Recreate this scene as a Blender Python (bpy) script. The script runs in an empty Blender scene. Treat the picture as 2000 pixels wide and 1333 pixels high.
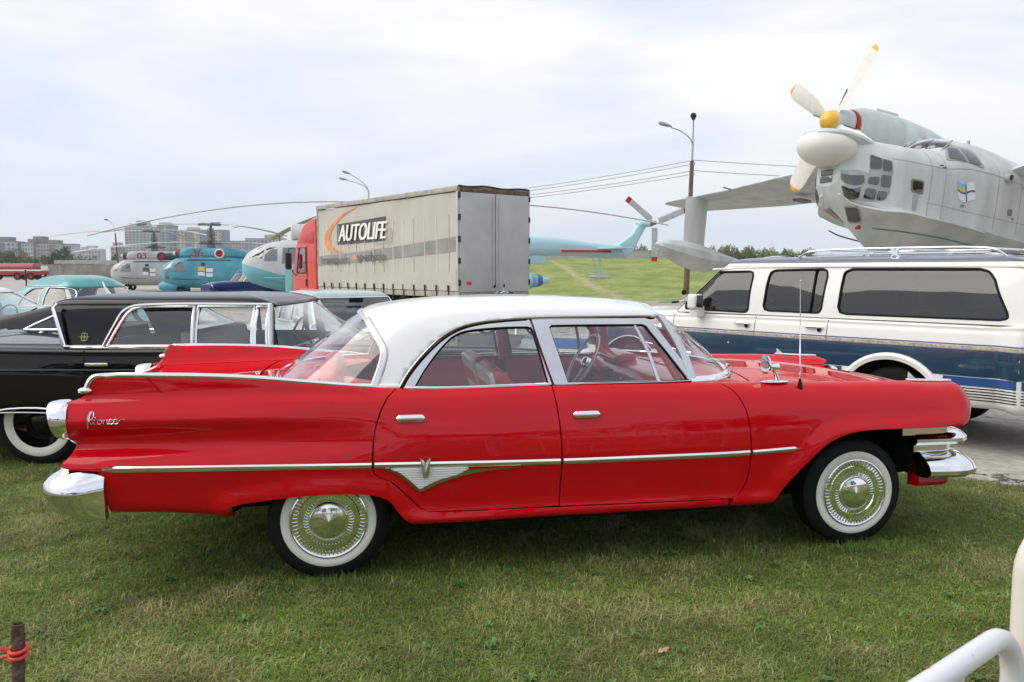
import bpy, bmesh, math, random
import numpy as np
from mathutils import Vector, Matrix
from mathutils.geometry import delaunay_2d_cdt
R = math.radians
SC = bpy.context.scene
COL = SC.collection
random.seed(7); rng = np.random.default_rng(7)

# ---------------------------------------------------------------- camera
cam_d = bpy.data.cameras.new("camera"); cam = bpy.data.objects.new("camera", cam_d); COL.objects.link(cam)
cam_d.sensor_width = 22.3; cam_d.lens = 18.0; cam_d.clip_start = 0.05; cam_d.clip_end = 12000
cam.location = (0, 0, 1.61); cam.rotation_euler = (R(90) - math.atan(136.5/1614), 0, 0)
cam_d.dof.use_dof = True; cam_d.dof.focus_distance = 5.2; cam_d.dof.aperture_fstop = 9.0
SC.camera = cam
# ---------------------------------------------------------------- sky: thin bright overcast over a NISHITA sky
SUN_EL, SUN_AZ = R(46), R(-80)      # azimuth from +Y towards +X
world = bpy.data.worlds.new("World"); SC.world = world; world.use_nodes = True
nt = world.node_tree; nt.nodes.clear()
def wn(t, **k):
    n = nt.nodes.new(t)
    for a, b in k.items(): setattr(n, a, b)
    return n
out = wn("ShaderNodeOutputWorld"); sky = wn("ShaderNodeTexSky", sky_type='NISHITA', sun_disc=False)
sky.sun_elevation = SUN_EL; sky.sun_rotation = SUN_AZ; sky.air_density = 1.2; sky.dust_density = 2.0
bg1 = wn("ShaderNodeBackground"); bg1.inputs[1].default_value = 0.10; nt.links.new(sky.outputs[0], bg1.inputs[0])
tc = wn("ShaderNodeTexCoord"); mp = wn("ShaderNodeMapping"); mp.inputs['Scale'].default_value = (1.0, 1.0, 4.2); mp.inputs['Rotation'].default_value = (0.1, 0.05, 0.5)
nt.links.new(tc.outputs['Generated'], mp.inputs[0])
nz = wn("ShaderNodeTexNoise"); nz.inputs['Scale'].default_value = 1.5; nz.inputs['Detail'].default_value = 7; nz.inputs['Roughness'].default_value = 0.5; nz.inputs['Distortion'].default_value = 0.6
nt.links.new(mp.outputs[0], nz.inputs[0])
rp = wn("ShaderNodeValToRGB"); rp.color_ramp.elements[0].position = 0.40; rp.color_ramp.elements[0].color = (0.60, 0.675, 0.83, 1)
rp.color_ramp.elements[1].position = 0.60; rp.color_ramp.elements[1].color = (0.89, 0.875, 0.88, 1)
nt.links.new(nz.outputs[0], rp.inputs[0])
sx = wn("ShaderNodeSeparateXYZ"); nt.links.new(tc.outputs['Generated'], sx.inputs[0])
hr = wn("ShaderNodeMapRange"); hr.inputs[1].default_value = 0.0; hr.inputs[2].default_value = 0.22; hr.inputs[3].default_value = 1.0; hr.inputs[4].default_value = 0.0
nt.links.new(sx.outputs[2], hr.inputs[0])
mxh = wn("ShaderNodeMixRGB"); mxh.inputs[2].default_value = (0.62, 0.70, 0.80, 1)
nt.links.new(rp.outputs[0], mxh.inputs[1])
mh = wn("ShaderNodeMath", operation='MULTIPLY'); mh.inputs[1].default_value = 0.85; nt.links.new(hr.outputs[0], mh.inputs[0]); nt.links.new(mh.outputs[0], mxh.inputs[0])
bg2 = wn("ShaderNodeBackground"); bg2.inputs[1].default_value = 1.0; nt.links.new(mxh.outputs[0], bg2.inputs[0])
ms = wn("ShaderNodeMixShader"); ms.inputs[0].default_value = 0.88
nt.links.new(bg1.outputs[0], ms.inputs[1]); nt.links.new(bg2.outputs[0], ms.inputs[2]); nt.links.new(ms.outputs[0], out.inputs[0])
# ---------------------------------------------------------------- sun through thin cloud
sun_d = bpy.data.lights.new("sun", 'SUN'); sun = bpy.data.objects.new("sun", sun_d); COL.objects.link(sun)
sun_d.energy = 1.75; sun_d.angle = R(60); sun_d.color = (1.0, 0.94, 0.85)
sdir = Vector((math.sin(SUN_AZ)*math.cos(SUN_EL), -abs(math.cos(SUN_AZ))*math.cos(SUN_EL), math.sin(SUN_EL)))
sun.rotation_euler = sdir.to_track_quat('Z', 'Y').to_euler()
sky.sun_rotation = math.atan2(sdir.x, sdir.y)
vs = SC.view_settings; vs.view_transform = 'Standard'; vs.look = 'None'; vs.exposure = 0.37; vs.gamma = 1.0; vs.use_curve_mapping = False
SC.cycles.use_denoising = True; SC.cycles.max_bounces = 10; SC.cycles.transparent_max_bounces = 24; SC.cycles.glossy_bounces = 5
SC.cycles.sample_clamp_indirect = 6.0; SC.cycles.caustics_reflective = False; SC.cycles.caustics_refractive = False

# ================================================================ helpers
MAT = {}
def mat(name, col=(.5, .5, .5), rough=.5, metal=0., coat=0., var=0.06, vs=6., bump=0., bs=40., spec=.5, sheen=0., col2=None, thr=None):
    """procedural principled material; var = brightness mottling in object space, col2 mixes in by noise"""
    m = bpy.data.materials.new(name); m.use_nodes = True; t = m.node_tree; b = t.nodes["Principled BSDF"]
    b.inputs['Roughness'].default_value = rough; b.inputs['Metallic'].default_value = metal
    b.inputs['Coat Weight'].default_value = coat; b.inputs['Coat Roughness'].default_value = .03
    b.inputs['Specular IOR Level'].default_value = spec
    c = t.nodes.new("ShaderNodeTexCoord"); n = t.nodes.new("ShaderNodeTexNoise"); n.inputs['Scale'].default_value = vs; n.inputs['Detail'].default_value = 6
    t.links.new(c.outputs['Object'], n.inputs[0])
    r = t.nodes.new("ShaderNodeValToRGB"); a, e = r.color_ramp.elements
    c1 = col2 if col2 else tuple(x*(1-var) for x in col); c2 = col if col2 else tuple(min(1, x*(1+var)) for x in col)
    a.position, e.position = (thr if thr else (.35, .65)); a.color = (*c1, 1); e.color = (*c2, 1)
    t.links.new(n.outputs[0], r.inputs[0]); t.links.new(r.outputs[0], b.inputs['Base Color'])
    if bump:
        n2 = t.nodes.new("ShaderNodeTexNoise"); n2.inputs['Scale'].default_value = bs; n2.inputs['Detail'].default_value = 5
        t.links.new(c.outputs['Object'], n2.inputs[0])
        bp = t.nodes.new("ShaderNodeBump"); bp.inputs['Strength'].default_value = bump; bp.inputs['Distance'].default_value = .02
        t.links.new(n2.outputs[0], bp.inputs['Height']); t.links.new(bp.outputs[0], b.inputs['Normal'])
    MAT[name] = m
    return m
def stretch(name, sc):
    t = MAT[name].node_tree; n = [q for q in t.nodes if q.type == 'TEX_NOISE'][0]; src = n.inputs[0].links[0].from_socket; mp_ = t.nodes.new('ShaderNodeMapping'); mp_.inputs['Scale'].default_value = sc
    t.links.new(src, mp_.inputs[0]); t.links.new(mp_.outputs[0], n.inputs[0])
def glassmat(name, tint=(.86, .92, .9), refl=1.0, dark=0.0):
    m = bpy.data.materials.new(name); m.use_nodes = True; t = m.node_tree; t.nodes.clear()
    o = t.nodes.new("ShaderNodeOutputMaterial"); tr = t.nodes.new("ShaderNodeBsdfTransparent"); tr.inputs[0].default_value = (*tint, 1)
    g = t.nodes.new("ShaderNodeBsdfGlossy"); g.inputs['Roughness'].default_value = .02; g.inputs[0].default_value = (refl, refl, refl, 1)
    ge = t.nodes.new("ShaderNodeNewGeometry"); dt = t.nodes.new("ShaderNodeVectorMath"); dt.operation = 'DOT_PRODUCT'
    t.links.new(ge.outputs['Normal'], dt.inputs[0]); t.links.new(ge.outputs['Incoming'], dt.inputs[1])
    def mth(op, a, b):
        n = t.nodes.new("ShaderNodeMath"); n.operation = op
        for i, q in enumerate((a, b)):
            if isinstance(q, (int, float)): n.inputs[i].default_value = q
            else: t.links.new(q, n.inputs[i])
        return n.outputs[0]
    ab = mth('ABSOLUTE', dt.outputs['Value'], 0); p5 = mth('POWER', mth('SUBTRACT', 1.0, ab), 4.0)
    fac = mth('MINIMUM', mth('ADD', mth('MULTIPLY', p5, .9), .075+dark), 1.0)
    x = t.nodes.new("ShaderNodeMixShader"); t.links.new(fac, x.inputs[0])
    t.links.new(tr.outputs[0], x.inputs[1]); t.links.new(g.outputs[0], x.inputs[2]); t.links.new(x.outputs[0], o.inputs[0])
    MAT[name] = m
    return m
def M(x): return MAT[x] if isinstance(x, str) else x

def mkobj(name, me, m, parent=None):
    o = bpy.data.objects.new(name, me); COL.objects.link(o)
    if m is not None:
        for q in (m if isinstance(m, (list, tuple)) else [m]): me.materials.append(M(q))
    if parent is not None: o.parent = parent
    return o
def thing(name, label, cat, loc=(0, 0, 0), rz=0., group=None, rot=None):
    o = bpy.data.objects.new(name, None); COL.objects.link(o); o.empty_display_size = .2
    o.location = loc; o.rotation_euler = rot if rot else (0, 0, rz)
    return tag(o, label, cat, group)
def tag(o, label, cat, group=None, kind=None):
    o['label'] = label; o['category'] = cat
    if group: o['group'] = group
    if kind: o['kind'] = kind
    return o
def struct(o, label=None):
    o['kind'] = 'structure'
    if label: o['label'] = label
    return o
def copytree(o, parent=None):
    c = o.copy(); COL.objects.link(c); c.parent = parent
    for ch in list(o.children): copytree(ch, c)
    return c

class MB:
    """collects shapes for one mesh object"""
    def __init__(s): s.v = []; s.f = []; s.mi = []; s.cur = 0
    def add(s, vs, fs):
        n = len(s.v); s.v += [tuple(v) for v in vs]; s.f += [tuple(i+n for i in f) for f in fs]; s.mi += [s.cur]*len(fs); return s
    def box(s, c, d, rot=None):
        x, y, z = d[0]/2, d[1]/2, d[2]/2
        vs = [Vector((a*x, b*y, e*z)) for a in (-1, 1) for b in (-1, 1) for e in (-1, 1)]
        if rot is not None: vs = [rot @ v for v in vs]
        c = Vector(c); vs = [v+c for v in vs]
        return s.add(vs, [(0, 1, 3, 2), (4, 6, 7, 5), (0, 4, 5, 1), (2, 3, 7, 6), (0, 2, 6, 4), (1, 5, 7, 3)])
    def rings(s, rs, closed=True, cap=True):
        """loft list of equal-length point rings"""
        n = len(rs[0]); vs = [p for r in rs for p in r]; fs = []
        for i in range(len(rs)-1):
            for j in range(n if closed else n-1):
                k = (j+1) % n; fs.append((i*n+j, i*n+k, (i+1)*n+k, (i+1)*n+j))
        if cap and closed: fs.append(tuple(range(n-1, -1, -1))); fs.append(tuple((len(rs)-1)*n+j for j in range(n)))
        return s.add(vs, fs)
    def tube(s, pts, r, n=10, cap=True, flat=1.0, up=None):
        pts = [Vector(p) for p in pts]; rr = r if isinstance(r, (list, tuple)) else [r]*len(pts)
        T = []
        for i in range(len(pts)):
            a = pts[max(i-1, 0)]; b = pts[min(i+1, len(pts)-1)]; T.append((b-a).normalized())
        u = Vector(up) if up else (Vector((0, 0, 1)) if abs(T[0].z) < .9 else Vector((1, 0, 0)))
        rs = []
        for p, t, q in zip(pts, T, rr):
            u = (u - t*u.dot(t)).normalized(); w = t.cross(u)
            rs.append([p + u*(math.cos(2*math.pi*k/n)*q*flat) + w*(math.sin(2*math.pi*k/n)*q) for k in range(n)])
        return s.rings(rs, True, cap)
    def lathe(s, prof, c=(0, 0, 0), axis='y', n=32, sgn=1, cap=False):
        """prof: (along-axis, radius)"""
        rs = []
        for a, r in prof:
            ring = []
            for k in range(n):
                th = 2*math.pi*k/n; p, q = r*math.cos(th), r*math.sin(th)
                ring.append({'y': (c[0]+p, c[1]+a*sgn, c[2]+q), 'x': (c[0]+a*sgn, c[1]+p, c[2]+q), 'z': (c[0]+p, c[1]+q, c[2]+a*sgn)}[axis])
            rs.append(ring)
        return s.rings(rs, True, cap)
    def prism(s, poly, axis, a0, a1):
        """2-D polygon extruded; axis 'y': poly=(x,z); 'x': (y,z); 'z': (x,y)"""
        f = {'y': lambda p, a: (p[0], a, p[1]), 'x': lambda p, a: (a, p[0], p[1]), 'z': lambda p, a: (p[0], p[1], a)}[axis]
        n = len(poly); vs = [f(p, a0) for p in poly] + [f(p, a1) for p in poly]
        fs = [tuple(range(n)), tuple(range(2*n-1, n-1, -1))] + [(i, i+n, (i+1) % n+n, (i+1) % n) for i in range(n)]
        return s.add(vs, fs)
    def ball(s, c, r, n=16, m=10):
        r = r if isinstance(r, (list, tuple)) else (r, r, r); rs = []
        for i in range(m+1):
            ph = -math.pi/2 + math.pi*i/m; ph = max(-1.5607, min(1.5607, ph))
            rs.append([(c[0]+r[0]*math.cos(ph)*math.cos(2*math.pi*k/n), c[1]+r[1]*math.cos(ph)*math.sin(2*math.pi*k/n), c[2]+r[2]*math.sin(ph)) for k in range(n)])
        return s.rings(rs)
    def build(s, name, m, parent=None, ang=40, bevel=0, seg=2, recalc=True, sub=0):
        me = bpy.data.meshes.new(name)
        me.from_pydata([tuple(v) for v in s.v], [], s.f)
        o = mkobj(name, me, m, parent)
        if any(s.mi): me.polygons.foreach_set('material_index', s.mi)
        if recalc or bevel:
            bm = bmesh.new(); bm.from_mesh(me)
            if recalc: bmesh.ops.recalc_face_normals(bm, faces=bm.faces)
            if bevel:
                bmesh.ops.remove_doubles(bm, verts=bm.verts, dist=1e-5)
                es = [e for e in bm.edges if len(e.link_faces) == 2 and e.calc_face_angle(0) > R(30)]
                bmesh.ops.bevel(bm, geom=es, offset=bevel, segments=seg, affect='EDGES', clamp_overlap=True, profile=.6)
            bm.to_mesh(me); bm.free()
        me.shade_smooth(); me.set_sharp_from_angle(angle=R(ang))
        if sub: md = o.modifiers.new('s', 'SUBSURF'); md.levels = md.render_levels = sub
        return o

# ---- cubic interpolation and tensor surfaces
def herm(xs, P, a):
    xs = np.asarray(xs, float); P = np.asarray(P, float); a = np.atleast_1d(np.asarray(a, float))
    h = np.diff(xs); sh = (-1,)+(1,)*(P.ndim-1)
    d = np.diff(P, axis=0)/h.reshape(sh)
    m = np.empty_like(P); m[0] = d[0]; m[-1] = d[-1]
    if len(xs) > 2: m[1:-1] = (h[1:].reshape(sh)*d[:-1] + h[:-1].reshape(sh)*d[1:])/(h[1:]+h[:-1]).reshape(sh)
    i = np.clip(np.searchsorted(xs, a, 'right')-1, 0, len(xs)-2); t = ((a-xs[i])/h[i]).reshape(sh); hh = h[i].reshape(sh)
    return (2*t**3-3*t**2+1)*P[i] + (t**3-2*t**2+t)*hh*m[i] + (-2*t**3+3*t**2)*P[i+1] + (t**3-t**2)*hh*m[i+1]
def crossint(Q, b):
    n, K, _ = Q.shape; b = np.asarray(b, float); i = np.clip(np.floor(b), 0, K-2).astype(int); t = (b-i)[:, None]; r = np.arange(n)
    p1 = Q[r, i]; p2 = Q[r, i+1]; p0 = Q[r, np.maximum(i-1, 0)]; p3 = Q[r, np.minimum(i+2, K-1)]
    p0 = np.where((i == 0)[:, None], 2*p1-p2, p0); p3 = np.where((i+2 > K-1)[:, None], 2*p2-p1, p3)
    m1 = (p2-p0)/2; m2 = (p3-p1)/2
    return (2*t**3-3*t**2+1)*p1 + (t**3-2*t**2+t)*m1 + (-2*t**3+3*t**2)*p2 + (t**3-t**2)*m2
class Surf:
    """stations xs x cross control points. pts are (y,z) when body=True (x is the station) else (x,y,z)"""
    def __init__(s, xs, P, body=True, post=None, sa=1., sb=.1):
        s.xs = np.array(xs, float); s.P = np.array(P, float); s.body = body; s.post = post; s.sa = sa; s.sb = sb; s.K = s.P.shape[1]; s._g = None
    def ev(s, a, b):
        a = np.atleast_1d(np.asarray(a, float)); b = np.atleast_1d(np.asarray(b, float)); a, b = np.broadcast_arrays(a, b)
        q = crossint(herm(s.xs, s.P, a), np.clip(b, 0, s.K-1))
        if s.body: q = np.concatenate([a[:, None], q], 1)
        if s.post: q = s.post(q, a, b)
        return q
    def nrm(s, a, b, e=1e-3):
        ea = e*max(1., (s.xs[-1]-s.xs[0])/5); A = s.ev(a+ea, b)-s.ev(a-ea, b); B = s.ev(a, np.minimum(b+.01, s.K-1))-s.ev(a, np.maximum(b-.01, 0))
        n = np.cross(A, B); n /= np.maximum(np.linalg.norm(n, axis=1, keepdims=True), 1e-9); return n
    def inv(s, pts, bmax=None, amin=None, amax=None):
        """(x,z) side-view points -> (a,b)"""
        pts = np.asarray(pts, float)
        bmax = s.K-1 if bmax is None else bmax
        if s.body:
            bb = np.linspace(0, bmax, 400); res = []
            for x, z in pts:
                zz = s.ev(np.full(400, x), bb)[:, 2]; j = np.argmin(np.abs(zz-z))
                if 0 < j < 399:
                    j0 = j if (zz[j]-z)*(zz[min(j+1, 399)]-z) <= 0 else j-1; dz = zz[j0+1]-zz[j0]
                    t = np.clip((z-zz[j0])/dz, 0, 1) if abs(dz) > 1e-9 else 0; res.append((x, bb[j0]+t*(bb[1]-bb[0])))
                else: res.append((x, bb[j]))
            return np.array(res)
        a0 = s.xs[0] if amin is None else amin; a1 = s.xs[-1] if amax is None else amax
        ga, gb = np.meshgrid(np.linspace(a0, a1, 260), np.linspace(0, bmax, 160), indexing='ij'); ga = ga.ravel(); gb = gb.ravel()
        g = s.ev(ga, gb); res = []
        for x, z in pts:
            j = np.argmin((g[:, 0]-x)**2+(g[:, 2]-z)**2); a, b = ga[j], gb[j]
            for _ in range(4):
                p = s.ev([a, a+1e-3, a], [b, b, b+1e-3])[:, [0, 2]]; J = np.array([(p[1]-p[0])/1e-3, (p[2]-p[0])/1e-3]).T
                try: d = np.linalg.solve(J, np.array([x, z])-p[0])
                except Exception: break
                if np.abs(d).max() > .5: break
                a = np.clip(a+d[0], a0, a1); b = np.clip(b+d[1], 0, bmax)
            res.append((a, b))
        return np.array(res)
def cr(pts, n=8):
    """smooth curve through points (any dimension)"""
    P = np.array(pts, float)
    if len(P) < 3: return [tuple(p) for p in P]
    s = np.concatenate([[0], np.cumsum(np.sqrt(np.linalg.norm(np.diff(P, axis=0), axis=1))+1e-9)])
    a = np.concatenate([np.linspace(s[i], s[i+1], n, endpoint=False) for i in range(len(P)-1)]+[[s[-1]]])
    return [tuple(p) for p in herm(s, P, a)]
def resamp(P, h, closed=True):
    P = np.asarray(P, float)
    if closed: P = np.vstack([P, P[:1]])
    o = []
    for i in range(len(P)-1):
        L = np.linalg.norm(P[i+1]-P[i])
        if L < 1e-7: continue
        k = max(1, int(round(L/h)))
        o += [P[i]+(P[i+1]-P[i])*j/k for j in range(k)]
    if not closed: o.append(P[-1])
    o = np.array(o); keep = [0]
    for i in range(1, len(o)):
        if np.linalg.norm(o[i]-o[keep[-1]]) > h*.2: keep.append(i)
    return o[keep]
def inpoly(p, poly):
    x, y = p[:, 0], p[:, 1]; c = np.zeros(len(p), bool); n = len(poly)
    for i in range(n):
        x1, y1 = poly[i]; x2, y2 = poly[i-1]
        if y1 == y2: continue
        c ^= ((y1 > y) != (y2 > y)) & (x < (x2-x1)*(y-y1)/(y2-y1)+x1)
    return c
def panel(name, S, poly, m, parent, holes=(), h=.03, off=0., rim=.018, flip=False, mirror=False, both=False):
    """piece of a tensor surface cut by an outline given in (a,b); exact surface normals; turned-in rim"""
    sc = np.array([S.sa, S.sb]); loops = [resamp(np.array(q)*sc, h) for q in [poly, *holes]]
    lo = loops[0].min(0); hi = loops[0].max(0)
    gx = np.arange(lo[0]+h/2, hi[0], h); gy = np.arange(lo[1]+h/2, hi[1], h)
    G = np.array([(x, y) for x in gx for y in gy]) if len(gx) and len(gy) else np.zeros((0, 2))
    if len(G):
        k = inpoly(G, loops[0])
        for q in loops[1:]: k &= ~inpoly(G, q)
        B = np.vstack(loops); G = G[k]
        if len(G):
            dm = np.full(len(G), 9.)
            for c in range(0, len(B), 200): dm = np.minimum(dm, np.sqrt(((G[:, None]-B[None, c:c+200])**2).sum(2)).min(1))
            G = G[dm > h*.45]
    verts = [Vector(p) for p in np.vstack(loops)]; edges = []; k = 0
    for q in loops:
        n = len(q); edges += [(k+i, k+(i+1) % n) for i in range(n)]; k += n
    verts += [Vector(p) for p in G]
    V, _, Fc, *_ = delaunay_2d_cdt(verts, edges, [], 0, 1e-6)
    V = np.array([tuple(v) for v in V]); Fc = np.array([f[:3] for f in Fc]); C = V[Fc].mean(1)
    k = inpoly(C, loops[0])
    for q in loops[1:]: k &= ~inpoly(C, q)
    Fc = Fc[k]; ab = V/sc
    P = S.ev(ab[:, 0], ab[:, 1]); N = S.nrm(ab[:, 0], ab[:, 1])
    if flip: N = -N
    P = P + N*off
    # orient faces by normals
    fn = np.cross(P[Fc[:, 1]]-P[Fc[:, 0]], P[Fc[:, 2]]-P[Fc[:, 0]]); bad = (fn*N[Fc[:, 0]]).sum(1) < 0
    Fc[bad] = Fc[bad][:, ::-1]; faces = [tuple(f) for f in Fc]
    PV = [P]; NV = [N]; n0 = len(P)
    if rim:
        for q in loops:
            ab2 = q/sc; p = S.ev(ab2[:, 0], ab2[:, 1]); n = S.nrm(ab2[:, 0], ab2[:, 1])
            if flip: n = -n
            p = p+n*off; t = np.roll(p, -1, 0)-np.roll(p, 1, 0); o = np.cross(t, n); o /= np.maximum(np.linalg.norm(o, axis=1, keepdims=True), 1e-9)
            k = len(q); area = .5*np.sum(q[:, 0]*np.roll(q[:, 1], -1)-np.roll(q[:, 0], -1)*q[:, 1])
            PV += [p, p-n*rim]; NV += [o, o]
            for i in range(k):
                j = (i+1) % k; faces.append((n0+i, n0+k+i, n0+k+j, n0+j))
            n0 += 2*k
    P = np.vstack(PV); N = np.vstack(NV); obs = []
    for mir in ([False, True] if both else [mirror]):
        p = P*np.array([1, -1, 1]) if mir else P; nn = N*np.array([1, -1, 1]) if mir else N
        me = bpy.data.meshes.new(name); me.from_pydata([tuple(v) for v in p], [], [f[::-1] if mir else f for f in faces])
        me.shade_smooth(); me.normals_split_custom_set_from_vertices([tuple(v) for v in nn])
        obs.append(mkobj(name, me, m, parent))
    return obs if both else obs[0]
def strip(name, S, path, m, parent, w=.012, d=.008, both=False, prof=None, off=0., h=.03, ends=True, wf=None, up=None):
    """moulding swept along a surface path given in (a,b); prof = [(across, height)] in units of (w, d)"""
    prof = prof or [(-1, -.6), (-1, .25), (-.55, .8), (0, 1), (.55, .8), (1, .25), (1, -.6)]
    sc = np.array([S.sa, S.sb]); q = resamp(np.array(path)*sc, h, False)/sc
    P = S.ev(q[:, 0], q[:, 1]); N = S.nrm(q[:, 0], q[:, 1]); T = np.gradient(P, axis=0); T /= np.linalg.norm(T, axis=1, keepdims=True)
    W = np.cross(N, T); W /= np.linalg.norm(W, axis=1, keepdims=True); n = len(P); L = np.linspace(0, 1, n); obs = []
    for mir in ([False, True] if both else [False]):
        mb = MB(); rs = []
        for i in range(n):
            f = wf(L[i]) if wf else 1.
            r = [P[i]+N[i]*(off+v*d*min(1., f+.15))+W[i]*(u*w*f) for u, v in prof]
            rs.append([tuple(x*np.array([1, -1, 1])) if mir else tuple(x) for x in r])
        mb.rings(rs); obs.append(mb.build(name, m, parent, ang=32))
    return obs
def text_mesh(name, txt, size, m, parent, loc, rot, depth=.003, shear=0., sx=1., font_space=1., align='LEFT'):
    cu = bpy.data.curves.new(name, 'FONT'); cu.body = txt; cu.size = size; cu.extrude = depth; cu.shear = shear; cu.space_character = font_space; cu.align_x = align
    tmp = bpy.data.objects.new(name, cu); COL.objects.link(tmp); bpy.context.view_layer.update()
    me = bpy.data.meshes.new_from_object(tmp.evaluated_get(bpy.context.evaluated_depsgraph_get()))
    bpy.data.objects.remove(tmp); bpy.data.curves.remove(cu); me.materials.clear()
    o = mkobj(name, me, m, parent); o.location = loc; o.rotation_euler = rot; o.scale = (sx, 1, 1)
    return o
def cyl_between(mb, a, b, r, n=8): return mb.tube([a, b], r, n)

# ================================================================ materials
mat('red_paint', (.56, .0016, .007), .4, coat=.72, var=.03, spec=.0)
mat('headliner', (.22, .16, .16), .8)
mat('white_paint', (.80, .80, .80), .25, coat=.8, var=.02)
mat('chrome', (.86, .86, .87), .06, 1.0, var=.02)
mat('satin_silver', (.62, .62, .63), .32, .85, var=.04)
mat('gold_trim', (.55, .47, .28), .25, 1.0, var=.05)
mat('black_rubber', (.0085, .0085, .0085), .65, var=.2, spec=.2)
mat('whitewall', (.80, .775, .71), .55, var=.05, vs=20)
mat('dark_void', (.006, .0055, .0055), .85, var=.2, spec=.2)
mat('red_vinyl', (.50, .03, .045), .38, var=.08, bump=.1, bs=120)
mat('red_dash', (.55, .02, .03), .3, coat=.4, var=.05)
mat('white_vinyl', (.66, .62, .57), .42, var=.05)
mat('ivory_plastic', (.85, .84, .82), .25, coat=.5, var=.03)
mat('red_lens', (.45, .01, .01), .12, coat=1.)
mat('clear_lens', (.7, .7, .68), .12, coat=1.)
glassmat('glass', (.95, .97, .96), dark=.03); glassmat('glass_green', (.72, .84, .80)); glassmat('glass_cream', (.80, .76, .66), dark=.06); glassmat('glass_dark', (.10, .10, .10), dark=.03)
glassmat('glass_smoke', (.11, .10, .09), dark=.0); glassmat('glass_tint', (.50, .53, .52)); glassmat('glass_milky', (.42, .43, .40), dark=.05)
glassmat('glass_cockpit', (.30, .29, .27), dark=.12); glassmat('glass_sky', (.55, .6, .6), dark=.15); mat('cab_trim', (.50, .02, .02), .4, coat=.4)
# ================================================================ the red four-door hardtop sedan
def wheel(parent, x, y, r, side, ww=(.195, .244), width=.19, steer=0., cover='full', cap='chrome', zc=None):
    """side -1: outer face towards -y"""
    w = bpy.data.objects.new('wheel', None); COL.objects.link(w); w.parent = parent; w.location = (x, y, zc or r); w.rotation_euler = (0, 0, steer if side < 0 else math.pi+steer)
    h = width/2; ri = ww[0]
    MB().lathe([(h*.8, ri-.01), (h*.98, ri+.03), (h, r*.80), (h*.92, r*.93), (h*.72, r*.99), (h*.3, r), (-h*.3, r), (-h*.72, r*.99), (-h*.92, r*.93), (-h, r*.80), (-h*.97, ri+.03), (-h*.8, ri-.01)], n=56).build('tyre', 'black_rubber', w)
    tr = MB()
    for k in range(4): tr.lathe([(-.05+.033*k-.004, r+.0005), (-.05+.033*k-.004, r-.006), (-.05+.033*k+.004, r-.006), (-.05+.033*k+.004, r+.0005)], n=48)
    if ww[1] > ri: MB().lathe([(-h*.955, ri-.004), (-h*1.005, ri+.012), (-h*1.035, (ri+ww[1])/2), (-h*1.03, ww[1]-.006), (-h*.985, ww[1])], n=64).build('whitewall', 'whitewall', w)
    if cover == 'full':
        c = MB().lathe([(-h*.93, ri+.004), (-h*1.05, ri+.003), (-h*1.08, ri-.003), (-h*1.045, ri-.009), (-h*1.035, ri-.012), (-h*1.015, ri-.034), (-h*1.05, ri-.038), (-h*1.04, ri-.068), (-h*.98, ri-.072), (-h*.975, ri-.092),
                        (-h*1.06, ri-.095), (-h*1.09, ri-.100), (-h*1.075, ri-.106), (-h*1.095, ri-.110), (-h*1.14, .045), (-h*1.22, .0008)], n=72).build('wheel_cover', cap, w)
        rb = MB()
        for k in range(56):
            t = 2*math.pi*k/56; q = Matrix.Rotation(-t, 3, 'Y')
            rb.box(q @ Vector((ri-.023, -h*1.022, 0)), (.021, .013, .0058), q)
        for k in range(48):
            t = 2*math.pi*k/48; q = Matrix.Rotation(-t, 3, 'Y')
            rb.box(q @ Vector((ri-.082, -h*.975, 0)), (.018, .011, .0042), q)
        o = rb.build('cover_ribs', cap, c); o['kind'] = 'stuff'
    elif cover == 'steel':
        MB().lathe([(-h*.9, ri+.004), (-h*.97, ri-.008), (-h*.6, ri-.03), (-h*.3, ri-.06), (-h*.35, .10), (-h*.6, .07), (-h*.62, .0008)], n=48).build('rim', cap, w)
    else:
        MB().lathe([(-h*.93, ri+.004), (-h*1.02, ri-.01), (-h*.8, ri-.04), (-h*.95, ri*.55), (-h*1.15, ri*.4), (-h*1.2, .0008)], n=40).build('hubcap', cap, w)
    MB().lathe([(h*.6, ri), (h*.3, ri-.02), (h*.3, .001)], n=24).build('wheel_disc', 'dark_void', w)
    return w

HX, HY, HT = -1.107, 5.04, .1839
car = thing('sedan', 'red four-door sedan with white roof, tail fins and whitewall tyres on the grass', 'car', (HX, HY, 0), HT)
ARCH_R = cr([(-.468, .35), (-.489, .405), (-.481, .435), (-.424, .455), (-.259, .475), (-.071, .487), (.10, .486), (.20, .478), (.265, .462), (.312, .433), (.351, .378), (.40, .322), (.435, .298), (.48, .287)], 24)
ARCH_F = cr([(2.40, .287), (2.445, .331), (2.523, .436), (2.638, .554), (2.73, .638), (2.80, .675), (2.871, .698), (2.95, .710), (3.05, .715), (3.233, .713), (3.482, .712), (3.60, .716)], 24)
_ar = np.array(ARCH_R+[(9, 9)]+ARCH_F)
def flare(q, a, b):
    z = q[:, 2]; m = (z < .86); out = q.copy()
    if m.any():
        p = q[m][:, [0, 2]]; d = np.sqrt(((p[:, None]-_ar[None])**2).sum(2)).min(1)
        f = np.clip(1-d/.115, 0, 1); out[m, 1] -= .026*f*f*(3-2*f)*np.clip((.84-z[m])/.1, 0, 1)*np.clip((z[m]-.27)/.16, 0, 1)
    return out
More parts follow.
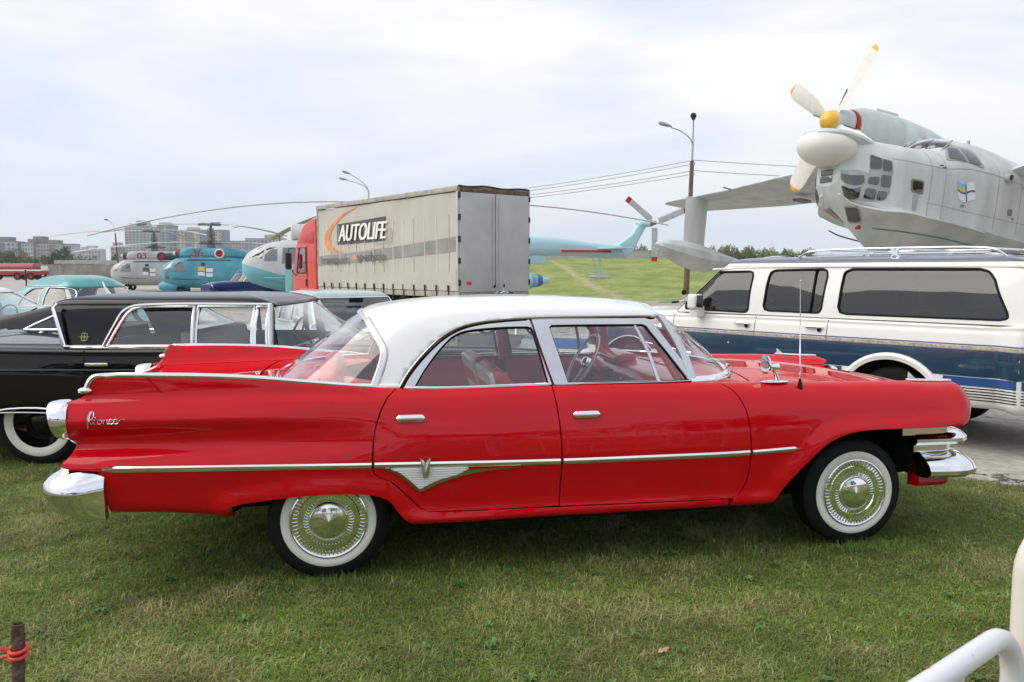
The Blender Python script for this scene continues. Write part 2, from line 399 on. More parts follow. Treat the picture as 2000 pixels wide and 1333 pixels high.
T = {
 -1.30: [(.80,.42),(.89,.45),(.915,.54),(.93,.655),(.915,.70),(.862,.748),(.852,.79),(.897,.875),(.857,.962),(.832,1.0),(.835,1.08),(.825,1.102),(.80,1.085),(.76,1.0),(.70,.955),(.4,.955),(0,.96)],
 -1.10: [(.81,.41),(.905,.445),(.935,.54),(.955,.65),(.93,.70),(.872,.748),(.866,.795),(.912,.877),(.872,.962),(.845,1.0),(.843,1.08),(.834,1.102),(.81,1.087),(.77,1.005),(.70,.965),(.4,.97),(0,.975)],
 -.80: [(.82,.395),(.915,.435),(.945,.54),(.968,.645),(.942,.697),(.886,.748),(.886,.80),(.927,.88),(.885,.96),(.858,1.0),(.85,1.072),(.842,1.098),(.82,1.085),(.78,1.01),(.70,.975),(.4,.985),(0,.99)],
 -.40: [(.83,.355),(.92,.395),(.95,.52),(.972,.635),(.952,.692),(.912,.748),(.912,.81),(.935,.88),(.90,.955),(.87,1.0),(.86,1.056),(.848,1.079),(.825,1.07),(.78,1.015),(.7,.99),(.4,1.0),(0,1.005)],
 0.0: [(.84,.30),(.925,.34),(.955,.49),(.974,.625),(.965,.685),(.94,.745),(.936,.81),(.938,.87),(.918,.94),(.885,.985),(.868,1.022),(.85,1.036),(.835,1.03),(.80,1.015),(.72,1.0),(.4,1.0),(0,1.0)],
 .40: [(.88,.285),(.952,.318),(.948,.41),(.972,.61),(.972,.68),(.966,.75),(.955,.81),(.942,.86),(.922,.92),(.897,.965),(.874,.988),(.855,.998),(.84,1.0),(.815,1.0),(.7,1.0),(.4,1.0),(0,1.0)],
 1.2: [(.88,.285),(.952,.318),(.948,.41),(.974,.61),(.975,.68),(.969,.75),(.958,.81),(.945,.86),(.924,.92),(.898,.965),(.876,.988),(.857,.997),(.84,.998),(.815,.998),(.7,1.0),(.4,1.0),(0,1.0)],
 2.0: [(.88,.285),(.952,.318),(.948,.41),(.972,.61),(.973,.68),(.967,.75),(.957,.81),(.943,.86),(.921,.92),(.892,.962),(.868,.984),(.846,.992),(.82,.992),(.79,.99),(.68,.995),(.4,1.01),(0,1.015)],
 2.4: [(.88,.285),(.948,.32),(.948,.41),(.968,.61),(.97,.68),(.965,.745),(.956,.805),(.945,.852),(.923,.905),(.893,.948),(.862,.972),(.828,.981),(.79,.98),(.74,.972),(.65,.98),(.4,1.0),(0,1.01)],
 2.85: [(.87,.285),(.945,.32),(.948,.41),(.966,.61),(.968,.68),(.964,.742),(.955,.80),(.942,.848),(.92,.897),(.888,.94),(.856,.963),(.818,.972),(.77,.967),(.72,.95),(.62,.96),(.38,.982),(0,.992)],
 3.3: [(.86,.29),(.935,.32),(.94,.41),(.956,.61),(.96,.68),(.957,.735),(.948,.788),(.934,.838),(.909,.888),(.875,.932),(.838,.955),(.798,.964),(.75,.955),(.68,.925),(.58,.925),(.35,.945),(0,.952)],
 3.58: [(.83,.30),(.90,.33),(.91,.42),(.925,.61),(.934,.68),(.935,.73),(.928,.78),(.912,.83),(.884,.88),(.85,.92),(.81,.942),(.765,.949),(.715,.938),(.65,.895),(.55,.885),(.33,.895),(0,.90)],
 3.70: [(.80,.31),(.86,.34),(.87,.42),(.885,.61),(.90,.68),(.905,.73),(.903,.78),(.888,.83),(.862,.878),(.828,.914),(.793,.935),(.75,.942),(.70,.932),(.63,.885),(.53,.875),(.3,.88),(0,.884)],
 3.78: [(.74,.32),(.79,.35),(.80,.43),(.815,.61),(.825,.68),(.832,.73),(.832,.775),(.82,.82),(.798,.858),(.77,.888),(.74,.905),(.70,.912),(.65,.902),(.58,.865),(.49,.855),(.28,.86),(0,.862)]}
HB = Surf(list(T), [[(-y, z) for y, z in r] for r in T.values()], True, flare, 1., .075)
def hb(pts, bm=11): return [tuple(p) for p in HB.inv(pts, bm)]
GAP_R = cr([(.35, .999), (.311, .965), (.271, .895), (.239, .793), (.227, .655), (.229, .594), (.257, .564), (.313, .54), (.362, .497), (.422, .435), (.461, .393), (.495, .372), (.53, .3665)], 6)
GAP_M = cr([(1.182, .996), (1.205, .80), (1.214, .644), (1.211, .5), (1.205, .361)], 6)
GAP_F = cr([(2.15, .985), (2.20, .955), (2.232, .918), (2.271, .828), (2.292, .621), (2.281, .459), (2.262, .41), (2.235, .375), (2.20, .357), (2.165, .352)], 6)
sh = lambda c, dx=0, dz=0: [(x+dx, z+dz) for x, z in c]
# quarter panels: fin, pod and sill in one pressing
rear = cr([(-1.143, 1.03), (-1.156, 1.005), (-1.187, .987), (-1.232, .976)], 4)+cr([(-1.243, .94), (-1.252, .885), (-1.246, .82), (-1.238, .80)], 4)+cr([(-1.208, .793), (-1.195, .774), (-1.201, .747), (-1.221, .71), (-1.242, .688), (-1.243, .674), (-1.2, .660), (-1.076, .650)], 4)
low = [(-1.062, .64), (-1.05, .541), (-1.037, .421), (-.755, .39), (-.51, .364)]
sill = [(.867, .286), (1.666, .286), (2.172, .287), (2.172, .347), (1.8, .350), (1.2, .355), (.60, .3615)]
fin_r = cr([(-1.071, 1.1005), (-1.111, 1.093), (-1.133, 1.068), (-1.143, 1.046)], 4)
quarter = [(x, 13.6) for x in np.linspace(.33, -1.16, 12)]+[(-1.150, 13.1), (-1.125, 12.4), (-1.095, 11.7), (-1.075, 11.2)]+hb(fin_r+rear+low+ARCH_R[::4]+sill+[(.50, .365)]+sh(GAP_R, -.004)[::-1][1:])+[(.345, 11.2)]
panel('quarter_panel', HB, quarter, 'red_paint', car, h=.022, both=True)
for s in (-1, 1):     # turned-in rear end of each fin
    ou = HB.ev(*np.array(hb([(-1.10, 1.097), (-1.133, 1.068), (-1.143, 1.046), (-1.15, 1.02), (-1.187, .987), (-1.23, .97), (-1.248, .90), (-1.24, .80)])).T); q = []
    for p, (x, b) in zip(ou, [(-1.10, 11.8), (-1.13, 12.4), (-1.14, 12.9), (-1.15, 13.3), (-1.18, 13.6), (-1.2, 13.7), (-1.2, 13.8), (-1.2, 13.8)]):
        q.append(HB.ev([x], [b])[0])
    q[-2][2] = .90; q[-1][2] = .80
    n = len(ou); k = np.array([1, -s, 1])
    MB().add([tuple(p*k) for p in ou]+[tuple(p*k) for p in q], [(i, i+1, n+i+1, n+i) for i in range(n-1)]).build('fin_end', 'red_paint', car)
# doors
def door(name, loop, top):
    p = hb(loop)+top
    return panel(name, HB, p, 'red_paint', car, h=.028, both=True)
rd = sh(GAP_R, .004)+[(.60, .3665), (1.1, .361), (1.196, .3645)]+sh(GAP_M, -.004)[::-1]
doorR = door('rear_door', rd, [(1.178, 11.5), (1.17, 12.6), (.37, 12.6), (.352, 11.5)])
fd = sh(GAP_M, .004)+[(1.6, .356), (2.155, .352)]+sh(GAP_F, -.004)[::-1]
doorF = door('front_door', fd, [(2.12, 11.2), (2.0, 12.2), (1.9, 12.6), (1.2, 12.6), (1.188, 11.5)])
# front wings
nose = cr([(3.645, .712), (3.70, .727), (3.752, .765), (3.773, .80), (3.776, .84), (3.772, .87), (3.762, .892), (3.752, .902)], 4)
wing = hb([(2.20, .349)]+sh(GAP_F, .004)[::-1][2:])+[(2.12, 11.6), (2.05, 12.4), (2.06, 13.2), (2.5, 13.25), (3.2, 13.2), (3.69, 12.9), (3.735, 12.2), (3.745, 11.5)]+hb(nose[::-1])+hb(ARCH_F[::-4][1:])+hb([(2.30, .287), (2.179, .287)])
panel('front_wing', HB, wing, 'red_paint', car, h=.026, both=True)
# bonnet, cowl, boot lid, tulip panel (right and left halves are one sheet: mirror across the centre line)
def sheet(name, poly, h=.05):
    o, o2 = panel(name, HB, poly, 'red_paint', car, h=h, rim=0, both=True)
    me, me2 = o.data, o2.data
    v = [x.co.copy() for x in me.vertices]+[x.co.copy() for x in me2.vertices]; n = len(me.vertices)
    f = [tuple(p.vertices) for p in me.polygons]+[tuple(i+n for i in p.vertices) for p in me2.polygons]
    bpy.data.objects.remove(o2); m2 = bpy.data.meshes.new(name); m2.from_pydata(v, [], f)
    bm = bmesh.new(); bm.from_mesh(m2); bmesh.ops.remove_doubles(bm, verts=bm.verts, dist=2e-4)
    be = [e for e in bm.edges if e.is_boundary]; r = bmesh.ops.extrude_edge_only(bm, edges=be)
    for q in r['geom']:
        if isinstance(q, bmesh.types.BMVert): q.co.z -= .03
    bm.to_mesh(m2); bm.free(); m2.shade_smooth(); m2.set_sharp_from_angle(angle=R(45)); m2.materials.append(M('red_paint')); o.data = m2
    return o
bonnet = sheet('bonnet', [(2.40, 13.32), (3.2, 13.3), (3.62, 13.1), (3.74, 13.0), (3.765, 16), (2.44, 16), (2.42, 14.5)])
sheet('cowl', [(2.02, 13.2), (2.385, 13.27), (2.405, 14.5), (2.425, 16), (2.1, 16)])
boot = sheet('boot_lid', [(-1.19, 13.66), (-.35, 13.66), (-.395, 14.3), (-.415, 16), (-1.25, 16)])
sheet('tulip_panel', [(-.34, 13.66), (.2, 13.66), (.25, 14.6), (-.05, 16), (-.40, 16), (-.38, 14.3)])
mb = MB(); mb.box((-1.16, 0, .80), (.06, 1.6, .36)); mb.build('rear_panel', 'red_paint', car, bevel=.02)
# bonnet creases: two long raised ridges
for s in (-1, 1):
    pts = [(2.46+.1*i, s*(.30-.004*i), .99+.014-.0065*i-.0007*i*i) for i in range(12)]
# ---------------- greenhouse
SH = Surf(range(10), np.array([
 [(-.33,0,.985),(-.10,0,1.17),(.17,0,1.365),(.34,0,1.418),(.62,0,1.45),(.78,0,1.455)],
 [(-.29,-.38,.99),(-.07,-.36,1.17),(.185,-.32,1.36),(.35,-.27,1.413),(.65,-.14,1.45),(.80,-.0,1.456)],
 [(-.13,-.68,1.0),(.055,-.605,1.18),(.215,-.525,1.345),(.39,-.44,1.403),(.70,-.2,1.45),(.84,0,1.457)],
 [(.25,-.825,1.0),(.295,-.745,1.18),(.40,-.665,1.325),(.55,-.56,1.398),(.80,-.26,1.45),(.90,0,1.458)],
 [(.70,-.845,1.0),(.72,-.765,1.19),(.78,-.682,1.338),(.85,-.585,1.412),(.95,-.28,1.455),(1.0,0,1.461)],
 [(1.2,-.85,1.0),(1.19,-.77,1.19),(1.18,-.685,1.356),(1.17,-.59,1.422),(1.15,-.28,1.457),(1.12,0,1.462)],
 [(1.96,-.84,.995),(1.90,-.76,1.18),(1.80,-.675,1.352),(1.66,-.585,1.414),(1.38,-.25,1.453),(1.28,0,1.459)],
 [(2.26,-.68,.998),(2.085,-.61,1.185),(1.872,-.545,1.372),(1.72,-.47,1.42),(1.44,-.18,1.452),(1.35,0,1.457)],
 [(2.42,-.36,1.005),(2.22,-.34,1.195),(1.93,-.3,1.392),(1.765,-.26,1.43),(1.48,-.1,1.451),(1.38,0,1.456)],
 [(2.46,0,1.015),(2.26,0,1.20),(1.945,0,1.398),(1.78,0,1.434),(1.5,0,1.451),(1.4,0,1.456)]]), False, None, .36, .19)
def shl(pts, a0=2.2, a1=7.2, bm=2.9): return [tuple(p) for p in SH.inv(pts, bm, a0, a1)]
DRIP = cr([(.372, 1.003), (.405, 1.058), (.478, 1.145), (.591, 1.245), (.687, 1.297), (.803, 1.326), (.962, 1.342), (1.153, 1.350), (1.45, 1.352), (1.739, 1.352), (1.80, 1.350)], 6)
RGL = cr([(.212, 1.345), (.232, 1.31), (.272, 1.242), (.296, 1.189), (.287, 1.129), (.262, 1.06), (.240, 1.005)], 6)
drip_ab = shl(DRIP); rgl_ab = shl(RGL, 1.6, 4.2)
front_edge = [(6.3, 2.03), (7, 2.1), (8, 2.12), (9, 2.12)]
rtop = [(0, 2.02), (.7, 2.02), (1.5, 2.0)]
roof_poly = rtop+rgl_ab[:]+[(x, z) for x, z in drip_ab]+front_edge+[(9, 5), (0, 5)]
ro = panel('roof', SH, roof_poly, 'white_paint', car, h=.03, rim=0, both=True)
# join both halves of the roof into one pressing
def weld_pair(a, b, nm, m, solid=.012):
    v = [x.co.copy() for x in a.data.vertices]+[x.co.copy() for x in b.data.vertices]; n = len(a.data.vertices)
    f = [tuple(p.vertices) for p in a.data.polygons]+[tuple(i+n for i in p.vertices) for p in b.data.polygons]
    me = bpy.data.meshes.new(nm); me.from_pydata(v, [], f); bm = bmesh.new(); bm.from_mesh(me); bmesh.ops.remove_doubles(bm, verts=bm.verts, dist=3e-4)
    bm.to_mesh(me); bm.free(); me.shade_smooth(); me.materials.append(M(m)); a.data = me; bpy.data.objects.remove(b)
    if solid:
        md = a.modifiers.new('thickness', 'SOLIDIFY'); md.thickness = solid; md.offset = -1
    return a
roof = weld_pair(*ro, 'roof', 'white_paint')
weld_pair(*panel('headliner', SH, roof_poly, 'headliner', car, h=.06, off=-.026, rim=0, both=True), 'headliner', 'headliner', 0)
WR = cr([(.449, 1.005), (.502, 1.087), (.585, 1.188), (.658, 1.255), (.72, 1.283), (.80, 1.295), (.951, 1.305), (1.075, 1.306)], 5)+cr([(1.10, 1.30), (1.112, 1.27), (1.17, 1.003)], 2)
WF = [(1.277, 1.003), (1.200, 1.30)]+[(1.215, 1.312), (1.5, 1.313), (1.74, 1.311)]+cr([(1.765, 1.30), (1.785, 1.27), (1.95, 1.04), (1.975, 1.003)], 3)
FR = [p for p in DRIP if True]
fr_r = shl([(x+.018, z-.012) for x, z in DRIP if x < 1.085]+[(1.093, 1.342), (1.186, 1.0)]+[(.40, .999)])
fr_f = shl([(1.200, 1.0), (1.106, 1.343), (1.45, 1.344), (1.76, 1.343), (1.79, 1.335)]+cr([(1.805, 1.32), (1.90, 1.18), (2.035, .999)], 4))
wr_ab = shl(WR); wf_ab = shl(WF)
panel('rear_door_frame', SH, fr_r, 'satin_silver', car, holes=[wr_ab], h=.03, off=.004, rim=.03, both=True)
panel('front_door_frame', SH, fr_f, 'satin_silver', car, holes=[wf_ab], h=.03, off=.004, rim=.03, both=True)
ins = lambda ab: ab
panel('rear_door_glass', SH, wr_ab, 'glass', car, h=.08, off=-.012, rim=0, both=True)
vent_l = [(1.802, 1.003), (1.700, 1.311)]
panel('front_door_glass', SH, shl([(1.277, 1.003), (1.200, 1.30), (1.215, 1.312), (1.69, 1.312), (1.793, 1.003)]), 'glass', car, h=.08, off=-.012, rim=0, both=True)
panel('vent_glass', SH, shl([(1.808, 1.003), (1.712, 1.311), (1.74, 1.311)]+WF[-8:]), 'glass', car, h=.08, off=-.010, rim=0, both=True)
strip('vent_divider', SH, shl([(1.80, 1.003), (1.701, 1.311)]), 'satin_silver', car, w=.010, d=.008, both=True, off=-.012)
for nm, ab in (('window_seal', wr_ab), ('window_seal', wf_ab)):
    strip(nm, SH, list(ab)+[ab[0]], 'dark_void', car, w=.007, d=.006, both=True, off=-.010)
strip('drip_rail', SH, drip_ab, 'chrome', car, w=.006, d=.012, both=True, off=.002)
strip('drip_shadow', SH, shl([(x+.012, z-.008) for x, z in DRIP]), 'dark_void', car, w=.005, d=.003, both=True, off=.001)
# belt mouldings
strip('belt_trim', HB, [(x, 12.0) for x in np.linspace(.40, 1.17, 12)], 'chrome', car, w=.008, d=.012, both=True)
strip('belt_trim', HB, [(x, 12.0) for x in np.linspace(1.21, 1.97, 12)], 'chrome', car, w=.008, d=.012, both=True)
# screens
ws = [(a, .05) for a in np.linspace(6.18, 9, 12)]+[(9, 2.1), (8, 2.08), (7, 2.04), (6.35, 1.98)]+[(6.22, 1.6), (6.16, .9)]
weld_pair(*panel('windscreen', SH, ws, 'glass', car, h=.08, off=-.008, rim=0, both=True), 'windscreen', 'glass', 0)
rg = [(0, .05)]+[(a, .05) for a in np.linspace(.3, 2.9, 10)]+[p for p in rgl_ab[::-1][1:]]+[(1.5, 1.97), (.7, 2.0), (0, 2.0)]
weld_pair(*panel('rear_window', SH, rg, 'glass', car, h=.06, off=-.008, rim=0, both=True), 'rear_window', 'glass', 0)
# bright surrounds
strip('rear_window_trim', SH, rgl_ab, 'satin_silver', car, w=.019, d=.010, both=True, prof=[(-1, -1), (-1, .6), (-.7, 1), (.7, 1), (1, .6), (1, -1)])
strip('rear_window_top_trim', SH, [(0, 2.0), (.7, 2.0), (1.5, 1.99), tuple(rgl_ab[0])], 'satin_silver', car, w=.013, d=.008, both=True)
strip('rear_window_base_trim', SH, [(a, .02) for a in np.linspace(0, 2.95, 24)], 'chrome', car, w=.022, d=.014, both=True)
strip('windscreen_base_trim', SH, [(a, .03) for a in np.linspace(6.05, 9, 22)], 'chrome', car, w=.022, d=.014, both=True)
strip('windscreen_pillar', SH, [(6.08, .02), (6.14, .9), (6.2, 1.6), (6.30, 2.0)], 'satin_silver', car, w=.026, d=.012, both=True, prof=[(-1, -1), (-1, .6), (-.7, 1), (.7, 1), (1, .6), (1, -1)])
strip('windscreen_top_trim', SH, [(6.32, 2.03), (7, 2.08), (8, 2.1), (9, 2.1)], 'chrome', car, w=.010, d=.008, both=True)
strip('pillar_base_trim', SH, shl([(.243, 1.012), (.30, 1.012), (.372, 1.012)], 2.2, 4), 'white_paint', car, w=.012, d=.006, both=True)
# ---------------- bright work on the body
TRIM = [(-1.055, .660), (-.4, .644), (.229, .628), (.7, .617), (1.204, .6085), (1.7, .607), (2.276, .609), (2.59, .621)]
tx = np.array(TRIM)
def tz(x): return float(herm(tx[:, 0], tx[:, 1:], x)[0, 0])
prof_tr = [(-1, -.5), (-1, .15), (-.1, .95), (.35, 1), (.9, .35), (1, -.5)]
for a, b, w in ((-1.055, .221, .0155), (.235, 1.205, .0165), (1.221, 2.283, .0165), (2.300, 2.592, .0155)):
    xs_ = np.linspace(a, b, 24)
    wf = (lambda t: 1. if t < .86 else max(.12, (1-t)/.14)) if a > 2.29 else ((lambda t: min(1., .35+t*14)) if a < -1 else None)
    strip('side_moulding', HB, hb([(x, tz(x)) for x in xs_]), 'chrome', car, w=w, d=.013, both=True, prof=prof_tr, wf=wf)
FINC = [(x, 11) for x in np.linspace(.30, -1.0, 26)]+hb(fin_r)+hb([(-1.147, 1.036)])
strip('fin_moulding', HB, FINC, 'chrome', car, w=.012, d=.012, both=True, wf=lambda t: max(.15, min(1., t*7)))
for s in (-1, 1):
    yb = -float(HB.ev([-1.15], [10.2])[0, 1])
    MB().ball((-1.15, s*yb, 1.028), (.036, .026, .017)).build('fin_bullet', 'chrome', car)
    # tail lamp: flared chrome bezel with a recessed red lens
    yc = .812; c = MB(); rs = []
    for xx, r, sl in ((-1.225, .094, 0), (-1.236, .0995, -.03), (-1.262, .099, -.12), (-1.295, .092, -.20), (-1.305, .087, -.22), (-1.298, .080, -.22), (-1.25, .070, -.2)):
        rs.append([(xx+sl*r*math.sin(t)*.9, s*(yc+.99*r*math.cos(t)), .884+r*math.sin(t)) for t in np.linspace(0, 2*math.pi, 40, endpoint=False)])
    c.rings(rs, True, False).build('tail_lamp_bezel', 'chrome', car)
    MB().lathe([(-1.25, .071), (-1.272, .06), (-1.285, .03), (-1.288, .001)], (0, s*yc, .884), 'x', 28).build('tail_lamp_lens', 'red_lens', car)
    MB().tube(cr([(-1.245, s*.80, .795), (-1.215, s*.855, .785), (-1.19, s*.862, .772)], 4), .006, 8).build('lamp_trim', 'chrome', car)
# lettering on the quarter panel: script strokes laid on the pod
def stroke(segs, ox, oz, k, r, kz):
    mb = MB()
    for sg in segs:
        pts = cr(sg, 5); ab = hb([(ox+x*k+z*kz*.12, oz+z*kz) for x, z in pts]); ab = np.array(ab)
        P = HB.ev(ab[:, 0], ab[:, 1])+HB.nrm(ab[:, 0], ab[:, 1])*.004
        mb.tube([tuple(p) for p in P], r, 6, flat=.7)
    return mb
PI = [[(.03, -.40), (.035, .0), (.05, .45), (.085, .95)], [(-.01, .40), (.02, .75), (.09, .97), (.18, .92), (.22, .68), (.18, .40), (.06, .28)], [(.10, .26), (.18, .05), (.27, .10)],
      [(.30, .34), (.29, .12), (.33, .02), (.40, .08)], [(.305, .50), (.31, .53)],
      [(.53, .36), (.45, .30), (.43, .14), (.49, .03), (.57, .06), (.60, .20), (.53, .36)], [(.59, .26), (.66, .28)],
      [(.68, .36), (.68, .02)], [(.68, .20), (.75, .36), (.81, .33), (.82, .12), (.86, .03), (.90, .08)], [(.90, .18), (1.01, .22), (1.02, .33), (.95, .37), (.90, .26), (.91, .10), (.99, .02), (1.07, .09)],
      [(1.09, .18), (1.20, .22), (1.21, .33), (1.14, .37), (1.09, .26), (1.10, .10), (1.18, .02), (1.26, .09)], [(1.29, .34), (1.30, .02)], [(1.30, .18), (1.36, .34), (1.46, .36), (1.50, .32)]]
stroke(PI, -1.128, .872, .112, .0026, .060).build('script_lettering', 'chrome', car)
# door handles
for x0, x1, z0 in ((.350, .494, .857), (1.280, 1.426, .849)):
    for s in (-1, 1):
        ab = np.array(hb([((x0+x1)/2, z0)])); p = HB.ev(ab[:, 0], ab[:, 1])[0]; y = -p[1]
        h_ = MB(); rs = []
        for t in np.linspace(0, 1, 13):
            x = x0+(x1-x0)*t; e = min(1., .45+min(t, 1-t)*9)
            rs.append([(x, s*(y+.004+.016*e*max(0, math.cos(a))), z0+.021*e*math.sin(a)) for a in np.linspace(-1.57, 1.57, 9)])
        h_.rings(rs, False); o = h_.build('door_handle', 'chrome', car, ang=50)
        MB().box(((x0+x1)/2+.005, s*(y-.001), z0-.019), (.11, .012, .014)).build('handle_recess', 'dark_void', o)
# wedge ornament on the rear doors
ribs_w = 9
for s in (-1, 1):
    def pos(x, z, d):
        ab = np.array(hb([(x, z)])); p = (HB.ev(ab[:, 0], ab[:, 1])+HB.nrm(ab[:, 0], ab[:, 1])*d)[0]; return (p[0], p[1] if s < 0 else -p[1], p[2])
    lo_l = cr([(.290, .605), (.34, .585), (.40, .535), (.462, .474)], 5); lo_r = cr([(.466, .474), (.58, .525), (.75, .568), (.99, .590)], 5)
    in_l = cr([(.318, .604), (.36, .583), (.415, .537), (.462, .490)], 5); in_r = cr([(.466, .490), (.56, .535), (.66, .562), (.715, .590)], 5)
    fr_ = MB(); top = .607
    loop_o = lo_l+lo_r; loop_i = in_l+in_r
    A = [pos(x, z, .010) for x, z in loop_o]; B_ = [pos(x, z, .012) for x, z in loop_i]; A0 = [pos(x, z, -.004) for x, z in loop_o]
    n = len(A); fr_.add(A0+A+B_, [(i, i+1, n+i+1, n+i) for i in range(n-1)]+[(n+i, n+i+1, 2*n+i+1, 2*n+i) for i in range(n-1)]); fr_.build('wedge_frame', 'gold_trim', car, ang=25)
    fp = MB(); tl = [pos(x, tz(x)-.014, .006) for x, z in loop_i]; B2 = [pos(x, z, .006) for x, z in loop_i]
    fp.add(tl+B2, [(i, i+1, n+i+1, n+i) for i in range(n-1)]); pl = fp.build('wedge_plate', 'white_paint', car)
    li = np.array(in_l); ri_ = np.array(in_r)
    for k in range(ribs_w):
        z = .499+.0125*k; xa = np.interp(-z, -li[:, 1], li[:, 0]); xb = np.interp(z, ri_[:, 1], ri_[:, 0])
        MB().tube([pos(xa+.004, z, .008), pos((xa+xb)/2, z, .008), pos(xb-.004, z, .008)], .0033, 6).build('rib', 'ivory_plastic', pl)
    v = MB()
    vp = [(-.033, .060), (-.012, .046), (0, .030), (.012, .046), (.033, .060), (.023, -.02), (.014, -.056), (-.014, -.056), (-.023, -.02)]
    yb_ = pos(.492, .61, 0)[1]; v.add([(.492+a, yb_+s*.002, .608+b_) for a, b_ in vp]+[(.492+a*.8, yb_+s*.026, .608+b_*.85) for a, b_ in vp]+[(.492, yb_+s*.034, .59)], [(i, (i+1) % 9, 9+(i+1) % 9, 9+i) for i in range(9)]+[(9+i, 9+(i+1) % 9, 18) for i in range(9)])
    v.build('badge', 'chrome', car, ang=20)
# ---------------- bumpers
def bumper(path, prof, nm, m, zs=None):
    """plan path (x,y,outward nx,ny); prof (out,z)"""
    mb = MB(); rs = []
    for i, (x, y, nx, ny, f, dz) in enumerate(path): rs.append([(x+nx*o*f, y+ny*o*f, z+dz*(z < .5)) for o, z in prof])
    mb.rings(rs, True, True); return mb.build(nm, m, car, ang=28)
def cornerpath(xe, xc, yw, rc, sx, f_end=1., n=9, flat=5):
    """half path from the side end round the corner to the centre, mirrored"""
    half = [(xe+(xc-sx*rc-xe)*t, -yw, 0, -1, f_end+(1-f_end)*t, 0) for t in np.linspace(0, 1, 4)]
    for k in range(1, n): 
        a = math.pi/2*k/n; half.append((xc-sx*rc+sx*rc*math.sin(a), -yw+rc-rc*math.cos(a), sx*math.sin(a), -math.cos(a), 1, 0))
    half += [(xc-sx*.0+sx*.02*t, (-yw+rc)*(1-t), sx, 0, 1, 0) for t in np.linspace(0, 1, flat)]
    return half+[(x, -y, nx, -ny, f, dz) for x, y, nx, ny, f, dz in half[::-1][1:]]
bp = [(x, y, nx, ny, f, -.045*max(0., min(1., (x+1.24)/.19))) for x, y, nx, ny, f, dz in cornerpath(-1.048, -1.262, .925, .11, -1, .5)]
bumper(bp, [(-.03, .668), (.004, .668), (.012, .660), (.022, .645), (.048, .630), (.078, .612), (.096, .588), (.104, .560), (.104, .548), (.098, .535), (.086, .50), (.074, .475), (.064, .455), (-.03, .455)], 'rear_bumper', 'chrome')
fbp = cornerpath(3.40, 3.62, .86, .20, 1, .75)
bumper(cornerpath(3.36, 3.715, .865, .12, 1, .85), [(-.025, .668), (.0, .670), (.035, .655), (.060, .630), (.062, .612), (.045, .594), (.0, .587), (-.025, .587)], 'upper_bumper_blade', 'chrome')
bumper(cornerpath(3.405, 3.705, .885, .13, 1, .85), [(-.03, .548), (-.01, .548), (.05, .52), (.10, .485), (.120, .455), (.118, .432), (.09, .412), (.02, .402), (-.03, .402)], 'front_bumper', 'chrome')
bumper(cornerpath(3.38, 3.67, .845, .12, 1, .8), [(-.06, .60), (.02, .60), (.022, .545), (-.06, .545)], 'bumper_backing', 'chrome')
bumper(cornerpath(3.28, 3.65, .885, .12, 1, 1.), [(-.05, .712), (.006, .712), (.008, .652), (-.05, .652)], 'grille_surround', 'chrome')
bumper(cornerpath(3.42, 3.67, .84, .12, 1, 1.), [(-.08, .405), (.02, .405), (.028, .36), (.012, .335), (-.08, .325)], 'front_valance', 'red_paint')
for s in (-1, 1):
    MB().ball((3.585, s*.985, .438), (.012, .008, .012)).build('bumper_bolt', 'chrome', car)
    for k, yy in enumerate((.70, .53)):
        MB().lathe([(3.66, .10), (3.70, .098), (3.715, .09), (3.69, .085)], (0, s*yy, .80), 'x', 28).build('headlamp_ring', 'chrome', car)
        MB().lathe([(3.68, .088), (3.71, .06), (3.722, .001)], (0, s*yy, .80), 'x', 24).build('headlamp_lens', 'clear_lens', car)
MB().box((3.60, 0, .76), (.06, 1.5, .16)).build('grille_backing', 'dark_void', car)
for k in range(5): MB().box((3.65, 0, .70+.03*k), (.02, .9, .008)).build('grille_bar', 'chrome', car)
# ---------------- inner shells, wheel wells, floor
un = MB(); un.box((-.80, 0, .54), (.56, 1.66, .18)); un.box((1.42, 0, .33), (1.85, 1.62, .16)); un.box((1.45, 0, .36), (1.7, 1.30, .30)); un.box((1.5, 0, .38), (3.5, .90, .34)); un.box((3.5, 0, .56), (.10, 1.3, .26))
un.build('floor_pan', 'dark_void', car)  # floor boxes dropped low to block light and deepen the shade underneath
for xa, xb, zt, zl, yo in ((-.47, .46, .66, .40, .915), (2.46, 3.38, .74, .43, .85)):
    for s in (-1, 1):
        w_ = MB(); ys, yi = s*yo, s*.52
        w_.add([(xa, ys, zl), (xb, ys, zl), (xb, ys, zt), (xa, ys, zt), (xa, yi, .32), (xb, yi, .32), (xb, yi, zt), (xa, yi, zt)], [(4, 5, 6, 7), (3, 2, 6, 7), (0, 3, 7, 4), (1, 2, 6, 5)])
        w_.build('wheel_well', 'dark_void', car, recalc=False)
for x in (0, 2.997):
    for s in (-1, 1): wheel(car, x, s*.775, .314, s, zc=.322)
MB().tube([(0, -.7, .33), (0, .7, .33)], .04, 10).build('rear_axle', 'dark_void', car)
MB().tube([(2.997, -.7, .31), (2.997, .7, .31)], .035, 10).build('front_axle', 'dark_void', car)
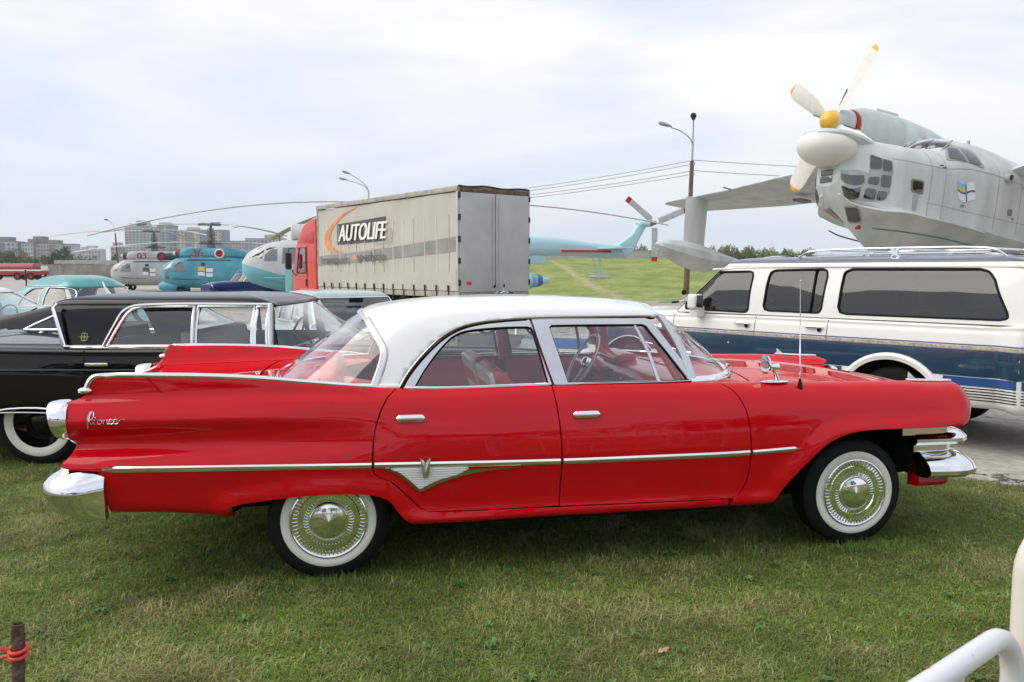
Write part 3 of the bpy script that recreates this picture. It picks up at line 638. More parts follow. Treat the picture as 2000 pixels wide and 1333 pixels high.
# ---------------- interior
def cushion(name, poly, y0, y1, m, parent, bev=.05):
    o = MB().prism(poly, 'y', y0, y1).build(name, m, parent, bevel=bev, seg=3, ang=60); return o
fs = cushion('front_seat', [(1.02, .42), (1.50, .50), (1.52, .60), (1.10, .60), (.98, .60)], -.66, .66, 'red_vinyl', car)
for s in (-1, 1):
    b_ = cushion('seat_back', [(1.02, .58), (1.17, .60), (1.10, .82), (.985, 1.035), (.93, 1.07), (.885, 1.03), (.90, .92)], s*.35-.28, s*.35+.28, 'red_vinyl', fs)
    cushion('seat_back_piping', [(.985, .62), (1.00, .62), (.90, 1.045), (.875, 1.03)], s*.35-.29, s*.35+.29, 'white_vinyl', b_, .008)
rs_ = cushion('rear_seat', [(.05, .42), (.58, .48), (.60, .58), (.10, .58)], -.68, .68, 'red_vinyl', car)
cushion('rear_seat_back', [(.12, .52), (.27, .52), (.10, .98), (.03, 1.06), (-.06, 1.04), (-.03, .9)], -.70, .70, 'red_vinyl', rs_, .03)
MB().box((-.10, 0, .985), (.34, 1.35, .03)).build('parcel_shelf', 'red_vinyl', car, bevel=.01)
cushion('dashboard', [(1.92, .62), (2.3, .62), (2.34, .98), (2.02, 1.012), (1.90, .985), (1.86, .93), (1.90, .80)], -.76, .76, 'red_dash', car, .03)
db = MB(); db.box((1.872, .40, .915), (.02, .42, .055)); db.build('instrument_panel', 'chrome', car, bevel=.008)
cushion('instrument_hood', [(1.88, .99), (2.02, 1.0), (2.02, 1.05), (1.93, 1.055), (1.86, 1.02)], .18, .62, 'red_dash', car, .015)
for yy in (-.35, -.15, .05): MB().lathe([(-.02, .016), (0, .018), (.006, .001)], (1.868, yy, .90), 'x', 12, -1).build('dash_knob', 'chrome', car)
sw = bpy.data.objects.new('steering_wheel', None); COL.objects.link(sw); sw.parent = car; sw.location = (1.69, .36, .985); sw.rotation_euler = (0, R(-62), 0)
ring = [(.205*math.cos(t), .205*math.sin(t), 0) for t in np.linspace(0, 2*math.pi, 49)]
MB().tube(ring, .0115, 10, cap=False).build('wheel_rim', 'ivory_plastic', sw)
sp = MB()
for a in (R(90), R(-90), R(180)): sp.tube([(0, 0, -.035), (.1*math.cos(a), .1*math.sin(a), -.02), (.2*math.cos(a), .2*math.sin(a), 0)], [.03, .016, .010], 8, flat=.5)
sp.build('spokes', 'ivory_plastic', sw); MB().lathe([(-.05, .045), (-.01, .045), (.005, .03), (.01, .001)], axis='z', n=20).build('horn_button', 'chrome', sw)
MB().tube([(0, 0, -.03), (0, 0, -.4)], .028, 12).build('steering_column', 'red_dash', sw)
for s in (-1, 1):
    for xa, xb in ((.42, 1.15), (1.23, 2.1)):
        MB().box(((xa+xb)/2, s*.83, .72), (xb-xa, .03, .50)).build('door_trim', 'red_vinyl', car, bevel=.01)
    MB().tube([(1.185, s*.775, .98), (1.15, s*.625, 1.34)], .035, 8, flat=.5).build('centre_pillar', 'red_dash', car)
    MB().tube([(1.95, s*.76, .99), (1.78, s*.61, 1.34)], .026, 8).build('front_pillar_trim', 'red_dash', car)
MB().box((1.87, .08, 1.31), (.03, .20, .055)).build('rear_view_mirror', 'chrome', car, bevel=.01)
MB().tube([(1.95, -.66, 1.09), (1.955, -.70, 1.12), (1.95, -.73, 1.14)], .012, 8).build('vent_catch', 'chrome', car)
# ---------------- wing mirror, aerial, sights, wipers
def topz(x, b): return HB.ev([x], [b])[0]
p = topz(2.49, 10.6); mr = bpy.data.objects.new('wing_mirror', None); COL.objects.link(mr); mr.parent = car; mr.location = tuple(p)
MB().ball((0, 0, .006), (.088, .03, .010), 24, 8).build('mirror_foot', 'chrome', mr)
MB().tube([(.02, 0, .0), (.005, .0, .05), (-.012, 0, .085)], [.024, .016, .015], 12, flat=.6).build('mirror_stalk', 'chrome', mr)
MB().tube([(.02, 0, .088), (-.015, 0, .09), (-.05, 0, .096)], [.022, .016, .010], 12).build('mirror_arm', 'chrome', mr)
md_ = MB().lathe([(-.022, .002), (-.018, .03), (-.006, .052), (.006, .056), (.008, .05), (.004, .0008)], (-.055, 0, .105), 'x', 32, -1).build('mirror_head', 'chrome', mr)
p = topz(2.625, 9.35); ae = bpy.data.objects.new('aerial', None); COL.objects.link(ae); ae.parent = car; ae.location = tuple(p); ae.rotation_euler = (0, R(-1.5), 0)
MB().lathe([(-.012, .014), (.012, .013), (.03, .009), (.05, .005), (.05, .001)], axis='z', n=16).build('aerial_base', 'black_rubber', ae)
MB().tube([(0, 0, .04), (0, 0, .22), (0, 0, .221), (0, 0, .42), (0, 0, .421), (0, 0, .60)], [.0036, .0036, .0028, .0028, .0018, .0018], 8).build('aerial_mast', 'chrome', ae)
MB().ball((0, 0, .603), .004, 8, 6).build('aerial_tip', 'chrome', ae)
for s in (-1, 1):
    g = MB(); rs = []
    for x in np.linspace(3.36, 3.69, 14):
        q = topz(x, 11.0); t = (x-3.36)/.33; rs.append([(x, -s*(q[1])+.016*math.cos(a)*min(1, .5+3*(1-t)*t), q[2]+.010*math.sin(a)+.004) for a in np.linspace(0, 2*math.pi, 10, endpoint=False)])
    g.rings(rs); q = topz(3.39, 11.0); yy = -s*q[1]
    g.add([(3.375, yy, q[2]+.055), (3.372, yy-.004, q[2]), (3.372, yy+.004, q[2]), (3.43, yy-.002, q[2]+.008), (3.43, yy+.002, q[2]+.008)], [(0, 1, 3), (0, 3, 4), (0, 4, 2), (0, 2, 1)])
    g.build('wing_sight', 'chrome', car)
    MB().tube([(2.45, s*.30, 1.02), (2.47, s*.32, 1.035), (2.30, s*.52, 1.075), (2.20, s*.62, 1.10)], [.012, .010, .005, .004], 8).build('wiper', 'chrome', car)
# ================================================================ ground, pavement and lawn
GZ = -.06
def ground_mat(name, base, alt, scale, rough=.9, bump=.4, crack=False, detail=10, dark=None):
    m = bpy.data.materials.new(name); m.use_nodes = True; t = m.node_tree; b = t.nodes["Principled BSDF"]; b.inputs['Roughness'].default_value = rough; b.inputs['Specular IOR Level'].default_value = .25
    ge = t.nodes.new("ShaderNodeNewGeometry"); n1 = t.nodes.new("ShaderNodeTexNoise"); n1.inputs['Scale'].default_value = scale; n1.inputs['Detail'].default_value = detail; n1.inputs['Roughness'].default_value = .65
    t.links.new(ge.outputs['Position'], n1.inputs[0]); r = t.nodes.new("ShaderNodeValToRGB"); a, e = r.color_ramp.elements; a.position, e.position = .36, .66; a.color = (*alt, 1); e.color = (*base, 1)
    t.links.new(n1.outputs[0], r.inputs[0]); last = r.outputs[0]
    n2 = t.nodes.new("ShaderNodeTexNoise"); n2.inputs['Scale'].default_value = scale*14; n2.inputs['Detail'].default_value = 6; t.links.new(ge.outputs['Position'], n2.inputs[0])
    mx = t.nodes.new("ShaderNodeMixRGB"); mx.blend_type = 'OVERLAY'; mx.inputs[0].default_value = .5; t.links.new(last, mx.inputs[1]); t.links.new(n2.outputs[0], mx.inputs[2]); last = mx.outputs[0]
    if crack:
        v = t.nodes.new("ShaderNodeTexVoronoi"); v.feature = 'DISTANCE_TO_EDGE'; v.inputs['Scale'].default_value = .55
        w = t.nodes.new("ShaderNodeTexNoise"); w.inputs['Scale'].default_value = 2.; w.inputs['Detail'].default_value = 6; t.links.new(ge.outputs['Position'], w.inputs[0])
        ad = t.nodes.new("ShaderNodeVectorMath"); ad.operation = 'MULTIPLY_ADD'; ad.inputs[1].default_value = (.9, .9, .9); t.links.new(w.outputs['Color'], ad.inputs[0]); t.links.new(ge.outputs['Position'], ad.inputs[2]); t.links.new(ad.outputs[0], v.inputs[0])
        cr_ = t.nodes.new("ShaderNodeMath"); cr_.operation = 'LESS_THAN'; cr_.inputs[1].default_value = .008; t.links.new(v.outputs[0], cr_.inputs[0])
        m2 = t.nodes.new("ShaderNodeMixRGB"); m2.inputs[2].default_value = (.08, .075, .065, 1); t.links.new(cr_.outputs[0], m2.inputs[0]); t.links.new(last, m2.inputs[1]); last = m2.outputs[0]
    t.links.new(last, b.inputs['Base Color'])
    bp = t.nodes.new("ShaderNodeBump"); bp.inputs['Strength'].default_value = bump; bp.inputs['Distance'].default_value = .02; t.links.new(n2.outputs[0], bp.inputs['Height']); t.links.new(bp.outputs[0], b.inputs['Normal'])
    MAT[name] = m; return m
ground_mat('pavement', (.47, .43, .37), (.36, .33, .285), .9, crack=True)
ground_mat('earth', (.13, .135, .055), (.19, .155, .08), 2.2)
ground_mat('bank_grass', (.31, .32, .10), (.145, .215, .05), .55, bump=1., detail=15)
ground_mat('far_field', (.12, .14, .06), (.16, .15, .09), .02)
ground_mat('path_dirt', (.33, .27, .17), (.22, .22, .09), 1.2)
g = MB().add([(-4500, -400, GZ-.30), (4500, -400, GZ-.30), (4500, 6000, GZ-.30), (-4500, 6000, GZ-.30)], [(0, 1, 2, 3)]); struct(g.build('terrain', 'far_field'))
g = MB().add([(-240, 5, GZ), (120, 5, GZ), (120, 210, GZ), (-240, 210, GZ)], [(0, 1, 2, 3)]); struct(g.build('pavement', 'pavement'))
# lawn: a turf sheet whose broken edge stands a few centimetres above the pavement
EDGE = [(14, 3.2), (6.5, 5.0), (3.9, 6.10), (3.3, 6.42), (2.6, 6.62), (1.0, 7.4), (-2, 8.35), (-8, 9.3), (-20, 9.5)]
edge = cr(EDGE, 14); edge = [(x+rng.normal(0, .02), y+rng.normal(0, .035)) for x, y in edge]
def lawn_z(x, y): return 0.*x
pts = edge+[(-20, -30), (14, -30)]
bm = bmesh.new(); vs_ = [bm.verts.new((x, y, float(lawn_z(x, y))-.006)) for x, y in pts]; bm.faces.new(vs_)
lo_ = [bm.verts.new((x, y, GZ-.05)) for x, y in edge]
for i in range(len(edge)-1): bm.faces.new((vs_[i], vs_[i+1], lo_[i+1], lo_[i]))
bmesh.ops.recalc_face_normals(bm, faces=bm.faces); me = bpy.data.meshes.new('lawn'); bm.to_mesh(me); bm.free(); struct(mkobj('lawn', me, 'earth'))
# grass blades: real blades, denser and finer near the camera
def grass(name, n, region, hgt, wid, lean, seed, tri3=True):
    r = np.random.default_rng(seed); x0, x1, y0, y1, pw = region
    u = r.random(int(n*1.6)); Y = y0+(y1-y0)*u**pw; X = (x0+(x1-x0)*r.random(len(u)))
    X = X*(np.clip(Y, 1.2, 99)*.70+1.3) if x0 >= -1.01 and x1 <= 1.01 else X
    ex = np.array(edge)[::-1]; lim = np.interp(X, ex[:, 0], ex[:, 1]); k = Y < lim-.02*r.random(len(X)); X = X[k][:n]; Y = Y[k][:n]; n = len(X)
    gr = np.random.default_rng(77).random((64, 64))*2-1
    def vn(x, y):
        i = np.floor(x).astype(int); j = np.floor(y).astype(int); u = x-i; v = y-j; u = u*u*(3-2*u); v = v*v*(3-2*v); g_ = lambda a, b_: gr[a % 64, b_ % 64]
        return (g_(i, j)*(1-u)+g_(i+1, j)*u)*(1-v)+(g_(i, j+1)*(1-u)+g_(i+1, j+1)*u)*v
    def fbm(x, y, f): return vn(x*f, y*f)+.6*vn(x*f*2.1+9, y*f*2.1)+.4*vn(x*f*4.3, y*f*4.3+5)
    P = fbm(X, Y, 1.6); P2 = fbm(X+7, Y-3, 5.5)
    clump = .75+.35*P2+.25*P
    H = hgt*np.clip(clump, .45, 1.5)*(.55+.75*r.random(n)); A = r.random(n)*2*np.pi; L = lean*(.3+1.2*r.random(n)); W = wid*(.6+.8*r.random(n))
    # trampled under the tyres and thinner in the dry patches
    Z = lawn_z(X, Y)-.006
    cx, cy = np.cos(A), np.sin(A); sx_, sy_ = -cy*W/2, cx*W/2
    b0 = np.stack([X-sx_, Y-sy_, Z], 1); b1 = np.stack([X+sx_, Y+sy_, Z], 1)
    mx_ = X+cx*H*L*.35; my = Y+cy*H*L*.35; mz = Z+H*(.62-.12*L)
    m0 = np.stack([mx_-sx_*.8, my-sy_*.8, mz], 1); m1 = np.stack([mx_+sx_*.8, my+sy_*.8, mz], 1)
    tz_ = Z+H*np.clip(1-.45*L, .25, 1); tp = np.stack([X+cx*H*L, Y+cy*H*L, tz_], 1)
    if tri3:
        V = np.stack([b0, b1, m0, m1, tp], 1).reshape(-1, 3); i = np.arange(n)*5
        F_ = np.concatenate([np.stack([i, i+1, i+3], 1), np.stack([i, i+3, i+2], 1), np.stack([i+2, i+3, i+4], 1)], 0); kv = 5
    else:
        V = np.stack([b0, b1, tp], 1).reshape(-1, 3); i = np.arange(n)*3; F_ = np.stack([i, i+1, i+2], 1); kv = 3
    dry = np.clip(.34+.30*P+.22*P2+r.normal(0, .25, n), 0, 1); br = (.62+.62*r.random(n))*(1+.20*fbm(X+3, Y+9, 2.4))
    g1 = np.array([.115, .215, .030]); g2 = np.array([.215, .305, .050]); s1 = np.array([.47, .42, .21]); mixg = r.random(n)[:, None]
    C = (g1*(1-mixg)+g2*mixg)*(1-dry[:, None]**1.6)+s1*dry[:, None]**1.6; C = C*br[:, None]*1.12; rust = r.random(n) < .025; C[rust] = np.array([.22, .12, .06])
    C4 = np.repeat(np.concatenate([C, np.ones((n, 1))], 1), kv, 0).astype(np.float32)
    me = bpy.data.meshes.new(name); me.vertices.add(len(V)); me.vertices.foreach_set('co', V.astype(np.float32).ravel())
    me.loops.add(F_.size); me.loops.foreach_set('vertex_index', F_.astype(np.int32).ravel()); me.polygons.add(len(F_)); me.polygons.foreach_set('loop_start', np.arange(0, F_.size, 3, dtype=np.int32))
    me.update(); me.validate()
    at = me.color_attributes.new('tint', 'FLOAT_COLOR', 'POINT'); at.data.foreach_set('color', C4.ravel())
    o = mkobj(name, me, 'blade'); return o
m = bpy.data.materials.new('blade'); m.use_nodes = True; t = m.node_tree; b = t.nodes["Principled BSDF"]; MAT['blade'] = m
at = t.nodes.new("ShaderNodeAttribute"); at.attribute_name = 'tint'; t.links.new(at.outputs[0], b.inputs['Base Color']); b.inputs['Roughness'].default_value = .6; b.inputs['Specular IOR Level'].default_value = .25
tl = t.nodes.new("ShaderNodeBsdfTranslucent"); t.links.new(at.outputs[0], tl.inputs[0]); mxs = t.nodes.new("ShaderNodeMixShader"); mxs.inputs[0].default_value = .35
t.links.new(b.outputs[0], mxs.inputs[1]); t.links.new(tl.outputs[0], mxs.inputs[2]); t.links.new(mxs.outputs[0], t.nodes['Material Output'].inputs[0])
o = grass('grass', 680000, (-1, 1, 1.9, 9.0, 1.15), .044, .0040, 1.25, 3); tag(o, 'short green and straw coloured grass of the lawn', 'grass', kind='stuff')
o = grass('longer_grass', 34000, (-1, 1, 1.9, 9.0, 1.1), .066, .0046, 1.0, 11); tag(o, 'longer green blades standing up out of the mown lawn', 'grass', kind='stuff')
def tyre_grass():
    r = np.random.default_rng(5); c, s_ = math.cos(HT), math.sin(HT); q = []
    for wx in (0, 2.997):
        for k in range(420): u = wx+r.normal(0, .17); v = -.885-abs(r.normal(0, .05)); q.append((HX+u*c-v*s_, HY+u*s_+v*c))
    return q
tg = MB()
for x, y in tyre_grass():
    h_ = rng.uniform(.03, .075); a = rng.uniform(0, 6.28); w_ = .0022; dx, dy = rng.normal(0, .018, 2); tg.add([(x-w_*math.cos(a), y-w_*math.sin(a), -.005), (x+w_*math.cos(a), y+w_*math.sin(a), -.005), (x+dx, y+dy, h_)], [(0, 1, 2)])
mat('blade_green', (.15, .24, .045), .7, var=.5, vs=30); tag(tg.build('tyre_side_grass', 'blade_green', recalc=False), 'uncut grass standing against the sedan tyres', 'grass', kind='stuff')
wd = MB()
for _ in range(420):
    Y_ = 2.0+6.*rng.random()**1.2; X_ = rng.uniform(-1, 1)*(Y_*.70+1.2)
    if Y_ > 6.0: continue
    k5 = rng.integers(4, 8); a0_ = rng.uniform(0, 6.28); sz = rng.uniform(.016, .034)
    for k in range(k5):
        a = a0_+k*6.283/k5; c_, s_ = math.cos(a), math.sin(a); z0_ = rng.uniform(.016, .030); wd.add([(X_, Y_, .008), (X_+c_*sz*.55-s_*sz*.3, Y_+s_*sz*.55+c_*sz*.3, z0_), (X_+c_*sz*1.1, Y_+s_*sz*1.1, z0_-.006), (X_+c_*sz*.55+s_*sz*.3, Y_+s_*sz*.55-c_*sz*.3, z0_)], [(0, 1, 2, 3)])
mat('weed_green', (.075, .17, .035), .6, var=.4, vs=8); tag(wd.build('lawn_weeds', 'weed_green', recalc=False), 'small broad-leaved weeds growing among the lawn grass', 'weeds', kind='stuff')
# fallen leaves
def leaf(x, y, s, c, rz, lab):
    z = float(lawn_z(x, y))+.022; mb = MB(); ol = [(-1, 0), (-.55, .38), (-.1, .30), (.1, .52), (.5, .26), (1, 0), (.5, -.3), (.05, -.5), (-.15, -.28), (-.6, -.36)]
    n = len(ol); mb.add([(0, 0, -.004)]+[(s*a, s*b_, .006*math.sin(i*1.7)) for i, (a, b_) in enumerate(ol)], [(0, i+1, (i+1) % n+1) for i in range(n)])
    o = mb.build('fallen_leaf', c); o.location = (x, y, z); o.rotation_euler = (R(12), R(-9), rz); o.modifiers.new('t', 'SOLIDIFY').thickness = .0012; return tag(o, lab, 'leaf', 'fallen leaves on the lawn')
mat('leaf_rust', (.34, .085, .035), .7, var=.3, vs=60); mat('leaf_tan', (.42, .30, .17), .7, var=.3, vs=60)
def gpt(px, py, z=0.): 
    P_ = math.atan(136.5/1614); a = (px-1000)/1614; b_ = -(py-666.5)/1614; r = np.array([a, math.cos(P_)+b_*math.sin(P_), -math.sin(P_)+b_*math.cos(P_)]); t_ = (z-1.61)/r[2]; return r[0]*t_, r[1]*t_
for px, py, s, c in ((402, 1152, .014, 'leaf_rust'), (622, 1253, .014, 'leaf_rust'), (685, 1222, .013, 'leaf_rust'), (1752, 1226, .014, 'leaf_rust'), (1898, 1213, .013, 'leaf_rust'), (540, 1264, .012, 'leaf_rust'), (838, 1240, .012, 'leaf_rust'), (1040, 1182, .012, 'leaf_rust')):
    x, y = gpt(px, py); leaf(x, y, s, c, rng.random()*6, 'small rust coloured fallen leaf lying in the grass')
x, y = gpt(1296, 1280); leaf(x, y, .030, 'leaf_tan', .5, 'large curled tan leaf lying in the grass')
# grassy bank with a worn path, in front of the boundary wall
def bank_h(x, y):
    edge_ = np.clip((y-46-.05*(x-6)**2*.1)/32, 0, 1); s = edge_*edge_*(3-2*edge_)
    side = np.clip((24-x)/10, 0, 1)*np.clip((x+12)/8, 0, 1)
    return GZ+2.75*s*(side*side*(3-2*side))+.10*np.sin(x*.9+y*.35)*s+.05*np.sin(x*2.3-y*.8)*s
gx = np.linspace(-16, 40, 110); gy = np.linspace(44, 98, 70); vs_ = []; 
for y in gy:
    for x in gx: vs_.append((x, y, float(bank_h(x, y))+.012+rng.normal(0, .015)))
n = len(gx); fs_ = [(j*n+i, j*n+i+1, (j+1)*n+i+1, (j+1)*n+i) for j in range(len(gy)-1) for i in range(n-1)]
bk = MB().add(vs_, fs_).build('grass_bank', 'bank_grass', recalc=False)
t = MAT['bank_grass'].node_tree; b = t.nodes['Principled BSDF']; src = b.inputs['Base Color'].links[0].from_socket     # worn path down the bank
ge = t.nodes.new('ShaderNodeNewGeometry'); sx_n = t.nodes.new('ShaderNodeSeparateXYZ'); t.links.new(ge.outputs['Position'], sx_n.inputs[0])
def mn(op, a, c):
    n = t.nodes.new('ShaderNodeMath'); n.operation = op
    for i, q in enumerate((a, c)):
        if isinstance(q, (int, float)): n.inputs[i].default_value = q
        else: t.links.new(q, n.inputs[i])
    return n.outputs[0]
nn = t.nodes.new('ShaderNodeTexNoise'); nn.inputs['Scale'].default_value = .9; nn.inputs['Detail'].default_value = 5; t.links.new(ge.outputs['Position'], nn.inputs[0])
cx_ = mn('ADD', mn('MULTIPLY', mn('SUBTRACT', sx_n.outputs[1], 50), -.14), 6.4); dd = mn('ABSOLUTE', mn('ADD', mn('SUBTRACT', sx_n.outputs[0], cx_), mn('MULTIPLY', mn('SUBTRACT', nn.outputs[0], .5), 2.2)), 0)
fc = mn('MULTIPLY', mn('MAXIMUM', mn('SUBTRACT', 1.0, mn('DIVIDE', dd, .62)), 0), mn('MULTIPLY', nn.outputs[0], 1.5)); mxp = t.nodes.new('ShaderNodeMixRGB'); mxp.use_clamp = True; mxp.inputs[2].default_value = (.42, .35, .22, 1); t.links.new(fc, mxp.inputs[0]); t.links.new(src, mxp.inputs[1]); t.links.new(mxp.outputs[0], b.inputs['Base Color'])
struct(bk)
# ================================================================ the other cars
def sec(hw, zb, zt, zc=None, tuck=.10, sh=.08):
    zc = zt if zc is None else zc; h = zt-zb
    return [(-(hw-tuck), zb), (-(hw-.03), zb+.06*min(1, h/.4)), (-(hw-.004), zb+.36*h), (-hw, zb+.62*h), (-(hw-.012), zb+.82*h), (-(hw-.03), zt-.045*min(1, h/.5)), (-(hw-sh), zt), (-hw*.5, zc), (0, zc+.01)]
def shell_surf(zb, zg, zr, xrb, xrt, xft, xfb, wb, wt, dq=.22, dqt=None, bulge=.012, rz=.032, rw=.10, dqf=None, dqtf=None):
    dqt = dq*.6 if dqt is None else dqt
    dqf = dq if dqf is None else dqf; dqtf = dqt if dqtf is None else dqtf
    def ring(z, xr, xf, w, d, e=None):
        e = d if e is None else e; A = xf-e; C = xr+d; L = A-C
        return [(xr, 0, z), (xr+.08*d, -.5*w, z), (xr+.48*d, -.87*w, z), (C, -w, z), (C+L*.33, -w*1.004, z), (C+L*.66, -w*1.004, z), (A, -w, z), (xf-.48*e, -.87*w, z), (xf-.08*e, -.5*w, z), (xf, 0, z)]
    r0 = ring(zb, xrb, xfb, wb, dq, dqf); r2 = ring(zg, xrt, xft, wt, dqt, dqtf)
    r1 = [((a[0]*.47+b[0]*.53), (a[1]*.5+b[1]*.5)-(bulge if abs(a[1]) > .1 else 0), (a[2]+b[2])/2) for a, b in zip(r0, r2)]
    r3 = ring(zr-rz, xrt+.16, xft-.14, wt-rw, dqt*.9); r4 = ring(zr-.004, xrt+.45, xft-.40, wt*.42, dqt*.6); r5 = [(x, 0, zr) for x, y, z in ring(zr, xrt+.6, xft-.5, .3, .1)]
    P = np.array([r0, r1, r2, r3, r4, r5]).transpose(1, 0, 2)
    return Surf(range(10), P, False, None, max(.25, (xfb-xrb)/9), .19)
def arc(xc, zc, r, z0, n=14, k=1.):
    a0 = math.asin(max(-.999, min(1, (z0-zc)/(r*k)))); return [(xc-r*math.cos(a), zc+r*k*math.sin(a)) for a in np.linspace(a0, math.pi-a0, n)]
def make_car(root, st, wheels, S2, wins, paint, roofpaint, wr=.32, ww=(.19, .24), cover='cap', glass='glass_tint', frame=None, arch_r=None, gaps=(), a_lo=2.55, a_hi=6.4, trimw=.012, h=.06, inner='dark_void', track=None, capm='chrome', interior=True, body_sb=.11, rear_mat=None, tm='chrome', arch_k=1., screen_trim=True, sglass=None):
    """body pressing with wheel arches, bonnet/boot sheets, window frames with panes, roof, wheels, bumpers, seats"""
    B = Surf([s_[0] for s_ in st], [sec(*s_[1:]) for s_ in st], True, None, 1., body_sb)
    x0, x1 = st[0][0], st[-1][0]; ar = arch_r or wr*1.14; lower = []
    zlow = lambda x: float(np.interp(x, [s_[0] for s_ in st], [s_[2] for s_ in st]))
    lower = [(x0, zlow(x0))]
    for xw in wheels: lower += arc(xw, wr+.02, ar, zlow(xw), k=arch_k)
    lower += [(x1, zlow(x1))]
    lo = [tuple(p) for p in B.inv(lower, 6)]
    poly = lo+[(x, 6.25) for x in np.linspace(x1, x0, 14)]
    body = panel('body_side', B, poly, paint, root, h=h, rim=.03, both=True)
    # top sheets ahead of and behind the cabin
    xr, xf = S2.ev([0], [0])[0][0], S2.ev([9], [0])[0][0]
    for nm, xa, xb in (('boot_lid', x0, xr+.35), ('bonnet', xf-.45, x1)):
        if xb-xa > .3: weld_pair(*panel(nm, B, [(xa, 6.27), (xb, 6.27), (xb, 8), (xa, 8)], paint, root, h=.12, rim=0, both=True), nm, paint, .02)
    for nm, x in (('tail_panel', x0), ('nose_panel', x1)):
        p = B.ev(np.full(25, x), np.linspace(0, 8, 25)); p2 = p*np.array([1, -1, 1]); MB().add([tuple(q) for q in p]+[tuple(q) for q in p2[::-1]], [tuple(range(50))]).build(nm, paint, root, recalc=False)
    # cabin
    iv = lambda pts, hi=2.0: [tuple(p) for p in S2.inv(pts, hi, 1.6, 7.6)]
    wabs = [iv(w_) for w_ in wins]
    panel('window_frame', S2, [(a, 0) for a in np.linspace(a_lo, a_hi, 14)]+[(a_hi, 1.0), (a_hi, 2.0)]+[(a, 2.0) for a in np.linspace(a_hi, a_lo, 14)]+[(a_lo, 1.0)], frame or roofpaint, root, holes=wabs, h=.06, rim=.03, both=True)
    for wa in wabs:
        panel('side_window', S2, wa, glass, root, h=.15, off=-.01, rim=0, both=True)
        if trimw: strip('window_trim', S2, list(wa)+[wa[0]], tm, root, w=trimw, d=.008, both=True)
    weld_pair(*panel('windscreen', S2, [(a_hi+.02, .04), (7.5, .04), (9, .04), (9, 1.96), (7.5, 1.96), (a_hi+.02, 1.96)], sglass or glass, root, h=.12, off=-.008, rim=0, both=True), 'windscreen', sglass or glass, 0)
    weld_pair(*panel('rear_window', S2, [(0, .04), (1.3, .04), (a_lo-.02, .04), (a_lo-.02, 1.96), (1.3, 1.96), (0, 1.96)], rear_mat or glass, root, h=.12, off=-.008, rim=0, both=True), 'rear_panel' if rear_mat else 'rear_window', rear_mat or glass, 0)
    weld_pair(*panel('roof', S2, [(a, 1.99) for a in np.linspace(0, 9, 24)]+[(9, 5), (0, 5)], roofpaint, root, h=.08, rim=0, both=True), 'roof', roofpaint, .02)
    for nm, path in (('windscreen_trim', [(a_hi, .03)]+[(a_hi, b) for b in (.7, 1.4, 1.97)]+[(7.2, 1.98), (8, 1.98), (9, 1.98)]), ('rear_window_trim', [(a_lo, b) for b in (.03, .7, 1.4, 1.97)]+[(1.4, 1.98), (0, 1.98)])):
        if trimw and screen_trim: strip(nm, S2, path, tm, root, w=trimw*.9, d=.008, both=True)
    for gp in gaps: strip('door_seam', B, [tuple(p) for p in B.inv(gp, 6)], 'dark_void', root, w=.004, d=.0012, both=True)
    # wheels, wells, floor
    tr = track or (st[len(st)//2][1]-.17)
    MB().box(((x0+x1)/2, 0, zlow(0)+.17), (x1-x0-.5, 2*tr-.26, .18)).build('floor_pan', 'dark_void', root)
    for xw in wheels:
        for s in (-1, 1):
            wheel(root, xw, s*tr, wr, s, ww=ww, cover=cover, cap=capm)
            w_ = MB(); ys = s*(tr+.115); yi = s*(tr-.22); zt = wr+ar*arch_k+.01; xa, xb, zl = xw-ar-.01, xw+ar+.01, wr*.9
            w_.add([(xa, ys, zl), (xb, ys, zl), (xb, ys, zt), (xa, ys, zt), (xa, yi, zl), (xb, yi, zl), (xb, yi, zt), (xa, yi, zt)], [(4, 5, 6, 7), (3, 2, 6, 7), (0, 3, 7, 4), (1, 2, 6, 5)]).build('wheel_well', 'dark_void', root, recalc=False)
    if interior:
        zb = float(S2.ev([5], [0])[0][2]); xm = (xr+xf)/2
        for x in (xm+.25, xm-.75):
            se = MB().prism([(x-.35, .35), (x+.15, .38), (x+.18, .52), (x-.22, .52), (x-.34, zb+.10), (x-.46, zb+.12), (x-.44, .5)], 'y', -wb_(S2)*.8, wb_(S2)*.8).build('seat', inner, root, bevel=.04)
        MB().prism([(xf-.55, zb-.35), (xf-.2, zb-.35), (xf-.25, zb+.0), (xf-.6, zb-.02)], 'y', -wb_(S2)*.9, wb_(S2)*.9).build('dashboard', inner, root, bevel=.03)
        ring = [(xf-.78+.19*math.cos(t)*.35, .36+.19*math.sin(t), zb+.0+.19*math.cos(t)*.93) for t in np.linspace(0, 2*math.pi, 25)]
        MB().tube(ring, .011, 6, cap=False).build('steering_wheel', 'black_rubber', root)
    return B
def wb_(S2): return -float(S2.ev([5], [0])[0][1])
def chrome_bar(root, x, y, z, hgt=.07, nm='bumper', m='chrome', sx=1):
    pts = cr([(x-sx*.28, -y-.02, z), (x-sx*.10, -y, z), (x-sx*.01, -y+.12, z), (x+sx*.04, -y*.5, z), (x+sx*.05, 0, z), (x+sx*.04, y*.5, z), (x-sx*.01, y-.12, z), (x-sx*.10, y, z), (x-sx*.28, y+.02, z)], 5)
    return MB().tube(pts, hgt, 8, flat=1.0, up=(0, 0, 1)).build(nm, m, root)
def lamps(root, x, ys, z, r, sx=1, lens='clear_lens'):
    for y in ys:
        for s in (-1, 1):
            MB().lathe([(-.03, r*1.12), (.015, r*1.1), (.02, r)], (x, s*y, z), 'x', 20, sx).build('lamp_ring', 'chrome', root)
            MB().lathe([(.0, r), (.018, r*.6), (.024, .001)], (x, s*y, z), 'x', 20, sx).build('lamp_lens', lens, root)
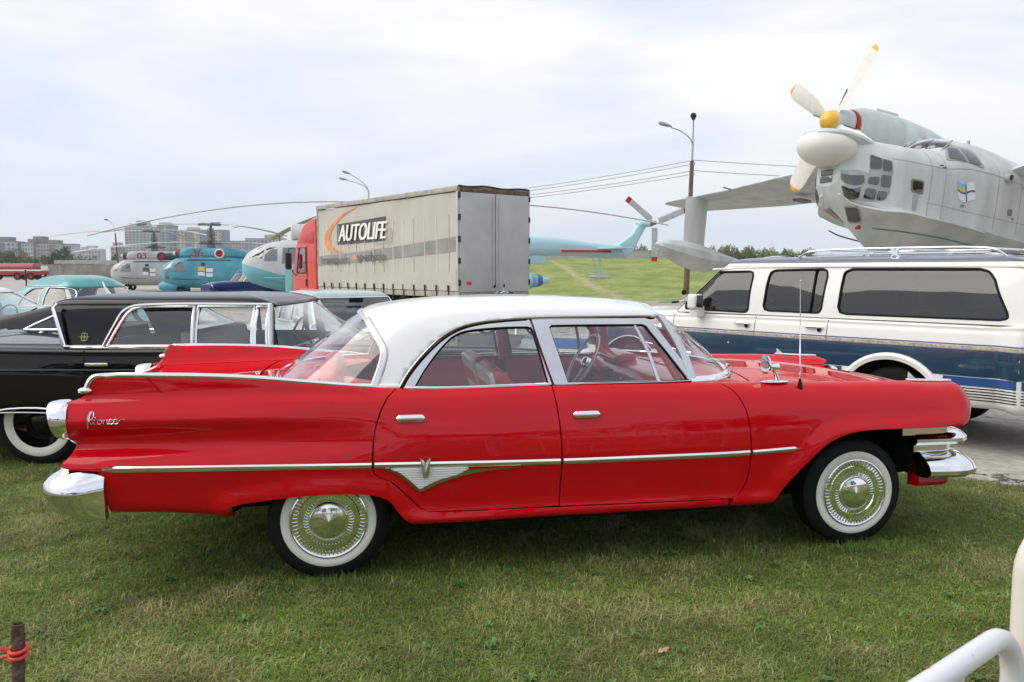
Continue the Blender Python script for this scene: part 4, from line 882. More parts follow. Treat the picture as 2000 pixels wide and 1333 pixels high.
mat('black_paint', (.004, .004, .0045), .3, coat=.75, spec=.0); mat('teal_paint', (.06, .30, .29), .35, coat=.7); mat('pale_green_paint', (.36, .45, .40), .35, coat=.6)
mat('cream_paint', (.80, .79, .735), .3, coat=.7, var=.02); mat('navy_paint', (.012, .042, .085), .3, coat=.9); mat('blue_paint', (.006, .022, .12), .3, coat=.5, spec=.2); mat('white_body', (.72, .74, .76), .35, coat=.6)
mat('silver_green', (.40, .44, .39), .3, .3, coat=.6); mat('vinyl_roof', (.022, .020, .024), .45, bump=.15, bs=200); mat('grey_interior', (.20, .21, .21), .6); mat('beige_interior', (.55, .47, .34), .7); mat('curtain_cream', (.80, .72, .52), .8)
mat('slate_roof', (.10, .12, .16), .35, coat=.6); mat('stripe_gold', (.42, .34, .28), .5, var=.35, vs=30); mat('stripe_blue', (.02, .075, .24), .35, coat=.5); mat('seat_grey', (.16, .17, .18), .5)
# ---------------- long black two-door with a reverse-slant rear pillar
bl = thing('black_coupe', 'long black two-door coupe with chrome window frame and star emblem on its rear pillar', 'car', (-3.95, 7.70, -.01), 0.)
st = [(-1.55, .86, .52, .92, .90), (-1.45, .96, .42, .985, .975), (-1.0, 1.0, .36, 1.0, .995), (0, 1.02, .34, .99, 1.0), (.5, 1.02, .30, .985, 1.0), (1.5, 1.02, .28, .985, 1.0), (2.4, 1.02, .30, .985, 1.0), (3.3, 1.01, .34, .975, .985), (4.1, .98, .40, .95, .955), (4.32, .92, .46, .92, .92), (4.40, .80, .56, .86, .86)]
S2 = shell_surf(.992, 1.335, 1.432, .06, .02, 1.99, 2.62, .90, .80, .22, .14, dqf=.64, dqtf=.06)
win = cr([(.61, 1.0), (.70, 1.18), (.755, 1.27), (.80, 1.305), (.88, 1.322), (1.05, 1.326)], 4)+[(1.30, 1.327), (1.305, 1.0)]
win2 = [(1.335, 1.0), (1.335, 1.327), (1.80, 1.327), (1.80, 1.0)]; win3 = [(1.825, 1.0), (1.825, 1.325), (1.915, 1.325), (1.925, 1.0)]
BL = make_car(bl, st, (0, 3.33), S2, [win, win2, win3], 'black_paint', 'black_paint', wr=.36, ww=(.215, .285), cover='steel', glass='glass', capm='black_paint', track=.80, gaps=[[(.455, .98), (.47, .8), (.47, .5), (.46, .33)], [(2.25, .97), (2.27, .7), (2.25, .33)]], inner='seat_grey', arch_r=.46, arch_k=.24, screen_trim=False, a_lo=2.85, a_hi=6.08)
for z_, w_ in ((.815, .010), (.455, .009)):
    strip('side_crease', BL, [tuple(p) for p in BL.inv([(x, z_) for x in np.linspace(-1.4, 3.9, 24) if z_ > .5 or .43 < x < 2.88 or -.9 < x < -.44], 6)], 'black_paint' if z_ > .5 else 'chrome', bl, w=w_, d=.012, both=True)
strip('arch_trim', BL, [tuple(p) for p in BL.inv(arc(0, .38, .475, .36, k=.26), 6)], 'chrome', bl, w=.008, d=.010, both=True)
for s in (-1, 1):
    MB().tube([(.19, s*.865, 1.352), (.165, s*.885, 1.318), (.27, s*.93, 1.00)], .022, 8, flat=.6).build('rear_pillar_trim', 'chrome', bl)
    MB().tube([(.27, s*.935, 1.002), (.58, s*.935, 1.002)], .014, 8).build('pillar_base_trim', 'chrome', bl)
    MB().tube(cr([(.585, s*.937, 1.0), (.675, s*.90, 1.18), (.73, s*.875, 1.28), (.80, s*.855, 1.325), (.95, s*.848, 1.342), (1.96, s*.845, 1.345)], 5), .013, 8).build('window_surround', 'chrome', bl)
    MB().tube([(1.962, s*.925, .995), (1.945, s*.84, 1.345)], .024, 8).build('front_pillar', 'satin_silver', bl)
    MB().tube([(1.318, s*.918, 1.0), (1.318, s*.842, 1.33)], .014, 8).build('window_divider', 'satin_silver', bl)
    MB().tube([(.33, s*.957, .992), (2.05, s*.955, .992)], .008, 6).build('belt_trim', 'chrome', bl)
    e = bpy.data.objects.new('star_emblem', None); COL.objects.link(e); e.parent = bl; e.location = (.43, s*.918, 1.08); e.rotation_euler = (R(-14)*-s, 0, 0)
    mb = MB(); mb.tube([(-.055, 0, 0), (0, 0, 0), (.055, 0, 0)], [.001, .004, .001], 6); mb.tube([(0, 0, -.045), (0, 0, 0), (0, 0, .045)], [.001, .004, .001], 6)
    mb.tube([(-.02, 0, -.03), (-.024, 0, 0), (-.02, 0, .03), (.02, 0, .03), (.024, 0, 0), (.02, 0, -.03), (-.02, 0, -.03)], .0035, 6); mb.build('star', 'gold_trim', e)
    MB().box((.58, s*1.03, .865), (.19, .03, .03)).build('door_handle', 'chrome', bl, bevel=.01)
    MB().box((.60, s*1.018, .838), (.15, .012, .03)).build('handle_recess', 'dark_void', bl, bevel=.004)
chrome_bar(bl, 4.44, .92, .50, .09); chrome_bar(bl, -1.58, .92, .52, .09, sx=-1); lamps(bl, 4.40, (.62, .42), .74, .09)
# ---------------- pale coupe with a black vinyl fastback roof
pc = thing('vinyl_roof_coupe', 'silver-green coupe with black vinyl fastback roof behind the long black coupe', 'car', (-6.05, 10.45, GZ), R(2.))
st = [(-1.35, .80, .48, .86, .85), (-1.2, .90, .36, .93, .92), (-.6, .95, .30, .97, .965), (.4, .96, .27, .955, .97), (1.6, .96, .26, .95, .97), (2.8, .95, .28, .95, .985), (3.6, .92, .34, .93, .955), (3.95, .84, .42, .89, .90)]
S2 = shell_surf(.965, 1.285, 1.385, -.95, .60, 1.85, 2.50, .80, .68, .30, .14)
PC = make_car(pc, st, (0, 3.02), S2, [[(.30, .985), (.86, 1.245), (1.0, 1.252), (1.0, .985)], [(1.05, .985), (1.05, 1.252), (1.72, 1.252), (1.88, 1.16), (2.08, .985)]], 'silver_green', 'vinyl_roof', wr=.34, glass='glass', frame='vinyl_roof', gaps=[[(.55, .94), (.56, .3)], [(1.75, .94), (1.75, .3)]], inner='grey_interior', a_lo=1.7, screen_trim=False, rear_mat='vinyl_roof')
for s in (-1, 1): stq = MB().tube([(-.18, s*.80, 1.0), (-.13, s*.797, 1.03), (-.12, s*.797, .995), (-.07, s*.795, 1.02), (-.03, s*.793, .995), (.02, s*.79, 1.015)], .004, 6).build('script_badge', 'chrome', pc)
chrome_bar(pc, 4.0, .86, .48, .07); chrome_bar(pc, -1.4, .84, .52, .07, sx=-1); lamps(pc, 3.95, (.58, .40), .70, .08)
# ---------------- teal rounded sedan
te = thing('teal_sedan', 'teal rounded vintage sedan with split windscreen and chrome rod', 'car', (-8.35, 14.9, GZ), R(-27))
st = [(-1.1, .55, .45, .75, .76), (-.9, .74, .36, .92, .95), (-.3, .82, .30, 1.04, 1.08), (.6, .84, .28, 1.06, 1.08), (1.6, .84, .28, 1.06, 1.08), (2.2, .80, .30, 1.03, 1.08), (2.9, .72, .36, .98, 1.04), (3.25, .55, .48, .88, .92)]
S2 = shell_surf(1.06, 1.40, 1.60, -.95, .05, 1.52, 1.95, .76, .60, .42, .30, rz=.07, rw=.16)
TE = make_car(te, st, (0, 2.7), S2, [cr([(.28, 1.09), (.36, 1.24), (.50, 1.36), (.62, 1.39)], 4)+[(.82, 1.395), (.84, 1.09)], [(.94, 1.09), (.93, 1.395)]+cr([(1.30, 1.395), (1.45, 1.36), (1.56, 1.25), (1.62, 1.09)], 4)], 'teal_paint', 'teal_paint', wr=.33, glass='glass', inner='beige_interior', gaps=[[(.88, 1.05), (.89, .3)]], rear_mat='teal_paint', a_lo=2.2, screen_trim=False, trimw=.008)
ct = S2.ev([9], [.05])[0]; cp_ = S2.ev([9], [1.95])[0]; MB().tube([tuple(ct), tuple(cp_), (cp_[0]-.05, 0, cp_[2]+.09)], .017, 8).build('windscreen_divider', 'chrome', te)
chrome_bar(te, 3.32, .76, .46, .06); chrome_bar(te, -1.15, .7, .5, .06, sx=-1); lamps(te, 3.16, (.5,), .78, .10)
# ---------------- white sedan cut by the frame
wh = thing('white_sedan', 'white sedan with sloping windscreen parked beside the teal vintage sedan', 'car', (-9.0, 12.4, GZ), R(-12))
st = [(-1.0, .70, .45, .85, .85), (-.8, .80, .32, .95, .95), (0, .86, .27, .98, .99), (1.4, .86, .26, .97, .99), (2.4, .84, .27, .95, .99), (3.2, .78, .34, .88, .93), (3.45, .68, .42, .80, .84)]
S2 = shell_surf(.985, 1.36, 1.46, -.35, .2, 1.32, 2.1, .78, .64, .26, .14)
make_car(wh, st, (0, 2.6), S2, [[(.2, 1.0), (.36, 1.33), (.78, 1.34), (.80, 1.0)], [(.86, 1.0), (.85, 1.34), (1.30, 1.34), (1.72, 1.0)]], 'white_body', 'white_body', wr=.31, glass='glass', inner='grey_interior', trimw=.008)
MB().tube([(2.02, -.1, 1.03), (1.86, .35, 1.12)], .012, 6).build('wiper', 'black_rubber', wh); chrome_bar(wh, 3.48, .78, .46, .06); lamps(wh, 3.44, (.5,), .66, .09)
# ---------------- pale green boxy sedan
ge = thing('boxy_green_sedan', 'pale green boxy sedan with upright windscreen parked beside the curtain-side lorry', 'car', (-3.12, 13.76, GZ-.05), R(-58))
st = [(-1.0, .70, .42, .86, .86), (-.9, .78, .34, .90, .90), (0, .81, .28, .91, .92), (1.3, .81, .27, .91, .92), (2.4, .80, .28, .905, .93), (3.05, .76, .34, .87, .90), (3.12, .70, .42, .84, .87)]
S2 = shell_surf(.915, 1.325, 1.425, -.50, -.32, 1.28, 1.72, .73, .63, .16, .12)
GE = make_car(ge, st, (0, 2.42), S2, [[(-.18, .94), (-.10, 1.30), (.40, 1.305), (.40, .94)], [(.47, .94), (.47, 1.305), (1.10, 1.305), (1.38, .94)]], 'pale_green_paint', 'pale_green_paint', wr=.29, ww=(.17, .17), glass='glass', inner='seat_grey', gaps=[[(.435, .90), (.435, .3)], [(1.45, .90), (1.45, .3)]], trimw=.012, sglass='glass_milky', rear_mat='glass_milky')
strip('waist_stripe', GE, [tuple(p) for p in GE.inv([(x, .78) for x in np.linspace(-.9, 3.0, 16)], 6)], 'stripe_blue', ge, w=.035, d=.003, both=True)
for s in (-1, 1):
    MB().box((.45, s*.60, 1.12), (1.35, .015, .36)).build('curtain', 'curtain_cream', ge)
    m_ = bpy.data.objects.new('door_mirror', None); COL.objects.link(m_); m_.parent = ge; m_.location = (1.32, s*.80, .99)
    MB().box((0, s*.06, .02), (.06, .15, .09)).build('mirror_head', 'chrome', m_, bevel=.015); MB().tube([(0, -s*.04, -.05), (0, s*.04, -.01)], .01, 6).build('mirror_arm', 'black_rubber', m_)
    MB().box((.62, s*.815, .83), (.13, .03, .025)).build('door_handle', 'chrome', ge, bevel=.006)
for y in (-.35, .25): MB().tube([(1.74, y, .93), (1.66, y+.12, .99), (1.63, y+.42, 1.0)], .010, 6).build('wiper', 'black_rubber', ge)
MB().box((1.42, 0, 1.28), (.03, .22, .07)).build('rear_view_mirror', 'dark_void', ge, bevel=.01)
chrome_bar(ge, 3.18, .78, .44, .06); lamps(ge, 3.12, (.52,), .68, .09)
# ---------------- dark blue old saloon
bs = thing('blue_saloon', 'dark blue vintage saloon standing in front of the blue helicopter', 'car', (-13.8, 45.4, GZ), R(228))
st = [(-1.1, .55, .5, .9, .95), (-.8, .74, .36, 1.05, 1.1), (0, .82, .30, 1.12, 1.14), (1.4, .82, .30, 1.12, 1.14), (2.1, .74, .34, 1.08, 1.14), (2.9, .62, .42, 1.0, 1.05), (3.2, .48, .52, .9, .95)]
S2 = shell_surf(1.12, 1.52, 1.76, -.6, .05, 1.22, 1.62, .74, .62, .3, .16)
make_car(bs, st, (0, 2.6), S2, [[(.15, 1.14), (.3, 1.46), (.72, 1.47), (.74, 1.14)], [(.82, 1.14), (.81, 1.47), (1.1, 1.47), (1.3, 1.14)]], 'blue_paint', 'blue_paint', wr=.33, glass='glass_tint', inner='dark_void', trimw=.012)
chrome_bar(bs, 3.28, .72, .5, .06); lamps(bs, 3.08, (.42,), .86, .10)
# ---------------- white and navy estate wagon
su = thing('estate_wagon', 'large white and navy estate wagon with roof rack and tinted side glass', 'wagon', (4.43, 8.68, GZ), R(132))
st = [(-1.30, .80, .50, 1.17, 1.17), (-1.24, .93, .44, 1.185, 1.19), (-.9, .985, .42, 1.185, 1.19), (0, 1.0, .42, 1.185, 1.19), (1.6, 1.0, .40, 1.185, 1.19), (2.5, .99, .40, 1.175, 1.19), (3.3, .98, .42, 1.14, 1.17), (4.05, .95, .46, 1.10, 1.13), (4.15, .86, .52, 1.06, 1.09)]
S2 = shell_surf(1.19, 1.715, 1.832, -1.27, -1.12, 2.02, 2.62, .955, .855, .12, .10, bulge=.01)
w1 = [(2.46, 1.226)]+cr([(2.25, 1.46), (2.13, 1.62), (2.06, 1.660)], 3)+cr([(1.66, 1.668), (1.61, 1.655), (1.595, 1.61)], 3)+cr([(1.615, 1.25), (1.64, 1.215), (1.70, 1.212)], 3)
w2 = cr([(1.43, 1.29), (1.40, 1.61), (1.37, 1.665), (1.31, 1.68)], 3)+cr([(.79, 1.69), (.74, 1.67), (.725, 1.61)], 3)+cr([(.755, 1.28), (.78, 1.24), (.83, 1.235)], 3)+cr([(1.36, 1.238), (1.41, 1.25)], 2)
w3 = cr([(.575, 1.30), (.555, 1.60), (.54, 1.66), (.47, 1.69)], 3)+cr([(-.72, 1.69), (-.80, 1.665), (-.86, 1.59)], 3)+cr([(-.985, 1.30), (-.99, 1.255), (-.93, 1.235)], 3)+cr([(.48, 1.235), (.55, 1.25)], 2)
SU = make_car(su, st, (0, 3.29), S2, [w1, w2, w3], 'cream_paint', 'cream_paint', wr=.37, ww=(.22, .22), glass='glass_smoke', gaps=[[(1.50, 1.17), (1.515, .9), (1.53, .42)], [(.66, 1.17), (.67, .9), (.69, .42)], [(2.62, 1.16), (2.62, .5)]], trimw=.011, tm='black_rubber', arch_r=.46, inner='grey_interior', track=.84, a_lo=2.62, h=.05)
def su_band(nm, z0, z1, m, off, xa=-1.17, xb=4.0, rim=.004):
    lo = [(x, z0) for x in np.linspace(xa, xb, 30)]; hi = [(x, z1) for x in np.linspace(xb, xa, 30)]
    if z0 < .85:      # keep clear of the rear wheel arch
        aw = arc(0, .39, .475, z0); lo = [(x, z0) for x in np.linspace(xa, -.50, 8)]+[p for p in aw if p[1] < z1]*(z1 > .86)+[(x, z0) for x in np.linspace(.50, 2.72, 12)]
        if z1 <= .86:
            for q0, q1 in ((xa, -.49), (.49, 2.74)): panel(nm, SU, [tuple(p) for p in SU.inv([(x, z0) for x in np.linspace(q0, q1, 10)]+[(x, z1) for x in np.linspace(q1, q0, 10)], 6)], m, su, h=.08, off=off, rim=rim, both=True)
            return
        aw = arc(0, .39, .475, z0); awf = arc(3.29, .39, .475, z0); lo = [(x, z0) for x in np.linspace(xa, aw[0][0]-.02, 6)]+aw+[(x, z0) for x in np.linspace(aw[-1][0]+.02, awf[0][0]-.02, 10)]+awf+[(xb, z0)]
    panel(nm, SU, [tuple(p) for p in SU.inv(lo+hi, 6)], m, su, h=.05, off=off, rim=rim, both=True)
su_band('navy_flank', .712, .957, 'navy_paint', .003)
su_band('gold_stripe', .960, .990, 'stripe_gold', .004); su_band('upper_pinstripe', .998, 1.008, 'stripe_blue', .004)
su_band('blue_stripe', .625, .705, 'stripe_blue', .003)
for k in range(5): su_band('pinstripe', .600-.026*k, .609-.026*k, 'dark_void', .003)
for s in (-1, 1):
    fl = MB(); rs = []
    for a in np.linspace(-.05, math.pi+.05, 26): rs.append([(0-(.475+q)*math.cos(a), s*(1.0+o), .385+(.44+q)*math.sin(a)) for q, o in ((0, -.03), (-.01, .035), (.03, .045), (.055, .03), (.06, -.03))])
    fl.rings(rs, True, True); fl.build('wheel_flare', 'cream_paint', su)
    MB().tube([(2.15, s*.86, 1.69), (1.5, s*.868, 1.713), (.62, s*.868, 1.718), (-1.1, s*.862, 1.712)], .012, 6).build('drip_rail', 'cream_paint', su)
    for x in (1.66, .80):
        h_ = MB(); h_.box((x, s*1.012, 1.088), (.19, .025, .020)); h_.build('door_handle', 'chrome', su, bevel=.006); MB().ball((x-.055, s*1.005, 1.062), (.022, .012, .022)).build('handle_button', 'dark_void', su)
    MB().tube([(.875, s*.955, 1.24), (.855, s*.875, 1.69)], .012, 6).build('window_divider', 'dark_void', su)
    MB().lathe([(0, .016), (.006, .014), (.008, .001)], (1.83, s*.995, .86), 'y', 14, s).build('fuel_lock', 'chrome', su)
    m_ = bpy.data.objects.new('door_mirror', None); COL.objects.link(m_); m_.parent = su; m_.location = (2.24, s*1.06, 1.27)
    MB().box((0, s*.02, .05), (.12, .16, .17)).build('mirror_head', 'cream_paint', m_, bevel=.03, seg=3); MB().box((-.062, s*.02, .05), (.01, .13, .14)).build('mirror_glass', 'chrome', m_, bevel=.004); MB().prism([(-.06, -.13), (.05, -.13), (.05, .0), (-.06, .0)], 'y', s*-.10, s*.06).build('mirror_bracket', 'cream_paint', m_, bevel=.02)
panel('roof_skin', S2, [(a, 2.35) for a in np.linspace(0, 9, 24)]+[(9, 5), (0, 5)], 'slate_roof', su, h=.1, off=.004, rim=.003, both=True)
rk = bpy.data.objects.new('roof_rack', None); COL.objects.link(rk); rk.parent = su
for s in (-1, 1):
    MB().tube(cr([(1.16, s*.70, 1.815), (1.08, s*.70, 1.865), (.98, s*.70, 1.885), (0, s*.70, 1.900), (-.72, s*.70, 1.885), (-.80, s*.70, 1.865), (-.90, s*.70, 1.80)], 5), .016, 8, flat=.6).build('side_rail', 'chrome', rk)
    MB().tube([(1.0, s*.70, 1.845), (-.75, s*.70, 1.845)], .010, 6).build('lower_rail', 'chrome', rk)
    for x in (.12,): MB().prism([(x-.05, 1.80), (x-.02, 1.85), (x-.05, 1.90), (x-.02, 1.90), (x, 1.87), (x+.02, 1.90), (x+.05, 1.90), (x+.02, 1.85), (x+.05, 1.80), (x, 1.83)], 'y', s*.69, s*.715).build('rail_foot', 'chrome', rk)
for x in (.8, .1, -.6): MB().tube([(x, -.70, 1.89), (x, .70, 1.89)], .012, 6).build('cross_bar', 'chrome', rk)
MB().prism([(-1.08, 1.80), (-1.26, 1.82), (-1.30, 1.80), (-1.12, 1.77)], 'y', -.80, .80).build('tail_spoiler', 'cream_paint', su, bevel=.01)
chrome_bar(su, 4.22, .96, .52, .09); chrome_bar(su, -1.36, .88, .46, .07, sx=-1); lamps(su, 4.16, (.68,), .86, .09)
# ================================================================ curtain-side lorry
mat('tarpaulin', (.50, .475, .41), .75, var=.03, vs=1.3); mat('door_grey', (.47, .475, .46), .55, var=.08, vs=1.5); mat('cab_red', (.62, .045, .03), .35, coat=.6, var=.05)
mat('faded_orange', (.70, .28, .11), .8, var=.25, vs=2); mat('faded_grey', (.29, .28, .265), .8, var=.12, vs=2); mat('sign_dark', (.085, .085, .10), .7, var=.15); mat('sign_white', (.84, .82, .74), .7, var=.06); mat('print_text', (.12, .117, .11), .8, var=.1); mat('print_grey', (.41, .39, .345), .8, var=.1)
mat('rail_steel', (.40, .37, .31), .6, .2, var=.2, vs=4); mat('rust', (.16, .09, .05), .85, var=.4, vs=9); mat('strap_black', (.03, .03, .03), .7); mat('seam_light', (.80, .77, .68), .7); mat('cover_seam', (.30, .29, .27), .8)
lo = thing('curtain_lorry', 'curtain-side lorry with red cab and grey tarpaulin lettered AUTOLIFE', 'lorry', (-.485, 23.55, GZ), R(127.6))
LL, LW, Z0, Z1 = 9.10, 1.235, 1.14, 3.98
# curtain with gentle ripples between the straps
def curtain(s):
    V = []; nx, nz = 110, 14
    for j in range(nz+1):
        for i in range(nx+1):
            x = .10+(LL-.16)*i/nx; z = Z0-.02+(Z1-.13-Z0)*j/nz
            y = LW+.012*math.sin(x*9.3)*(1-.5*j/nz)+.016*math.sin(x*2.1+z*1.4)+.010*math.sin(z*5+x*.7)*(1-j/nz)
            V.append((x, s*y, z))
    F_ = [(j*(nx+1)+i, j*(nx+1)+i+1, (j+1)*(nx+1)+i+1, (j+1)*(nx+1)+i) for j in range(nz) for i in range(nx)]
    return MB().add(V, F_).build('curtain', 'tarpaulin', lo)
for s in (-1, 1): curtain(s)
cy_ = lambda x, z, o=.02: LW+.012*math.sin(x*9.3)*(1-.5*(z-Z0)/2.7)+.016*math.sin(x*2.1+z*1.4)+.010*math.sin(z*5+x*.7)*(1-(z-Z0)/2.7)+o
def decal(nm, poly, m, off, step=.15):
    """flat print laid on the curtain; poly in (distance from the front edge of the tarp, z)"""
    P = [(LL-.06-a, z) for a, z in poly]; D_ = np.array(P); S_ = Surf([0, LL], [[(LW, 0.), (LW, 4.5)], [(LW, 0.), (LW, 4.5)]], True, lambda q, a, b: np.stack([q[:, 0], [cy_(x, z, 0) for x, z in zip(q[:, 0], q[:, 2])], q[:, 2]], 1), 1., 4.5)
    return panel(nm, S_, [(x, z/4.5) for x, z in P], m, lo, h=step, off=abs(off), rim=0, flip=True)
# coordinates measured on the tarp: a = metres back from the front end
decal('grey_band', [(0, 1.86), (3, 1.95), (6, 2.08), (9, 2.22), (9, 2.62), (6, 2.44), (3, 2.30), (0, 2.20)], 'faded_grey', -.012)
decal('sign_panel', [(1.6, 2.57), (4.9, 2.61), (5.02, 3.37), (1.62, 3.27)], 'sign_dark', -.014)
sw_o = cr([(3.0, 3.78), (2.0, 3.58), (1.1, 3.24), (.62, 2.86), (.66, 2.58), (1.0, 2.38), (2.0, 2.28)], 8); sw_i = cr([(2.0, 2.32), (1.5, 2.40), (1.12, 2.56), (1.0, 2.84), (1.35, 3.18), (2.1, 3.52), (3.0, 3.76)], 8)
decal('orange_swoosh', sw_o+sw_i, 'faded_orange', -.013, .08)
decal('smoke_block', [(4.4, 2.52), (5.35, 2.52), (5.42, 3.0), (5.08, 3.0), (5.0, 2.62), (4.4, 2.6)], 'print_grey', -.012)
def tarp_text(nm, txt, a0, z0, size, m, sx=1., shear=0., off=.028, rise=.0, bold=0.):
    o = text_mesh(nm, txt, size, m, lo, (LL-.06-a0, LW+off, z0), (R(90), 0, R(180)), .001, shear, sx)
    if bold:
        pass
    return o
for dx in (0, .035, .07): tarp_text('lettering', 'AUTOLIFE', 1.72+dx, 2.69, .78, 'sign_white', .93, .28, .052+dx*.02)
tarp_text('small_lettering', 'transport', .34, 1.93, .40, 'print_text', 1.42, 0, .066); tarp_text('small_lettering', 'spedycja', 3.1, 2.01, .40, 'print_text', 1.42, 0, .066)
decal('orange_dot', [(2.83+.13*math.cos(t), 2.12+.11*math.sin(t)) for t in np.linspace(0, 6.28, 16, endpoint=False)], 'faded_orange', -.016, .1)
for i in range(14):
    x = .5+i*.62
    for s in (-1, 1):
        MB().tube([(x, s*cy_(x, z, .006), z) for z in np.linspace(Z0+.5, Z1-.75, 8)], .014, 6, flat=1., up=(1, 0, 0)).build('seam', 'seam_light' if i % 3 else 'tarpaulin', lo)
        st_ = MB(); st_.box((x, s*(LW+.03), Z0+.05), (.055, .03, .17)); st_.box((x, s*(LW+.022), Z0-.14), (.042, .012, .34)); st_.box((x, s*(LW+.03), Z0-.30), (.06, .03, .07)); st_.build('strap', 'strap_black', lo, bevel=.004)
for s in (-1, 1):
    MB().box((LL/2, s*(LW+.015), Z1-.055), (LL, .06, .14)).build('roof_rail', 'rail_steel', lo, bevel=.012); MB().box((LL/2, s*(LW-.03), 1.02), (LL, .06, .16)).build('side_rail', 'rail_steel', lo, bevel=.01)
    MB().box((.045, s*(LW-.02), 2.54), (.09, .10, 2.86)).build('corner_post', 'door_grey', lo, bevel=.01); MB().box((LL-.04, s*(LW-.02), 2.54), (.08, .08, 2.86)).build('corner_post', 'rail_steel', lo, bevel=.01)
    for k in range(5): MB().box((-.01, s*(LW-.015), 1.35+.6*k), (.07, .07, .16)).build('hinge', 'strap_black', lo, bevel=.006)
MB().box((LL/2, 0, Z1+.0), (LL, 2*LW-.02, .03)).build('roof_cover', 'tarpaulin', lo); MB().box((LL/2, 0, 1.06), (LL, 2*LW-.14, .14)).build('load_bed', 'rail_steel', lo)
MB().box((LL-.02, 0, 2.5), (.03, 2*LW-.1, 2.8)).build('headboard', 'rail_steel', lo)
for s in (-1, 1): MB().box((-.02, s*.608, 2.46), (.04, 1.19, 2.74)).build('rear_door', 'door_grey', lo, bevel=.008)
MB().box((-.012, 0, 3.90), (.06, 2.40, .12)).build('rear_header', 'rust', lo, bevel=.01)
MB().tube([(0, y, 4.0+.02*math.sin(y*5)) for y in np.linspace(-LW, LW, 18)], .028, 6).build('roof_edge_cord', 'strap_black', lo)
for s in (-1, 1): MB().tube([(-.055, s*.10, 1.2), (-.055, s*.10, 3.7)], .012, 6).build('lock_rod', 'door_grey', lo)
MB().box((-.043, .92, 1.33), (.006, .16, .10)).build('door_sticker', 'cab_red', lo)
# chassis and wheels
MB().box((5.0, 0, .80), (10.6, .8, .24)).build('chassis', 'dark_void', lo)
for x in (1.9, 3.1, 10.15):
    for s in (-1, 1): wheel(lo, x, s*1.02, .50, s, ww=(.29, .29), width=.30, cover='steel', capm='x') if False else wheel(lo, x, s*1.02, .50, s, ww=(.29, .29), width=.30, cover='steel', cap='rail_steel')
# cab
cb = [(9.30, .62), (11.45, .50), (11.50, 1.30), (11.40, 1.72), (11.02, 2.78), (10.75, 3.05), (10.35, 3.42), (9.55, 3.62), (9.30, 3.60)]
mb = MB(); half = []
prof = [(1.24, 0), (1.24, .0)]
rings_ = []
for y, k in ((-1.22, .985), (-1.10, 1.0), (1.10, 1.0), (1.22, .985)): rings_.append([(9.3+(x-9.3)*k, y, .5+(z-.5)*k) for x, z in cb])
cabo = mb.rings(rings_).build('cab', 'cab_red', lo, bevel=.05, seg=3)
for s in (-1, 1):
    MB().prism([(10.18, 1.62), (10.98, 1.62), (10.96, 1.75), (10.74, 2.50), (10.20, 2.52)], 'y', s*1.21, s*1.232).build('side_window', 'glass_sky', lo, bevel=.004)
    MB().tube([(10.16, s*1.228, 1.60), (11.0, s*1.228, 1.60), (10.75, s*1.228, 2.54), (10.16, s*1.228, 2.54), (10.16, s*1.228, 1.60)], .022, 6).build('window_seal', 'black_rubber', lo)
    MB().tube([(10.06, s*1.226, .75), (10.06, s*1.226, 2.62)], .008, 6).build('door_seam', 'dark_void', lo); MB().box((10.16, s*1.235, 1.25), (.05, .04, .26)).build('door_handle', 'strap_black', lo, bevel=.008)
    MB().prism([(9.45, 2.68), (10.85, 2.72), (10.62, 2.98), (9.45, 3.12)], 'y', s*1.215, s*1.235).build('sun_visor_panel', 'cab_trim', lo, bevel=.01)
    MB().prism([(9.35, .7), (10.9, .7), (10.7, 1.02), (9.35, 1.05)], 'y', s*1.20, s*1.26).build('step_panel', 'cab_red', lo, bevel=.02)
    m_ = bpy.data.objects.new('cab_mirror', None); COL.objects.link(m_); m_.parent = lo; m_.location = (11.25, s*1.46, 2.05)
    MB().box((0, 0, 0), (.12, .24, .62)).build('mirror_head', 'strap_black', m_, bevel=.04); MB().tube([(-.1, -s*.22, .5), (0, -s*.02, .48), (0, 0, .3)], .02, 6).build('mirror_arm', 'strap_black', m_); MB().tube([(-.15, -s*.24, -.55), (0, 0, -.3)], .02, 6).build('mirror_stay', 'strap_black', m_)
MB().prism([(11.415, 1.75), (11.06, 2.72), (11.04, 2.72), (11.395, 1.75)], 'y', -1.05, 1.05).build('windscreen', 'glass_dark', lo)
for y in (-.35, .35): MB().tube([(9.6, y, 3.60), (9.7, y, 3.78), (9.9, y, 3.80)], .05, 8).build('air_horn', 'chrome', lo)
MB().box((9.75, .6, 3.62), (.14, .05, .14)).build('marker_lamp', 'strap_black', lo, bevel=.01)
# teal stand in front of the cab
mat('teal_panel', (.22, .52, .46), .5, var=.06)
tp = thing('teal_post', 'flat teal panel post standing before the red lorry cab', 'post', (-5.28, 19.6, GZ), R(8))
MB().box((0, 0, .85), (.155, .10, 1.70)).build('post_panel', 'teal_panel', tp, bevel=.008); MB().box((0, 0, .02), (.30, .26, .05)).build('foot', 'rail_steel', tp, bevel=.006); MB().box((-.05, -.052, .52), (.05, .006, .14)).build('red_mark', 'cab_red', tp)
